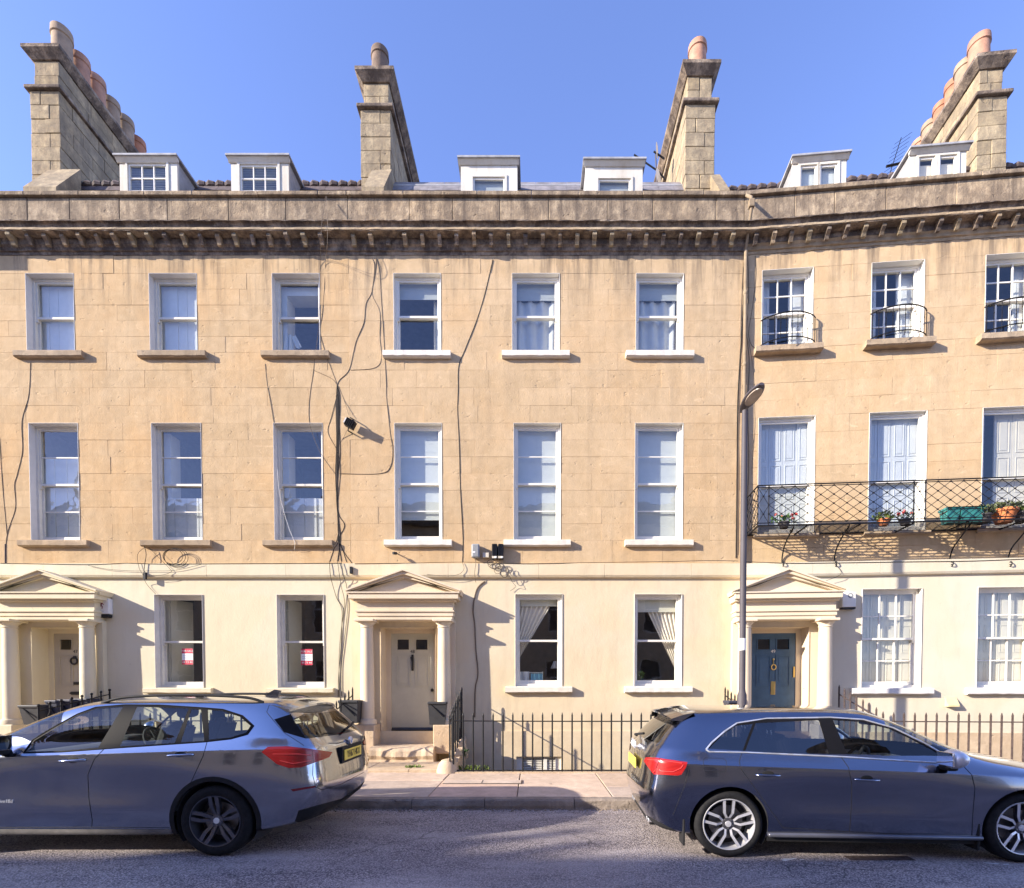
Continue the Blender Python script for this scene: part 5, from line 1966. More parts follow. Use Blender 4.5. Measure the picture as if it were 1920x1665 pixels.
cable(h48, [(945, 1060, -.1), (955, 1080, -.1), (962, 1093, -.1), (967, 1100, -.03), (957, 1108, -.03)], 'loose cable ends dangling over the band right of the black boxes', CABLE, .006)
cable(h49, [(1500, 1107, -.03), (1520, 1095, -.03), (1545, 1090, -.06), (1577, 1076, -.09), (1566, 1058, -.09)], 'thin cable from the band to the right portico gable', CABLE, .007)
# rainwater pipe and cables at the corner
PIPE = stone('painted_pipe', (.32, .25, .17), (.22, .17, .115), rnd=0, bump=.15)
r = tag(hung(empty('rainwater_pipe'), h49), 'stone coloured rainwater pipe in the corner where the right house turns', 'pipe')
ue = .02
p0, p1 = h49.loc(1396, 470, -.07)[1], h49.loc(1396, 1050, -.07)[1]
MB().tube([(ue, -.075, p0), (ue, -.075, p1 + .0)], .034, 14).build('pipe', PIPE, r, True)
MB().tube([(ue, -.075, p0), (ue, -.22, p0 + .25), (ue, -.38, p0 + .5), (ue, -.38, 11.0), (ue, -.10, 11.3)], .03, 12).build('offset_bend', PIPE, r, True)
MB().cbox(ue - .055, ue + .055, -.43, -.345, 10.80, 10.95, .015).build('hopper', PIPE, r)
for z in (5.2, 6.6, 8.0, 9.4):
    MB().lathe([(.036, z), (.043, z + .01), (.043, z + .06), (.036, z + .07)], (ue, -.075, 0), 14).build('socket', PIPE, r, True)
cable(h48, [(1397, 486, -.05), (1394, 560), (1391, 620), (1387, 680), (1383, 760), (1382, 860), (1381, 960), (1380, 1046)], 'thick black cable just left of the rainwater pipe', CABLE, .018)
cable(h48, [(1393, 500), (1389, 600), (1388, 700), (1385, 800), (1385, 900), (1383, 1040)], 'thinner black cable left of the rainwater pipe', CABLE_B, .008)
cable(h49, [(1402, 480, -.1), (1404, 560), (1400, 620), (1405, 680), (1402, 760), (1404, 860), (1401, 960)], 'thin cable just right of the rainwater pipe', CABLE, .008)
cable(h49, [(1416, 480), (1417, 520), (1411, 575), (1404, 620), (1408, 645), (1421, 656)], 'cable curving from the rainwater pipe to the iron window guard', CABLE, .006)
cable(h49, [(1404, 640), (1412, 690), (1414, 740), (1415, 800), (1411, 860), (1410, 890)], 'thin cable running down behind the lamp head', CABLE_B, .006)

# ================================================================== aerials
r = tag(empty('roof_aerial'), 'pair of white dish antennas on a mast beside the chimney', 'aerial')
Y = 12.2
P = lambda x, y: on_y(x, y, Y)
MB().tube([P(1233, 365), P(1229, 290)], .016, 6).build('mast', LAMPGREY, r)
MB().tube([P(1189, 290), P(1215, 308), P(1234, 321), P(1247, 336)], .018, 6).build('boom', IRON, r)
MB().tube([P(1226, 284), P(1246, 298)], .02, 6).build('arm', IRON, r)
for (x, y, a, b) in ((1232, 282, 4, 13), (1235, 330, 7, 12)):
    c = P(x, y)
    s = Y / 955
    m = MB()
    m.v.append(tuple(c + Vector((0, -.06, 0))))
    for k in range(20):
        w_ = 2 * math.pi * k / 20
        m.v.append((c.x + a * s * math.cos(w_), c.y + .10 * math.cos(w_), c.z + b * s * math.sin(w_)))
    m.f += [(0, 1 + k, 1 + (k + 1) % 20) for k in range(20)]
    m.build('dish', CARD, r, True)
r = tag(empty('roof_aerial'), 'thin comb shaped television aerial behind the right dormers', 'aerial')
Y = 12.6
m = MB().tube([P(1664, 340), P(1690, 258)], .009, 5)
m.build('boom', IRON, r)
for k in range(9):
    t = k / 8
    c = P(1664 + 26 * t + 2, 330 - 70 * t)
    MB().tube([c + Vector((-.12, .1, -.03)), c + Vector((.16, -.1, .05))], .005, 4).build('element', IRON, r)
MB().tube([P(1662, 312), P(1690, 306)], .03, 5).build('reflector', IRON, r)

# ================================================================== bins and boxes
def bin_box(H, pxl, pxr, pyt, pyb, d, depth, label, mat, taper=.85):
    u0, z1 = H.loc(pxl, pyt, d)
    u1, z0 = H.loc(pxr, pyb, d)
    c = (u0 + u1) / 2
    w_ = (u1 - u0) / 2
    r = tag(hung(empty('refuse_bin'), H), label, 'bin')
    vs_ = [(c + s * w_ * t, d + depth / 2 + q * depth / 2 * t, z) for (z, t) in ((z0, taper), (z1 - .05, .97)) for (s, q) in ((-1, -1), (1, -1), (1, 1), (-1, 1))]
    m = MB().add(vs_, [(0, 1, 2, 3), (0, 1, 5, 4), (1, 2, 6, 5), (2, 3, 7, 6), (3, 0, 4, 7)])
    m.build('tub', mat, r)
    MB().cbox(c - w_ * 1.04, c + w_ * 1.04, d - .015, d + depth + .015, z1 - .05, z1, .012).build('lid', mat, r)
    m = MB().tube([(c - w_ * .6, d + .01, z1 - .06), (c + w_ * .75, d - .012, z1 - .30 if z1 - z0 > .4 else z0 + .08)], .012, 6)
    m.build('handle', IRON, r)
    return r


BIN = simple('grey_black_bin_plastic', (.032, .033, .037), .55, var=.25, scale=12, bump=.15)
BIN_B = simple('dark_blue_bin_plastic', (.03, .035, .06), .5, var=.25, scale=12, bump=.15)
bin_box(h48, 802, 837, 1316, 1359, -.44, .34, 'grey black refuse bin standing on the pedestal right of the cream door', BIN)
bin_box(h48, 634, 671, 1313, 1356, -.60, .36, 'dark refuse bin left of the middle portico behind the left car', BIN)
bin_box(h47, 34, 72, 1322, 1359, -.95, .40, 'grey refuse box on the steps of the left portico', BIN, .75)
for k, (a, b) in enumerate(((84, 106), (108, 133), (136, 164))):
    bin_box(h47, a, b, 1313 - k * 1.5, 1345, -.75 + k * .15, .35, '%s of three dark recycling tubs behind the ball topped railing' % ('leftmost', 'middle one', 'rightmost')[k], BIN_B, .85)
bin_box(h49, 1366, 1389, 1314, 1345, -.9, .35, 'dark refuse tub behind the lamp post beside the blue door steps', BIN_B)

# ================================================================== plants
RED_F = simple('red_petal', (.62, .035, .03), .6, var=.3, scale=30)
PINK_F = simple('pink_red_petal', (.66, .12, .10), .6, var=.3, scale=30)


def planter(u, y, z, r0, r1, h, label, potmat, leafmat, n, spread, flowers=None, size=.06):
    r = tag(hung(empty('potted_plant'), h49), label, 'plant', 'pots on the iron balcony')
    pot_mesh((u, y, z), r0, r1, h).build('pot', potmat, r, True)
    leaves(MB(), (u, y, z + h + spread[2] * .55), n, *spread, size, .5).build('leaves', leafmat, r)
    if flowers:
        for k in range(flowers[0]):
            c = Vector((u + random.uniform(-1, 1) * spread[0], y + random.uniform(-.9, .3) * spread[1], z + h + spread[2] * random.uniform(.5, 1.5)))
            m = MB()
            for q in range(22):
                d = Vector((random.gauss(0, 1), random.gauss(0, 1), random.gauss(0, 1))).normalized()
                pz = c + d * .026
                s = d.cross(Vector((.3, .5, .8))).normalized() * .014
                t = d.cross(s).normalized() * .014
                m.add([pz - s, pz - t, pz + s, pz + t], [(0, 1, 2, 3)])
            m.build('flower', flowers[1][k % len(flowers[1])], r)
    return r


zfb = zf + .004
yb = DB + .22
uu = lambda px: h49.loc(px, 975, yb)[0]
DKPOT = simple('dark_plastic_pot', (.05, .045, .045), .6)
planter(uu(1470), yb, zfb, .07, .10, .12, 'dark pot of red geraniums at the left end of the balcony', DKPOT, LEAF_D, 90, (.26, .12, .10), (6, [RED_F, PINK_F]), .06)
planter(uu(1657), yb, zfb, .07, .10, .12, 'terracotta pot with pale green foliage on the balcony', TERRA, LEAF_L, 160, (.19, .14, .10), None, .06)
planter(uu(1697), yb, zfb, .07, .10, .11, 'pot of red geraniums near the middle balcony post', DKPOT, LEAF_G, 60, (.18, .12, .09), (5, [RED_F, PINK_F]), .05)
planter(uu(1884), yb + .02, zfb, .13, .20, .24, 'bright orange terracotta bowl on the balcony at the right', TERRA, LEAF_G, 160, (.30, .18, .10), None, .08)
planter(uu(1843), yb, zfb, .10, .13, .16, 'low dark pot with grey green trailing plant beside the orange bowl', DKPOT, LEAF_G, 170, (.20, .16, .11), None, .08)
planter(uu(1918), yb, zfb, .10, .15, .18, 'dark pot with pale trailing leaves at the right edge of the balcony', DKPOT, LEAF_L, 150, (.20, .16, .14), None, .08)
TEAL = simple('teal_plastic', (.03, .20, .19), .5, var=.15)
r = tag(hung(empty('planter_trough'), h49), 'long teal plastic planter trough on the balcony', 'planter')
a, b = uu(1768), uu(1838)
for (p, q) in ((a, a + (b - a) * .36), (a + (b - a) * .37, b)):
    vs_ = [(x, y, z) for (z, e) in ((zfb, .03), (zfb + .27, 0)) for (x, y) in ((p + e, yb - .11 + e), (q - e, yb - .11 + e), (q - e, yb + .11 - e), (p + e, yb + .11 - e))]
    MB().add(vs_, [(0, 1, 2, 3), (0, 1, 5, 4), (1, 2, 6, 5), (2, 3, 7, 6), (3, 0, 4, 7)]).build('trough', TEAL, r)
    MB().ring(p - .012, q + .012, zfb + .25, zfb + .285, .01, .01, .0, .0, yb - .125, yb + .125).build('rim', TEAL, r)
    MB().box(p, q, yb - .10, yb + .10, zfb + .2, zfb + .22).build('soil', SOIL, r)
# weeds
def weed(px, py, z, n, spread, label, mat):
    c = on_z(px, py, z)
    m = leaves(MB(), (c.x, c.y, z + spread[2]), n, *spread, .09, .9, True)
    tag(m.build('weed_tuft', mat), label, 'weeds')


weed(776, 1442, .15, 90, (.16, .06, .03), 'tuft of green weeds at the foot of the step before the cream door', LEAF_L)
weed(884, 1446, .14, 130, (.34, .05, .05), 'pale weeds growing under the railings beside the rubble wall', LEAF_L)
weed(870, 1418, .3, 40, (.08, .06, .08), 'dark green weeds on the broken rubble wall', LEAF_D)
weed(1010, 1514, .0, 40, (.3, .02, .015), 'thin green weeds along the kerb foot', LEAF_D)

# ================================================================== far neighbours
h46 = House(X47 - 7.4, 0, 7.4, 'terraced house beyond the left edge, only the end of its roof in view')
m = MB().box(0, h46.w - .002, 0, 8, ZB, 11.33)
m.build('wall', STONE_A, h46.o)
m = MB().box(0, h46.w - .002, -.40, 0, 10.35, 10.75)
m.build('cornice', CORNICE, h46.o)
m = MB()
m.quad((0, .4, 11.3), (h46.w - .9, .4, 11.3), (h46.w - 2.2, 3, 13.6), (0, 3, 13.6))
m.quad((h46.w - .9, .4, 11.3), (h46.w - .9, 7.5, 11.3), (h46.w - 2.2, 4, 13.6), (h46.w - 2.2, 3, 13.6))
m.build('roof', PANTILE, h46.o)

# terrace across the street, behind the viewer: shades the road, mirrored in the windows
OPW = 7.2
YO = -5.35
first = None
STONE_O = stone('shaded_street_stone', (.64, .53, .39), (.52, .42, .30), rnd=.1)


def opp_house():
    r = empty('opposite_house', (0, YO, 0), math.pi)
    ops = []
    for (z0, z1) in ((1.2, 3.1), (4.5, 6.8), (8.0, 9.5)):
        for k in range(3):
            c = 1.3 + 2.3 * k
            ops.append((c - .5, c + .5, z0, z1))
    m = wall_sheet(0, OPW, 0, 10.6, ops)
    m.box(0, OPW, .5, 8, 0, 10.6)
    m.build('wall', STONE_O, r)
    for o in ops:
        wd = MB().ring(*o, .06, .06, .06, .06, .08, .16).build('window', WHITE, r)
        MB().quad((o[0], .13, o[2]), (o[1], .13, o[2]), (o[1], .13, o[3]), (o[0], .13, o[3])).build('pane', simple('dark_pane', (.03, .035, .05), .08) if 'dark_pane' not in MATS else MATS['dark_pane'], wd)
        MB().box(o[0], o[1], .08, .15, (o[2] + o[3]) / 2 - .03, (o[2] + o[3]) / 2 + .03).build('rail', WHITE, wd)
    MB().box(0, OPW, -.3, 0, 9.9, 10.2).build('cornice', CORNICE, r)
    MB().box(0, OPW, -.0, .3, 10.6, 10.95).build('parapet', PARAPET, r)
    m = MB()
    m.prism([(.4, 10.6), (3.0, 12.1), (5.5, 12.1), (8, 10.6)], .0, OPW, 'x')
    m.build('roof', SLATE, r)
    st = MB().box(OPW - .4, OPW + .4, 1.0, 3.6, 10.6, 13.2).build('chimney_stack', CHIMNEY, r)
    for k in range(5):
        MB().lathe([(.15, 13.2), (.13, 13.9), (0, 13.9)], (OPW, 1.3 + .5 * k, 0), 12).build('chimney_pot', POT_RED, st, True)
    tag(r, 'stone terraced house across the street, behind the viewer', 'house', 'terrace across the street')
    return r


proto = opp_house()
x = 12.0
k = 0
while x > -62:
    o = proto if k == 0 else copy_tree(proto)
    o.location = (x, YO, 0)
    x -= OPW
    k += 1
# ================================================================== parked cars
def car_paint(name, c, flake=(.16, .17, .19)):
    k = NT(name)
    f = k.noise(900, 1, .5)
    base = k.mix(k.g(f, .4, .62), c, flake)
    k.col(base)
    k.set(Metallic=1.0, Roughness=.16, Coat_Weight=1.0, Coat_Roughness=.03, Coat_IOR=1.6)
    d = k.noise(2.2, 5, .65)
    k.l(k.g(d, .35, .8, .12, .24), k.b.inputs['Roughness'])
    MATS[name] = k.m
    return k.m


PAINT_A = car_paint('mineral_grey_car_paint', (.33, .36, .43), (.42, .445, .51))
PAINT_B = car_paint('dark_grey_car_paint', (.20, .215, .275), (.27, .285, .345))
GLOSSK = simple('gloss_black_trim', (.010, .010, .012), .5, var=.1, spec=.06)
TRIMK = simple('matt_black_trim', (.02, .02, .022), .65, var=.25, bump=.1, bscale=300, spec=.2)
SKIRT = simple('dusty_grey_trim', (.17, .16, .15), .6, var=.3, scale=9)
CHROME = simple('satin_chrome', (.80, .81, .85), .30, .7, var=.04)
TYRE = simple('tyre_rubber', (.016, .016, .018), .8, var=.3, scale=30, bump=.25, bscale=120, spec=.2)
RIM_D = simple('dark_alloy', (.16, .16, .18), .30, .8, var=.1)
RIM_L = simple('machined_alloy', (.72, .72, .76), .38, .55, var=.06)
DISC = simple('brake_steel', (.28, .27, .27), .4, .9, var=.1)
LINING = simple('car_interior_lining', (.035, .035, .04), .85, var=.2)
SEAT = simple('dark_seat_fabric', (.035, .033, .036), .8, var=.2, bump=.15)
CARGLASS = glass('car_glass', (.78, .84, .82), wob=.002, f0=.065)
CARGLASS_T = glass('tinted_car_glass', (.22, .24, .30), wob=.002, f0=.13)
PLATE_Y = simple('yellow_number_plate', (.90, .66, .10), .4, var=.04)
BLUEQ = simple('badge_blue', (.04, .14, .42), .3)


def lamp_red():
    k = NT('red_lamp_lens')
    s = k.n('TexWave', Scale=26.0, Distortion=0.0, bands_direction='Z')
    k.l(k.pos(), s.inputs['Vector'])
    k.col(k.mix(k.g(s.outputs['Fac'], .2, .8), (.22, .004, .006), (.46, .018, .016)))
    k.set(Roughness=.25, Coat_Weight=.4, Coat_Roughness=.02, Transmission_Weight=.0)
    k.b.inputs['Subsurface Weight'].default_value = .1
    k.b.inputs['Subsurface Radius'].default_value = (.04, .004, .004)
    return k.m


LAMP_R = lamp_red()
LAMP_D = simple('dark_red_lens', (.16, .008, .012), .15, var=.3, coat=1.0)


class Car:
    def __init__(s, loc, rz, near, label, paint, rows, creases, name='parked_car'):
        s.o = tag(empty(name, loc, rz), label, 'car', 'cars parked at the kerb')
        s.m = Matrix.Translation(loc) @ Matrix.Rotation(rz, 4, 'Z')
        s.mi = s.m.inverted()
        s.c = s.mi @ CAM
        s.near = near
        s.paint = paint
        nr, nc = len(rows), len(rows[0])
        verts, idx, faces = [], {}, []

        def vid(p):
            key = tuple(round(v, 5) for v in p)
            if key not in idx:
                idx[key] = len(verts)
                verts.append(p)
            return idx[key]
        ids = {}
        for sgn in (1, -1):
            for r in range(nr):
                for c in range(nc):
                    x, y, z = rows[r][c]
                    ids[sgn, r, c] = vid((x, y * sgn, z))
        ce = set()
        for sgn in (1, -1):
            for r in range(nr - 1):
                for c in range(nc - 1):
                    q = [ids[sgn, r, c], ids[sgn, r, c + 1], ids[sgn, r + 1, c + 1], ids[sgn, r + 1, c]]
                    q2 = []
                    for v in q:
                        if v not in q2:
                            q2.append(v)
                    if len(q2) > 2:
                        faces.append(q2 if sgn > 0 else q2[::-1])
        crease = {}
        for (r, c0, c1, w) in creases:
            for sgn in (1, -1):
                for c in range(c0, c1):
                    e = tuple(sorted((ids[sgn, r, c], ids[sgn, r, c + 1])))
                    crease[e] = w
        me = bpy.data.meshes.new('cage')
        me.from_pydata(verts, [], faces)
        me.update()
        at = me.attributes.new('crease_edge', 'FLOAT', 'EDGE')
        for e in me.edges:
            k = tuple(sorted(e.vertices))
            if k in crease:
                at.data[e.index].value = crease[k]
        bm = bmesh.new()
        bm.from_mesh(me)
        bmesh.ops.recalc_face_normals(bm, faces=bm.faces[:])
        bm.to_mesh(me)
        bm.free()
        ob = bpy.data.objects.new('cage', me)
        col.objects.link(ob)
        md = ob.modifiers.new('s', 'SUBSURF')
        md.levels = md.render_levels = 3
        dg = bpy.context.evaluated_depsgraph_get()
        me2 = bpy.data.meshes.new_from_object(ob.evaluated_get(dg))
        bpy.data.objects.remove(ob)
        s.me0 = me2
        s.bm = bmesh.new()
        s.bm.from_mesh(me2)
        for f in s.bm.faces:
            f.material_index = 0
        s.bm.normal_update()
        s.bvh = BVHTree.FromBMesh(s.bm)
        me2.calc_loop_triangles()
        s.vn = [v.normal.copy() for v in s.bm.verts]
        s.vc = [v.co.copy() for v in s.bm.verts]
        s.fv = [[v.index for v in f.verts] for f in s.bm.faces]
        s.slots = ['body']

    # -- pixel to a point on the body
    def ray(s, px, py):
        return (s.mi.to_3x3() @ ray(px, py)).normalized()

    def hit(s, px, py, off=0.0):
        loc, n, i, d = s.bvh.ray_cast(s.c, s.ray(px, py))
        if loc is None:
            return None, None
        n = s.normal(loc)
        return loc + n * off, n

    def normal(s, p):
        loc, n, i, d = s.bvh.find_nearest(p)
        ws, acc = 0, Vector()
        for v in s.fv[i]:
            w = 1 / ((s.vc[v] - loc).length + 1e-4)
            acc += s.vn[v] * w
        return acc.normalized()

    def slot(s, name):
        s.slots.append(name)
        return len(s.slots) - 1

    def cut(s, planes, idx, facing, only=(0,), box=None):
        """planes: (point, normal) pairs, inside is the positive side"""
        cand = [f for f in s.bm.faces if f.material_index in only and facing(f)]
        for (co, no) in planes:
            geom = set(cand)
            for f in cand:
                geom.update(f.edges)
                geom.update(f.verts)
            r = bmesh.ops.bisect_plane(s.bm, geom=list(geom), dist=1e-6, plane_co=co, plane_no=no)
            fs = [g for g in r['geom'] if isinstance(g, bmesh.types.BMFace) and g.is_valid]
            cand = [f for f in fs if (f.calc_center_median() - co).dot(no) > 0]
        for f in cand:
            f.material_index = idx
        return cand

    def cut_px(s, poly, name, only=(0,), mirror=True):
        i = s.slot(name)
        for mir in ((1, -1) if mirror else (1,)):
            c = Vector((s.c.x, s.c.y * mir, s.c.z))
            ds = [s.ray(*p) for p in poly]
            ds = [Vector((d.x, d.y * mir, d.z)) for d in ds]
            cen = sum(ds, Vector()).normalized()
            pl = []
            for a, b in zip(ds, ds[1:] + ds[:1]):
                n = a.cross(b).normalized()
                if n.dot(cen) < 0:
                    n = -n
                pl.append((c, n))
            s.cut(pl, i, lambda f: f.normal.dot(c - f.calc_center_median()) > 0 and (f.calc_center_median() - c).normalized().dot(cen) > .85, only)
        return i

    def cut_arch(s, cx, cz, R_, name, only=(0,), n=36):
        i = s.slot(name)
        for sg in (1, -1):
            pl = []
            for k in range(n):
                w = 2 * math.pi * (k + .5) / n
                no = -Vector((math.cos(w), 0, math.sin(w)))
                co = Vector((cx, 0, cz)) - no * R_ * math.cos(math.pi / n)
                pl.append((co, no))
            s.cut(pl, i, lambda f: f.calc_center_median().y * sg > .35 and abs(f.calc_center_median().x - cx) < R_ * 1.6 and f.calc_center_median().z < cz + R_ * 1.5, only)
        return i

    def part(s, idx, name, mat, parent=None, off=0.0, sides=(1, -1), thick=0.0, split=True):
        """take the faces of slot idx out as their own object(s), one for each side"""
        out = []
        for sg in (sides if split else (0,)):
            fs = [f for f in s.bm.faces if f.material_index == idx and (sg == 0 or f.calc_center_median().y * sg > 0)]
            if not fs:
                continue
            vs, ix, ff = [], {}, []
            for f in fs:
                q = []
                for v in f.verts:
                    if v.index not in ix:
                        ix[v.index] = len(vs)
                        vs.append(v.co.copy())
                    q.append(ix[v.index])
                ff.append(q)
            ns = [s.normal(v) for v in vs]
            me = bpy.data.meshes.new(name)
            me.from_pydata([v + n * off for v, n in zip(vs, ns)], [], ff)
            me.update()
            me.materials.append(mat)
            me.shade_smooth()
            me.normals_split_custom_set_from_vertices(ns)
            o = bpy.data.objects.new(name, me)
            col.objects.link(o)
            o.parent = parent if parent is not None else s.o
            out.append(o)
        return out

    def finish_index(s):
        s.bm.verts.index_update()
        s.bm.faces.index_update()

    def line(s, pts, name, mat, r=.0035, off=.0, parent=None, mirror=True, n=6, closed=False):
        """a thin bead or gap following the body through pixels"""
        if closed:
            pts = pts + pts[:1]
        P = []
        for (a, b) in zip(pts[:-1], pts[1:]):
            k = max(2, int(math.hypot(b[0] - a[0], b[1] - a[1]) / 5))
            for i in range(k):
                t = i / k
                P.append((a[0] + (b[0] - a[0]) * t, a[1] + (b[1] - a[1]) * t))
        P.append(pts[-1])
        path = []
        for p in P:
            h, nn = s.hit(*p, off)
            if h is not None and (not path or (h - path[-1]).length < .35):
                path.append(h)
        outs = []
        if len(path) > 1:
            for mir in ((1, -1) if mirror else (1,)):
                outs.append(MB().tube([(p.x, p.y * mir, p.z) for p in path], r, n).build(name, mat, parent or s.o, True, 60))
        return outs

    def wheel(s, x, y, R_, rim_r, w, spokes, matrim, matlip, hubcap=None, kind='twin'):
        sg = 1 if y > 0 else -1
        out = y           # outer face
        f = lambda d: out - sg * d
        m = MB()
        prof = [(rim_r * .98, f(.012)), (rim_r + .012, f(.002)), (rim_r + (R_ - rim_r) * .5, f(-.004)), (R_ - .022, f(.006)), (R_ - .006, f(.022)), (R_, f(.05)), (R_, f(w - .05)), (R_ - .03, f(w)), (rim_r, f(w - .01))]
        tyre = MB().lathe(prof, (x, 0, R_), 48, 'y').build('wheel', TYRE, s.o, True, 50)
        # tread grooves
        for d in (.07, .11, .15):
            MB().lathe([(R_ + .0015, f(d)), (R_ + .0015, f(d + .008))], (x, 0, R_), 48, 'y').build('tread_groove', LINING, tyre)
        MB().lathe([(rim_r * 1.0, f(.010)), (rim_r * .985, f(.002)), (rim_r * .955, f(.004)), (rim_r * .945, f(.02)), (rim_r * .90, f(.06)), (rim_r * .88, f(w - .02))], (x, 0, R_), 48, 'y').build('rim', matlip, tyre, True, 50)
        MB().lathe([(0, f(.115)), (rim_r * .66, f(.115)), (rim_r * .66, f(.135)), (0, f(.135))], (x, 0, R_), 36, 'y').build('brake_disc', DISC, tyre, True, 40)
        MB().lathe([(rim_r * .9, f(.16)), (0, f(.16))], (x, 0, R_), 36, 'y').build('wheel_back', LINING, tyre)
        base = random.uniform(0, 1) if kind == 'v' else .25
        base = {'twin': R(85), 'v': R(90)}[kind]
        for k in range(spokes):
            a = base + 2 * math.pi * k / spokes
            m = MB()
            ml = MB()
            for sd in (-1, 1):
                if kind == 'twin':
                    p0 = (rim_r * .20, sd * rim_r * .055, .045)
                    p1 = (rim_r * .60, sd * rim_r * .13, .020)
                    p2 = (rim_r * .955, sd * rim_r * .12, .012)
                    w0, w1, w2 = rim_r * .055, rim_r * .07, rim_r * .075
                else:
                    p0 = (rim_r * .20, sd * rim_r * .03, .040)
                    p1 = (rim_r * .42, sd * rim_r * .155, .022)
                    p2 = (rim_r * .955, sd * rim_r * .185, .010)
                    w0, w1, w2 = rim_r * .045, rim_r * .05, rim_r * .055
                pts = [(p0, w0), (p1, w1), (p2, w2)]
                rings = []
                for (p, w_) in pts:
                    ring = []
                    for (dr, dd) in ((-w_, .0), (w_, .0), (w_ * .8, .045), (-w_ * .8, .045)):
                        rr, tt = p[0], p[1] + dr
                        X = x + rr * math.cos(a) - tt * math.sin(a)
                        Z = R_ + rr * math.sin(a) + tt * math.cos(a)
                        ring.append((X, f(p[2] + dd), Z))
                    rings.append(ring)
                for i in range(2):
                    for q in range(4):
                        q2 = (q + 1) % 4
                        m.quad(rings[i][q], rings[i][q2], rings[i + 1][q2], rings[i + 1][q])
                m.add(rings[0], [(0, 1, 2, 3)])
                m.add(rings[-1], [(0, 1, 2, 3)])
                if kind == 'v':       # machined face on each arm
                    for i in range(2):
                        A, B = rings[i], rings[i + 1]
                        ml.quad(*[(q[0], q[1] + sg * .0015, q[2]) for q in (A[0], A[1], B[1], B[0])])
            sp = m.build('spoke', matrim, tyre)
            if ml.v:
                ml.build('spoke_face', matlip, tyre)
        MB().lathe([(rim_r * .24, f(.06)), (rim_r * .23, f(.036)), (rim_r * .15, f(.032)), (0, f(.030))], (x, 0, R_), 24, 'y').build('hub', matrim, tyre, True)
        MB().lathe([(rim_r * .12, f(.031)), (rim_r * .115, f(.024)), (0, f(.022))], (x, 0, R_), 20, 'y').build('hub_cap', hubcap or matlip, tyre, True)
        for k in range(5):
            a = base + 2 * math.pi * (k + .5) / 5
            MB().lathe([(.008, f(.034)), (.008, f(.026)), (0, f(.026))], (x + rim_r * .175 * math.cos(a), 0, R_ + rim_r * .175 * math.sin(a)), 8, 'y').build('wheel_bolt', DISC, tyre)
        return tyre

    def liner(s, x, R_, cz):
        for sg in (1, -1):
            y0, y1 = sg * .875, sg * .50
            m = MB().lathe([(R_ + .004, y0 * .985), (R_ + .004, y1), (0, y1)], (x, 0, cz), 28, 'y', R(-32), R(212))
            m.build('arch_liner', LINING, s.o, True)

    def seat(s, x, y, z, back=True, h=.62):
        st = MB().cbox(x - .28, x + .24, y - .25, y + .25, z, z + .16, .05).build('seat', SEAT, s.o, True, 60)
        m = MB()
        bm_ = bmesh.new()
        bmesh.ops.create_cube(bm_, size=1)
        for v in bm_.verts:
            v.co = Vector((v.co.x * .14, v.co.y * (.50 if v.co.z < 0 else .42), v.co.z * h))
        bmesh.ops.bevel(bm_, geom=bm_.edges[:], offset=.05, segments=3, affect='EDGES')
        bmesh.ops.rotate(bm_, verts=bm_.verts, matrix=Matrix.Rotation(R(-17), 3, 'Y'))
        bmesh.ops.translate(bm_, verts=bm_.verts, vec=(x - .36, y, z + .12 + h / 2))
        MB().bm(bm_).build('backrest', SEAT, st, True, 60)
        hx, hz = x - .36 - .17, z + .12 + h + .06
        MB().cbox(hx - .05, hx + .05, y - .13, y + .13, hz - .03, hz + .16, .045).build('headrest', SEAT, st, True, 60)
        MB().tube([(hx + .02, y - .05, hz - .12), (hx, y - .05, hz)], .008, 6).build('headrest_post', CHROME, st)
        MB().tube([(hx + .02, y + .05, hz - .12), (hx, y + .05, hz)], .008, 6).build('headrest_post', CHROME, st)

    def cabin(s, x0, x1, hw, zf, zb, dash_x, wheel_y):
        MB().box(x0, x1, -hw, hw, zf, zf + .04).build('cabin_floor', LINING, s.o)
        MB().cbox(dash_x - .05, dash_x + .42, -hw, hw, zf + .3, zb - .05, .06).build('dashboard', LINING, s.o, True, 60)
        MB().cbox(dash_x + .0, dash_x + .25, wheel_y - .18, wheel_y + .18, zb - .08, zb + .02, .04).build('instrument_hood', LINING, s.o, True, 60)
        c = Vector((dash_x - .20, wheel_y, zb - .06))
        ax = Vector((-.88, 0, .47))
        u = Vector((0, 1, 0))
        v = ax.cross(u).normalized()
        m = MB().tube([c + u * .185 * math.cos(t * .2618) + v * .185 * math.sin(t * .2618) for t in range(25)], .017, 8)
        sw = m.build('steering_wheel', LINING, s.o, True)
        m = MB()
        m.obox(c + ax * -.01, u * .06, v * .05, ax * .03)
        for w_ in (0, math.pi, math.pi * 1.5):
            m.tube([c, c + u * .18 * math.cos(w_) + v * .18 * math.sin(w_)], .016, 6)
        m.tube([c, c - ax * .25], .03, 8)
        m.build('steering_hub', LINING, sw)


def row(xs, ys, zs):
    n = max(len(xs) if isinstance(xs, list) else 0, len(ys) if isinstance(ys, list) else 0, len(zs) if isinstance(zs, list) else 0)
    g = lambda a, i: a[i] if isinstance(a, list) else a
    return [(g(xs, i), g(ys, i), g(zs, i)) for i in range(n)]


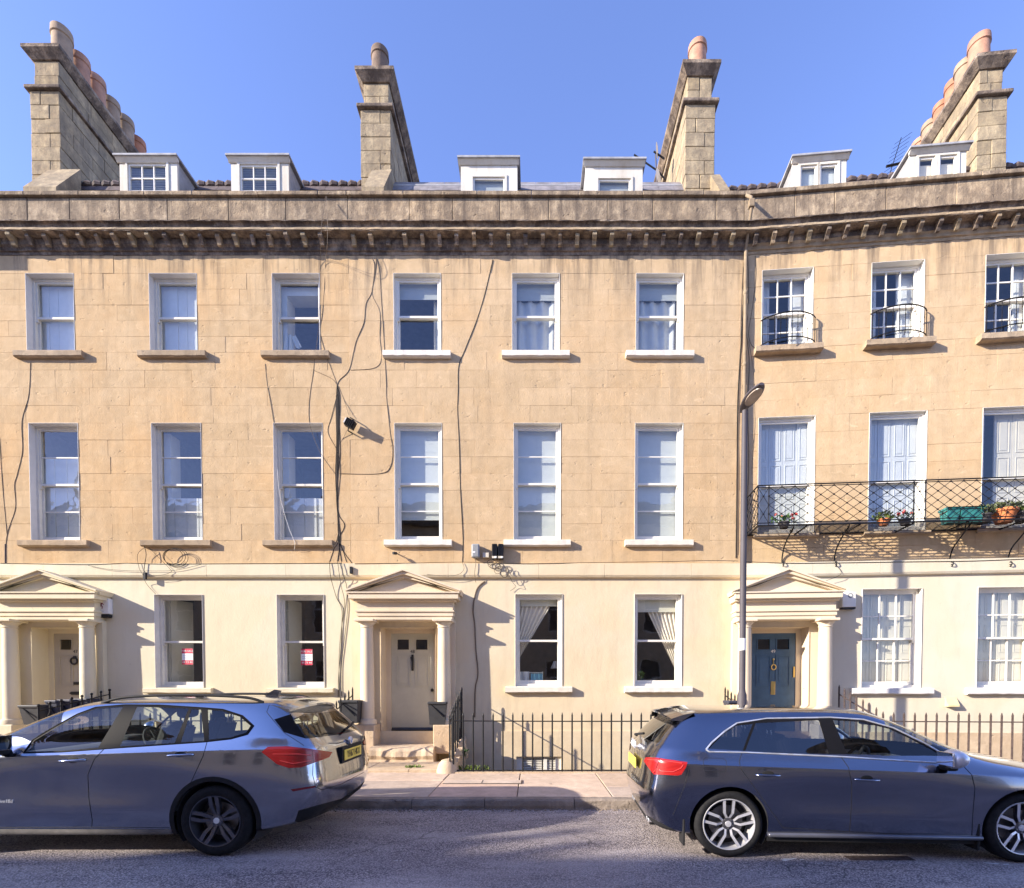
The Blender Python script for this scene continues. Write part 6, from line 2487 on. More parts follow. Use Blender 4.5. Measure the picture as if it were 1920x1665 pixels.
# ------------------------------------------------------------------ the right car: a dark grey five-door hatchback
SX = [-.40, 0, .45, .95, 1.45, 1.95, 2.4, 2.75, 3.1]
A3 = [
    row([-.66, -.66, -.64, -.58] + SX + [3.25, 3.32, 3.34], 0, .20),
    row([-.68, -.68, -.66, -.58] + SX + [3.28, 3.36, 3.38], [0, .40, .62, .72, .75, .76, .77, .77, .77, .77, .76, .75, .72, .60, .36, 0], [.29, .28, .26, .23] + [.19] * 12),
    row([-.74, -.735, -.69, -.58] + SX + [3.32, 3.42, 3.45], [0, .45, .71, .82, .865, .87, .868, .868, .868, .868, .87, .86, .82, .68, .40, 0], [.32, .31, .29, .26, .235, .22, .21, .21, .21, .21, .21, .21, .20, .20, .20, .20]),
    row([-.815, -.805, -.75, -.60] + SX + [3.38, 3.50, 3.53], [0, .46, .74, .86, .89, .893, .885, .882, .882, .882, .888, .885, .85, .71, .42, 0], [.42] * 16),
    row([-.83, -.82, -.765, -.61] + SX + [3.38, 3.52, 3.56], [0, .46, .75, .872, .90, .904, .893, .89, .89, .89, .90, .895, .86, .72, .42, 0], [.58] * 16),
    row([-.785, -.775, -.73, -.59] + SX + [3.36, 3.50, 3.54], [0, .45, .73, .862, .90, .906, .897, .893, .893, .893, .902, .898, .86, .72, .42, 0], [.74, .74, .74, .74, .74, .74, .73, .73, .72, .72, .71, .71, .69, .67, .66, .66]),
    row([-.775, -.765, -.72, -.58] + SX + [3.32, 3.46, 3.50], [0, .44, .715, .845, .888, .897, .892, .888, .888, .888, .893, .885, .845, .70, .40, 0], [.935, .932, .92, .905, .892, .882, .868, .855, .842, .828, .812, .80, .775, .74, .73, .73]),
    row([-.762, -.752, -.705, -.565] + SX + [3.28, 3.42, 3.46], [0, .43, .70, .828, .868, .876, .872, .868, .868, .868, .870, .860, .82, .68, .39, 0], [.965, .962, .95, .935, .922, .912, .898, .885, .872, .858, .842, .83, .80, .77, .76, .76]),
    # belt on the side; across the bonnet further forward
    row([-.72, -.705, -.65, -.50, -.33, .02, .45, .95, 1.45, 1.92, 2.30, 2.60, 2.85, 2.98, 3.05, 3.07], [0, .43, .69, .80, .826, .832, .832, .832, .832, .826, .80, .74, .60, .42, .21, 0],
        [1.045, 1.04, 1.03, 1.022, 1.012, .998, .978, .955, .93, .91, .905, .90, .895, .895, .90, .90]),
    row([-.70, -.685, -.625, -.47, -.31, .03, .45, .95, 1.44, 1.88, 2.16, 2.28, 2.36, 2.41, 2.44, 2.45], [0, .42, .675, .782, .808, .815, .815, .815, .813, .805, .775, .70, .55, .40, .20, 0],
        [1.075, 1.07, 1.06, 1.052, 1.042, 1.03, 1.01, .99, .965, .948, .94, .955, .965, .97, .972, .973]),
    row([-.57, -.555, -.49, -.33, -.18, .08, .46, .95, 1.36, 1.64, 1.82, 1.90, 1.96, 2.0, 2.03, 2.04], [0, .39, .60, .69, .718, .727, .730, .730, .726, .715, .69, .62, .49, .36, .18, 0],
        [1.225, 1.222, 1.212, 1.205, 1.198, 1.19, 1.18, 1.17, 1.165, 1.16, 1.158, 1.165, 1.17, 1.172, 1.174, 1.175]),
    row([-.40, -.385, -.32, -.18, -.02, .18, .50, .93, 1.22, 1.38, 1.47, 1.52, 1.56, 1.59, 1.61, 1.62], [0, .36, .53, .60, .625, .635, .640, .640, .634, .62, .60, .53, .42, .31, .16, 0],
        [1.372, 1.370, 1.360, 1.350, 1.348, 1.352, 1.358, 1.360, 1.356, 1.350, 1.346, 1.352, 1.357, 1.360, 1.362, 1.363]),
    row([-.33, -.31, -.24, -.10, .05, .22, .50, .90, 1.13, 1.24, 1.30, 1.34, 1.37, 1.40, 1.42, 1.43], [0, .30, .44, .50, .525, .535, .54, .54, .53, .515, .49, .44, .35, .26, .13, 0],
        [1.405, 1.405, 1.40, 1.395, 1.40, 1.405, 1.41, 1.41, 1.405, 1.40, 1.398, 1.398, 1.40, 1.40, 1.40, 1.40]),
    row([-.20, -.15, -.10, 0.0, .10, .25, .50, .85, 1.0, 1.08, 1.12, 1.15, 1.18, 1.20, 1.22, 1.24], 0, [1.428] * 4 + [1.43] * 5 + [1.428] * 7),
]
A3 = [[(x, y, z - .012) for (x, y, z) in r_] for r_ in A3]
def flare(rows, lo, hi):
    out = []
    for r, rw in enumerate(rows):
        q = []
        for c, (x, y, z) in enumerate(rw):
            if lo <= r <= hi and c in (4, 5, 10, 11):
                y += .016 if c in (5, 10) else .010
            if r == 3 and 6 <= c <= 9:
                y += .012
            if r == 2 and 6 <= c <= 9:
                y -= .006
            if r == 4 and 6 <= c <= 9:
                y -= .010
            q.append((x, y, z))
        out.append(q)
    return out


A3 = [[(x * .965 - (0, 0, .02, .03)[c] if c < 4 else x, y, z) for c, (x, y, z) in enumerate(r_)] for r_ in A3]
A3 = flare(A3, 4, 5)
audi = Car((1.883, 5.632, 0), R(-3.05), -1, 'dark grey five-door hatchback parked at the right with bright silver wheels', PAINT_B, A3, [(6, 2, 12, .75), (8, 3, 9, .3), (2, 0, 13, .5), (3, 6, 9, .55)])
RW, WB = .318, 2.636
i_dlo = audi.cut_px([(1324, 1405.5), (1334, 1393), (1358, 1372), (1382, 1356), (1437, 1347.4), (1556, 1345.4), (1619, 1349.4), (1675, 1365), (1734, 1394), (1800, 1432.5), (1746, 1429.5), (1576, 1419), (1397.5, 1411), (1330, 1409.8)], 'dlo')
i_q = audi.cut_px([(1328, 1405), (1358, 1375), (1381, 1360.5), (1411, 1357.5), (1392, 1408.8), (1331, 1407.6)], 'quarter', only=(i_dlo,))
i_rd = audi.cut_px([(1417, 1356), (1535, 1350.5), (1555, 1415.8), (1397, 1408.8)], 'rear', only=(i_dlo,))
i_fd = audi.cut_px([(1562, 1350.5), (1614, 1353.8), (1666, 1366.5), (1707, 1385.5), (1750, 1408), (1782, 1427.5), (1747, 1426.5), (1590, 1417.5)], 'front', only=(i_dlo,))
i_rs = audi.slot('rear_screen')
audi.cut([(Vector((0, 0, 1.055)), Vector((0, 0, 1))), (Vector((0, 0, 1.325)), Vector((0, 0, -1))), (Vector((0, .63, 1.055)), Vector((0, -.255, -.13)).normalized()), (Vector((0, -.63, 1.055)), Vector((0, .255, -.13)).normalized())], i_rs,
         lambda f: f.calc_center_median().x < -.3 and f.normal.x < -.2)
i_tl = audi.cut_px([(1208, 1427), (1212, 1420), (1233, 1421.5), (1289, 1429.6), (1286, 1439), (1277.5, 1452.5), (1270.6, 1454), (1227, 1452), (1222, 1446)], 'lamp')
i_lb = audi.cut_px([(1196, 1520), (1213, 1529), (1290, 1541), (1293, 1572), (1240, 1565), (1222, 1553)], 'valance')
# windscreen, in car coordinates
i_ws = audi.slot('windscreen')
pl = []
zlo, zhi = .985, 1.33
audi.cut([(Vector((0, 0, .965)), Vector((-.0, 0, 1))), (Vector((1.58, 0, 1.335)), Vector((.9, 0, -.4)).normalized()), (Vector((2.28, .70, .96)), Vector((-.16, -.84, -.10)).normalized()), (Vector((2.28, -.70, .96)), Vector((-.16, .84, -.10)).normalized())], i_ws,
         lambda f: f.calc_center_median().x > 1.3 and f.calc_center_median().z > .93)
i_a1 = audi.cut_arch(0, RW, .362, 'arch_r', only=tuple(range(30)))
i_a2 = audi.cut_arch(WB, RW, .362, 'arch_f', only=tuple(range(30)))
i_door_r = audi.cut_px([(1391, 1410.5), (1386, 1428), (1389, 1441), (1410, 1470), (1468, 1553), (1593, 1560), (1596, 1516), (1597, 1470), (1591, 1439), (1577, 1418.5)], 'door_r')
i_door_f = audi.cut_px([(1577, 1418.5), (1591, 1439), (1597, 1470), (1596, 1516), (1593, 1560), (1822, 1571), (1824, 1528), (1828, 1478), (1822, 1453), (1808, 1434)], 'door_f')
audi.finish_index()
audi.part(0, 'body', PAINT_B, split=False)
audi.part(0, 'interior_lining', LINING, off=-.03, split=False)
dr_ = audi.part(i_door_r, 'rear_door', PAINT_B)
df_ = audi.part(i_door_f, 'front_door', PAINT_B)
audi.part(i_door_r, 'door_card', LINING, off=-.03)
audi.part(i_door_f, 'door_card', LINING, off=-.03)
audi.part(i_dlo, 'window_surround', GLOSSK, off=.001)
audi.part(i_q, 'quarter_window', CARGLASS_T)
audi.part(i_rd, 'rear_side_window', CARGLASS_T)
audi.part(i_fd, 'front_side_window', CARGLASS)
audi.part(i_rs, 'rear_window', CARGLASS_T, split=False)
audi.part(i_ws, 'windscreen', CARGLASS, split=False)
tls = audi.part(i_tl, 'tail_lamp', LAMP_R, off=.008)
audi.part(i_lb, 'rear_valance', TRIMK, off=.001, split=False)
audi.line([(1324, 1405.5), (1334, 1393), (1358, 1372), (1382, 1356), (1437, 1347.4), (1556, 1345.4), (1619, 1349.4), (1675, 1365), (1734, 1394), (1800, 1432.5), (1746, 1429.5), (1576, 1419), (1397.5, 1411), (1330, 1409.8)], 'window_trim', CHROME, .0085, .002, closed=True)
GAP = simple('shut_gap', (.006, .006, .007), .8)
audi.line([(1391, 1411.7), (1386, 1428), (1389, 1441), (1410, 1470), (1440, 1512), (1468, 1552)], 'shut_line', GAP, .0032)
audi.line([(1577, 1419), (1591, 1439), (1597, 1470), (1596, 1516), (1593, 1559)], 'shut_line', GAP, .0032)
audi.line([(1804, 1434), (1822, 1453), (1828, 1478), (1824, 1528), (1822, 1568)], 'shut_line', GAP, .0032)
audi.line([(1468, 1552), (1593, 1559.5), (1822, 1570)], 'shut_line', GAP, .003)
audi.line([(1319, 1424), (1322, 1421), (1356, 1422), (1362, 1427), (1362, 1444), (1358, 1447.5), (1322, 1446), (1318.5, 1441)], 'fuel_flap', GAP, .002, closed=True, mirror=False)
audi.line([(1292, 1442), (1283, 1475), (1262, 1528)], 'shut_line', GAP, .0025)
audi.line([(1226, 1448), (1232, 1442), (1240, 1446), (1262, 1447), (1277, 1440), (1281, 1434)], 'lamp_light_bar', simple('bright_red_lens', (.75, .06, .05), .2, coat=1.0), .004, .009, mirror=False)
audi.line([(1215, 1424), (1240, 1426), (1279, 1431.5)], 'lamp_light_bar', MATS['bright_red_lens'], .004, .009, mirror=False)
audi.line([(1238, 1422), (1228, 1450)], 'lamp_joint', LAMP_D, .003, .009, mirror=False)
# sill blades
for sg in (1, -1):
    m = MB().cbox(.36, 2.28, min(sg * .80, sg * .905), max(sg * .80, sg * .905), .205, .245, .015)
    m.build('sill_blade', simple('blue_grey_sill', (.16, .165, .20), .35, .6) if 'blue_grey_sill' not in MATS else MATS['blue_grey_sill'], audi.o, True, 50)
    MB().box(.36, 2.28, min(sg * .70, sg * .86), max(sg * .70, sg * .86), .16, .204).build('sill_lower', TRIMK, audi.o)
# wheels, brakes, mudflaps
for x in (0, WB):
    for sg in (1, -1):
        audi.wheel(x, sg * .892, RW, .243, .225, 5, RIM_D, RIM_L, kind='v')
    audi.liner(x, .362, RW)
    for sg in (1, -1):
        MB().cbox(x - .425 if x == 0 else x - .40, (x - .405) if x == 0 else x - .38, min(sg * .72, sg * .885), max(sg * .72, sg * .885), .11, .36, .006).build('mud_flap', TRIMK, audi.o)
# handles
for (px0, px1, py, par) in ((1418, 1462, 1453, dr_), (1603, 1648, 1461.5, df_)):
    a, n = audi.hit(px0, py, .0)
    b, n2 = audi.hit(px1, py + 1.5, .0)
    for p_, mir in zip((par[1], par[0]), (1, -1)):
        M_ = lambda v: Vector((v.x, v.y * mir, v.z))
        A, B, Nn = M_(a), M_(b), M_(n)
        MB().tube([A, A + (B - A) * .08 + Nn * .028, A + (B - A) * .3 + Nn * .036, A + (B - A) * .7 + Nn * .036, A + (B - A) * .92 + Nn * .028, B], .011, 8).build('handle', PAINT_B, p_, True, 60)
        c = (A + B) / 2
        bm_ = bmesh.new()
        bmesh.ops.create_uvsphere(bm_, u_segments=16, v_segments=8, radius=1)
        for v in bm_.verts:
            v.co = Vector((v.co.x * .055, v.co.y * .003, v.co.z * .03)) + c + Vector((0, 0, .012))
        MB().bm(bm_).build('handle_recess', GAP, p_, True)
# mirrors
for sg in (1, -1):
    r_ = MB()
    c = Vector((1.93, sg * 1.0, .965))
    bm_ = bmesh.new()
    bmesh.ops.create_uvsphere(bm_, u_segments=20, v_segments=12, radius=1)
    for v in bm_.verts:
        x_, y_, z_ = v.co
        v.co = Vector(((x_ * .10 if x_ > 0 else x_ * .075), y_ * .13, z_ * .085 * (1 + .15 * (-x_)))) + c
        v.co.x -= .05 * (v.co.y * sg - 1.0)
    mr = MB().bm(bm_).build('door_mirror', RIM_L if sg < 0 else RIM_L, audi.o, True, 60)
    MB().cbox(c.x - .03, c.x + .06, min(sg * .84, sg * .98), max(sg * .84, sg * .98), .85, .90, .018).build('mirror_stem', TRIMK, mr, True, 60)
    MB().cbox(c.x - .085, c.x - .066, min(sg * .90, sg * 1.10), max(sg * .90, sg * 1.10), .905, 1.025, .005).build('mirror_glass', simple('mirror_glass', (.8, .82, .85), .03, 1.0) if 'mirror_glass' not in MATS else MATS['mirror_glass'], mr)
# roof spoiler
m = MB()
N = 16
rows_ = []
for i in range(N + 1):
    t = -1 + 2 * i / N
    y = t * .585
    e = .045 * t * t
    rows_.append([(-.26 + e * .4, y, 1.385 - .03 * t * t), (-.40 + e, y, 1.378 - .045 * t * t), (-.545 + e * 1.6, y, 1.352 - .06 * t * t), (-.55 + e * 1.6, y, 1.335 - .06 * t * t), (-.42 + e, y, 1.325 - .06 * t * t)])
for i in range(N):
    for k in range(4):
        m.quad(rows_[i][k], rows_[i + 1][k], rows_[i + 1][k + 1], rows_[i][k + 1])
m.add(rows_[0], [tuple(range(5))])
m.add(rows_[-1], [tuple(range(5))])
m.build('roof_spoiler', PAINT_B, audi.o, True, 40)
for sg in (1, -1):
    MB().prism([(-.48, 1.30), (-.33, 1.325), (-.36, 1.27), (-.47, 1.255)], min(sg * .50, sg * .53), max(sg * .50, sg * .53)).build('spoiler_side', GLOSSK, audi.o)
MB().tube([(-.735, -.05, 1.075), (-.76, -.08, 1.09), (-.70, -.30, 1.12)], .013, 6).build('rear_wiper', TRIMK, audi.o)
# number plate, badge, exhausts
pz = .80
MB().cbox(-.785, -.773, -.26, .26, pz - .055, pz + .055, .004).build('number_plate', PLATE_Y, audi.o)
for k in range(4):
    y = -.105 + .07 * k
    MB().tube([(-.765, y + .045 * math.cos(t * .349), .985 + .045 * math.sin(t * .349)) for t in range(19)], .006, 6).build('ring_badge', CHROME, audi.o, True)
for sg in (1, -1):
    for q in (0, 1):
        MB().lathe([(.026, -.70), (.034, -.692), (.034, -.50), (.023, -.50), (.023, -.69)], (0, sg * (.46 + .09 * q), .275), 16, 'x').build('exhaust_tip', CHROME, audi.o, True)
MB().cbox(-.68, -.55, -.55, .55, .21, .30, .02).build('diffuser', TRIMK, audi.o, True)
# front lamps and grille (mostly out of frame)
for sg in (1, -1):
    MB().cbox(3.25, 3.46, min(sg * .50, sg * .80), max(sg * .50, sg * .80), .60, .70, .03).build('headlamp', LILAC, audi.o, True, 60)
MB().cbox(3.50, 3.56, -.30, .30, .35, .70, .03).build('grille', GLOSSK, audi.o, True, 60)
audi.cabin(-.55, 2.3, .74, .28, .90, 1.62, -.37)
for (x, y) in ((1.08, -.37), (1.08, .37)):
    audi.seat(x, y, .40)
audi.seat(.25, -.36, .42, h=.52)
audi.seat(.25, .36, .42, h=.52)
MB().box(-.62, -.12, -.62, .62, .62, .90).build('parcel_shelf', LINING, audi.o)
MB().cbox(1.72, 1.78, -.12, .12, 1.20, 1.26, .02).build('interior_mirror', LINING, audi.o)

# ------------------------------------------------------------------ the left car: a mineral grey compact crossover
SX = [-.42, 0, .45, .95, 1.45, 1.95, 2.4, 2.75, 3.1]
X1 = [
    row([-.70, -.70, -.68, -.60] + SX + [3.28, 3.36, 3.38], 0, .24),
    row([-.72, -.72, -.69, -.60] + SX + [3.30, 3.40, 3.42], [0, .40, .62, .73, .76, .77, .78, .78, .78, .78, .77, .76, .73, .60, .36, 0], [.33, .32, .30, .27] + [.24] * 12),
    row([-.80, -.79, -.73, -.60] + SX + [3.34, 3.46, 3.49], [0, .45, .72, .84, .882, .888, .885, .885, .885, .885, .888, .875, .83, .68, .40, 0], [.37, .36, .34, .32, .30, .28, .265, .26, .26, .26, .26, .26, .25, .25, .25, .25]),
    row([-.90, -.885, -.81, -.63] + SX + [3.40, 3.54, 3.58], [0, .46, .75, .872, .905, .912, .905, .902, .902, .902, .908, .90, .86, .71, .42, 0], [.50] * 16),
    row([-.915, -.90, -.82, -.64] + SX + [3.40, 3.55, 3.60], [0, .46, .76, .882, .912, .92, .910, .906, .906, .906, .915, .908, .865, .72, .42, 0], [.66] * 16),
    row([-.88, -.866, -.79, -.62] + SX + [3.38, 3.53, 3.58], [0, .45, .74, .868, .908, .918, .912, .908, .906, .906, .914, .906, .862, .72, .42, 0], [.84, .84, .84, .85, .86, .86, .85, .84, .83, .82, .81, .80, .78, .76, .75, .75]),
    row([-.87, -.855, -.78, -.61] + SX + [3.34, 3.48, 3.52], [0, .44, .725, .852, .896, .908, .905, .902, .900, .898, .90, .892, .85, .70, .40, 0], [1.00, 1.0, 1.005, 1.01, 1.012, 1.008, .995, .98, .965, .95, .935, .92, .89, .85, .84, .84]),
    row([-.85, -.836, -.76, -.595] + SX + [3.30, 3.44, 3.48], [0, .43, .71, .835, .878, .888, .884, .880, .878, .876, .876, .868, .825, .68, .39, 0], [1.035, 1.035, 1.04, 1.045, 1.045, 1.04, 1.025, 1.01, .995, .98, .965, .95, .92, .88, .87, .87]),
    row([-.80, -.785, -.71, -.56, -.40, .0, .45, .95, 1.45, 1.93, 2.32, 2.62, 2.86, 2.98, 3.05, 3.07], [0, .43, .695, .805, .838, .845, .845, .845, .845, .84, .815, .75, .61, .42, .21, 0],
        [1.10, 1.10, 1.115, 1.14, 1.135, 1.115, 1.09, 1.065, 1.045, 1.03, 1.02, 1.015, 1.01, 1.01, 1.01, 1.01]),
    row([-.775, -.76, -.68, -.53, -.37, .02, .45, .95, 1.45, 1.90, 2.18, 2.30, 2.38, 2.43, 2.46, 2.47], [0, .42, .68, .785, .818, .826, .828, .828, .826, .818, .79, .71, .56, .40, .20, 0],
        [1.135, 1.135, 1.15, 1.175, 1.17, 1.15, 1.125, 1.10, 1.08, 1.07, 1.065, 1.08, 1.09, 1.095, 1.098, 1.10]),
    row([-.64, -.625, -.55, -.41, -.27, .07, .46, .95, 1.38, 1.68, 1.86, 1.94, 2.0, 2.05, 2.08, 2.09], [0, .40, .62, .705, .735, .748, .752, .752, .748, .736, .71, .64, .50, .36, .18, 0],
        [1.31, 1.31, 1.31, 1.315, 1.312, 1.305, 1.30, 1.295, 1.29, 1.285, 1.28, 1.285, 1.29, 1.295, 1.298, 1.30]),
    row([-.47, -.455, -.39, -.27, -.13, .15, .50, .93, 1.25, 1.43, 1.53, 1.58, 1.62, 1.65, 1.68, 1.69], [0, .37, .55, .625, .655, .672, .678, .678, .672, .655, .63, .56, .44, .32, .16, 0],
        [1.485, 1.483, 1.475, 1.465, 1.462, 1.462, 1.462, 1.46, 1.455, 1.448, 1.445, 1.45, 1.455, 1.458, 1.46, 1.462]),
    row([-.40, -.38, -.31, -.18, -.04, .20, .50, .90, 1.16, 1.28, 1.35, 1.39, 1.42, 1.45, 1.47, 1.48], [0, .31, .46, .53, .56, .575, .58, .58, .57, .55, .52, .46, .36, .26, .13, 0],
        [1.525, 1.524, 1.518, 1.512, 1.515, 1.518, 1.52, 1.52, 1.512, 1.505, 1.502, 1.502, 1.503, 1.504, 1.505, 1.505]),
    row([-.25, -.2, -.13, -.02, .08, .25, .50, .85, 1.02, 1.10, 1.14, 1.17, 1.20, 1.22, 1.24, 1.26], 0, [1.548] * 4 + [1.55] * 5 + [1.545] * 7),
]
X1 = [[(x * 1.10 - (.0, .005, .05, .07)[c] if c < 4 and x < 0 else x, y, z) for c, (x, y, z) in enumerate(r_)] for r_ in X1]
X1 = [[(x, y, (z if z < 1.1 else 1.1 + (z - 1.1) * .93)) if r > 3 else (x, y, z - (.055 if 4 <= c <= 12 else 0)) for c, (x, y, z) in enumerate(rw)] for r, rw in enumerate(X1)]
X1 = flare(X1, 4, 5)
bmw = Car((-3.01, 5.685, 0), math.pi, 1, 'mineral grey compact crossover car parked at the left, seen from its rear side', PAINT_A, X1, [(6, 2, 12, .7), (8, 3, 9, .3), (2, 0, 13, .5), (3, 6, 9, .5)])
RWB, WBB = .338, 2.67
DLO = [(44, 1412), (62, 1387), (98, 1365), (145, 1339), (180, 1326), (235, 1321.5), (300, 1322), (380, 1327), (418, 1330), (455, 1342), (476, 1361), (464, 1377), (433, 1385.5), (385, 1391), (225, 1402), (115, 1410)]
j_dlo = bmw.cut_px(DLO, 'dlo')
j_f = bmw.cut_px([(48, 1410), (65, 1388.5), (100, 1367.5), (146, 1341.5), (181, 1328.8), (231, 1324.8), (184, 1402), (115, 1408)], 'f', only=(j_dlo,))
j_r = bmw.cut_px([(257, 1325.5), (354, 1328.5), (328, 1393), (225, 1399.5)], 'r', only=(j_dlo,))
j_r2 = bmw.cut_px([(359, 1329.5), (377, 1331), (383, 1389), (339, 1392)], 'r2', only=(j_dlo,))
j_q = bmw.cut_px([(390, 1331), (416, 1333), (450, 1344), (470, 1361), (461, 1374), (431, 1383), (392, 1387)], 'q', only=(j_dlo,))
j_rs = bmw.cut_px([(549, 1348), (570, 1339), (630, 1333), (671, 1369), (637, 1377), (574, 1385)], 'rs', mirror=False)
j_fin = bmw.cut_px([(514, 1349), (545, 1339), (550, 1347), (574, 1385), (533, 1373)], 'fin')
j_tl = bmw.cut_px([(491, 1410), (503, 1400.6), (539, 1399.6), (584.6, 1405), (622, 1410), (616, 1420.4), (587, 1431), (566, 1439), (541, 1440), (520, 1433)], 'lamp')
j_lo = bmw.cut_px([(553, 1540), (564, 1506), (591, 1496), (640, 1498), (692, 1484), (696, 1503), (632, 1527), (585, 1548)], 'diffuser')
j_rf = bmw.cut_px([(545, 1480), (591, 1473), (591, 1476.5), (549, 1484)], 'reflector')
j_sk = bmw.cut_px([(-400, 1553), (322, 1555), (322, 1577), (-400, 1577)], 'skirt')
j_ws = bmw.slot('windscreen')
bmw.cut([(Vector((0, 0, 1.09)), Vector((0, 0, 1))), (Vector((1.65, 0, 1.43)), Vector((.9, 0, -.4)).normalized()), (Vector((2.30, .72, 1.08)), Vector((-.16, -.84, -.10)).normalized()), (Vector((2.30, -.72, 1.08)), Vector((-.16, .84, -.10)).normalized())], j_ws,
        lambda f: f.calc_center_median().x > 1.35 and f.calc_center_median().z > 1.05)
j_a1 = bmw.cut_arch(0, RWB, .385, 'arch_r', only=tuple(range(40)))
j_a2 = bmw.cut_arch(WBB, RWB, .385, 'arch_f', only=tuple(range(40)))
j_c1 = bmw.cut_arch(0, RWB, .43, 'cladding_r')
j_c2 = bmw.cut_arch(WBB, RWB, .43, 'cladding_f')
SHUT1 = [(196, 1403.5), (177, 1423), (164.6, 1452.5), (166.7, 1498), (173, 1538), (172, 1550)]
SHUT2 = [(388.5, 1390), (381, 1417), (358, 1467), (330, 1500), (318, 1553)]
j_dr = bmw.cut_px([(196, 1403.5), (177, 1423), (164.6, 1452.5), (166.7, 1498), (172, 1552), (318, 1553), (330, 1500), (358, 1467), (381, 1417), (388.5, 1390)], 'door_r')
j_df = bmw.cut_px([(196, 1403.5), (177, 1423), (164.6, 1452.5), (166.7, 1498), (172, 1552), (-40, 1551), (-50, 1450), (-20, 1414)], 'door_f')
bmw.finish_index()
bmw.part(0, 'body', PAINT_A, split=False)
bmw.part(0, 'interior_lining', LINING, off=-.03, split=False)
bdr = bmw.part(j_dr, 'rear_door', PAINT_A)
bdf = bmw.part(j_df, 'front_door', PAINT_A)
bmw.part(j_dr, 'door_card', LINING, off=-.03)
bmw.part(j_df, 'door_card', LINING, off=-.03)
bmw.part(j_dlo, 'window_surround', GLOSSK, off=.001)
bmw.part(j_f, 'front_side_window', CARGLASS)
bmw.part(j_r, 'rear_side_window', CARGLASS)
bmw.part(j_r2, 'rear_side_window', CARGLASS)
bmw.part(j_q, 'quarter_window', CARGLASS)
bmw.part(j_rs, 'rear_window', CARGLASS, split=False)
bmw.part(j_fin, 'rear_window_fin', GLOSSK, off=.001)
bmw.part(j_tl, 'tail_lamp', LAMP_R, off=.008)
bmw.part(j_lo, 'rear_diffuser', TRIMK, off=.002, split=False)
bmw.part(j_rf, 'reflector', LAMP_D, off=.003)
bmw.part(j_sk, 'side_skirt', SKIRT, off=.003)
bmw.part(j_ws, 'windscreen', CARGLASS, split=False)
bmw.part(j_c1, 'arch_cladding', TRIMK, off=.004)
bmw.part(j_c2, 'arch_cladding', TRIMK, off=.004)
bmw.line(DLO, 'window_trim', GLOSSK, .005, .002, closed=True)
bmw.line(SHUT1, 'shut_line', GAP, .0032)
bmw.line(SHUT2[:3], 'shut_line', GAP, .0032)
bmw.line([(-20, 1551.5), (172, 1551), (318, 1552)], 'shut_line', GAP, .003)
bmw.line([(505, 1322), (500, 1335), (512, 1350), (533, 1374), (555, 1388), (570, 1398)], 'shut_line', GAP, .0028)
bmw.line([(587, 1432), (586, 1452), (592, 1476), (604, 1481), (640, 1470), (682, 1448)], 'shut_line', GAP, .003, mirror=False)
bmw.line([(584.6, 1405), (587, 1431)], 'lamp_joint', LAMP_D, .003, .008)
bmw.line([(512, 1414), (560, 1414), (583, 1416)], 'lamp_light_bar', MATS['bright_red_lens'], .005, .009)
bmw.line([(525, 1426), (550, 1432), (582, 1426)], 'lamp_light_bar', MATS['bright_red_lens'], .005, .009)
for x in (0, WBB):
    for sg in (1, -1):
        bmw.wheel(x, sg * .905, RWB, .245, .225, 5, RIM_D, RIM_D, hubcap=CLOTHW, kind='twin')
    bmw.liner(x, .385, RWB)
for (px0, px1, py, par, dy) in ((113, 160, 1427, bdf, -2), (315, 362, 1417, bdr, -2)):
    a, n = bmw.hit(px0, py)
    b, n2 = bmw.hit(px1, py + dy)
    for p_, mir in zip(par, (1, -1)):
        M_ = lambda v: Vector((v.x, v.y * mir, v.z))
        A, B, Nn = M_(a), M_(b), M_(n)
        MB().tube([A, A + (B - A) * .08 + Nn * .028, A + (B - A) * .3 + Nn * .036, A + (B - A) * .7 + Nn * .036, A + (B - A) * .92 + Nn * .028, B], .0125, 8).build('handle', PAINT_A, p_, True, 60)
        c = (A + B) / 2
        bm_ = bmesh.new()
        bmesh.ops.create_uvsphere(bm_, u_segments=16, v_segments=8, radius=1)
        for v in bm_.verts:
            v.co = Vector((v.co.x * .06, v.co.y * .003, v.co.z * .03)) + c + Vector((0, 0, .004))
        MB().bm(bm_).build('handle_recess', GAP, p_, True)
for sg in (1, -1):
    c = Vector((1.98, sg * 1.01, 1.09))
    bm_ = bmesh.new()
    bmesh.ops.create_uvsphere(bm_, u_segments=20, v_segments=12, radius=1)
    for v in bm_.verts:
        x_, y_, z_ = v.co
        v.co = Vector(((x_ * .11 if x_ > 0 else x_ * .075), y_ * .14, z_ * .095)) + c
    mr = MB().bm(bm_).build('door_mirror', PAINT_A, bmw.o, True, 60)
    MB().cbox(c.x - .03, c.x + .06, min(sg * .84, sg * .98), max(sg * .84, sg * .98), .97, 1.02, .018).build('mirror_stem', TRIMK, mr, True, 60)
    MB().cbox(c.x - .085, c.x - .066, min(sg * .90, sg * 1.12), max(sg * .90, sg * 1.12), 1.02, 1.16, .005).build('mirror_glass', MATS['mirror_glass'], mr)
    # roof rail
    pts = spline([(1.30, sg * .60, 1.445), (1.10, sg * .60, 1.50), (.7, sg * .60, 1.525), (.2, sg * .595, 1.523), (-.15, sg * .585, 1.50), (-.30, sg * .575, 1.455)], 6)
    MB().tube(pts, .014, 8).build('roof_rail', TRIMK, bmw.o, True, 60)
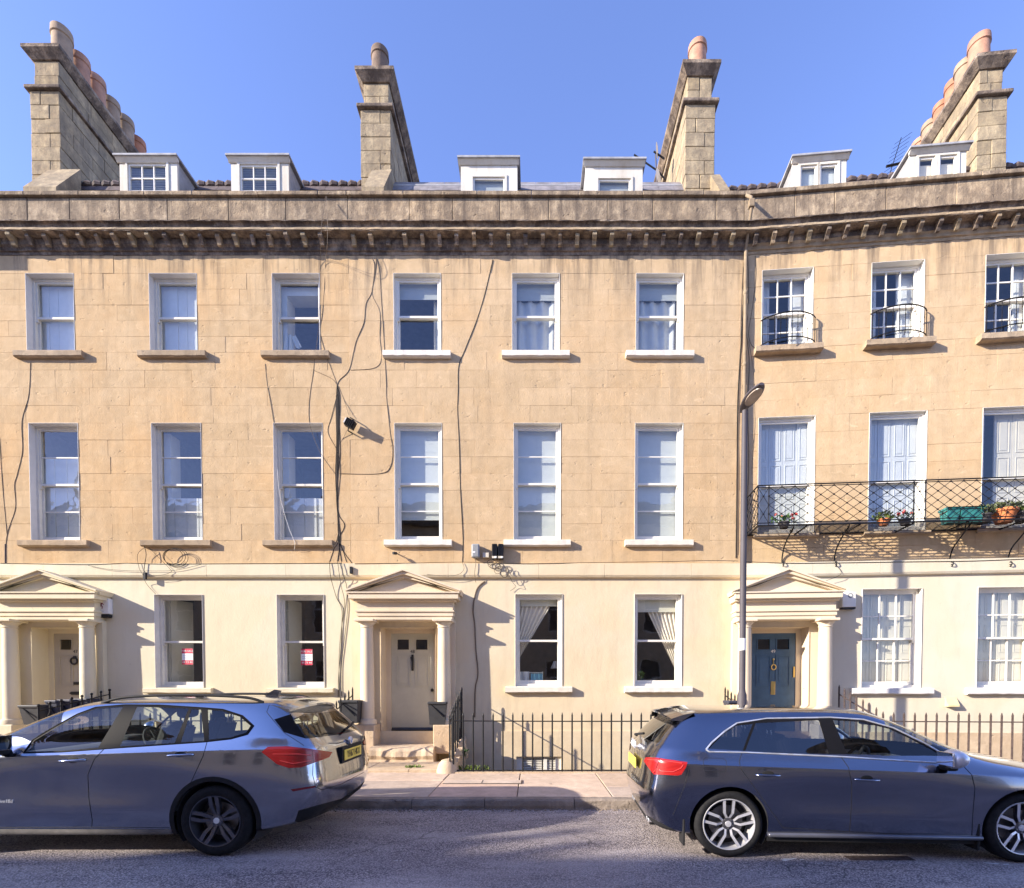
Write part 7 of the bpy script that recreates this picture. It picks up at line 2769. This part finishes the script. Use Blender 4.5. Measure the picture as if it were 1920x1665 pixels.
# aerial fin, spoiler, wiper
MB().prism([(-.05, 1.50), (-.17, 1.505), (-.19, 1.57), (-.13, 1.58), (-.02, 1.52)], -.022, .022).build('roof_aerial', PAINT_A, bmw.o)
m = MB()
rows_ = []
for i in range(N + 1):
    t = -1 + 2 * i / N
    y = t * .60
    e = .05 * t * t
    rows_.append([(-.30 + e * .4, y, 1.492 - .045 * t * t), (-.45 + e, y, 1.478 - .05 * t * t), (-.66 + e * 1.8, y, 1.438 - .055 * t * t), (-.665 + e * 1.8, y, 1.417 - .055 * t * t), (-.47 + e, y, 1.410 - .06 * t * t)])
for i in range(N):
    for k in range(4):
        m.quad(rows_[i][k], rows_[i + 1][k], rows_[i + 1][k + 1], rows_[i][k + 1])
m.add(rows_[0], [tuple(range(5))])
m.add(rows_[-1], [tuple(range(5))])
m.build('roof_spoiler', PAINT_A, bmw.o, True, 40)
MB().tube([(-.90, 0, 1.13), (-.915, -.05, 1.15), (-.865, -.38, 1.19)], .014, 6).build('rear_wiper', TRIMK, bmw.o)
# number plate with its characters
pz = .88
px_ = -.998
pr = MB().cbox(px_, px_ + .012, -.26, .26, pz - .056, pz + .056, .004).build('number_plate', PLATE_Y, bmw.o)
text_obj('YH67 HKX', .105, LETTER_K, pr, Matrix.Translation((px_ - .003, 0, pz)) @ Matrix.Rotation(R(-90), 4, 'Z') @ FACE_CAM @ Matrix.Diagonal((.80, 1, 1, 1)), name='plate_characters', depth=.001)
MB().box(px_ + .013, px_ + .05, -.30, .30, pz - .085, pz + .09).build('plate_recess', TRIMK, bmw.o)
# round badge: dark ring with four quarters
bx, bz = -.975, 1.015
bd_ = MB().lathe([(.044, bx + .02), (.044, bx), (.030, bx - .002), (0, bx - .002)], (0, 0, bz), 24, 'x').build('round_badge', CHROME, bmw.o, True, 30)
for k in range(4):
    m = MB()
    pts = [(bx - .0035, 0, bz)] + [(bx - .0035, .029 * math.cos(math.pi / 2 * (k + t / 6)), bz + .029 * math.sin(math.pi / 2 * (k + t / 6))) for t in range(7)]
    m.add(pts, [tuple(range(8))])
    m.build('badge_quarter', BLUEQ if k % 2 else CLOTHW, bd_)
for sg in (1, -1):
    MB().lathe([(.034, -.80), (.044, -.785), (.044, -.55), (.028, -.55), (.028, -.79)], (0, sg * .50, .33), 16, 'x').build('exhaust_tip', CHROME, bmw.o, True)
# model script on the front door, cut by the picture's left edge
a, n = bmw.hit(14, 1502.5, .004)
if a is not None:
    text_obj('sDrive18d', .048, CHROME, bmw.o, Matrix.Translation((a.x + .045, a.y, a.z)) @ Matrix.Rotation(R(180), 4, 'Z') @ FACE_CAM, name='side_script', depth=.002)
for sg in (1, -1):
    MB().cbox(3.30, 3.50, min(sg * .50, sg * .80), max(sg * .50, sg * .80), .72, .82, .03).build('headlamp', LILAC, bmw.o, True, 60)
MB().cbox(3.52, 3.62, -.28, .28, .62, .80, .03).build('grille', GLOSSK, bmw.o, True, 60)
bmw.cabin(-.6, 2.3, .76, .36, 1.02, 1.66, -.37)
for (x, y) in ((1.12, -.38), (1.12, .38)):
    bmw.seat(x, y, .52)
bmw.seat(.22, -.37, .54, h=.52)
bmw.seat(.22, .37, .54, h=.52)
MB().box(-.68, -.15, -.62, .62, .75, 1.03).build('parcel_shelf', LINING, bmw.o)
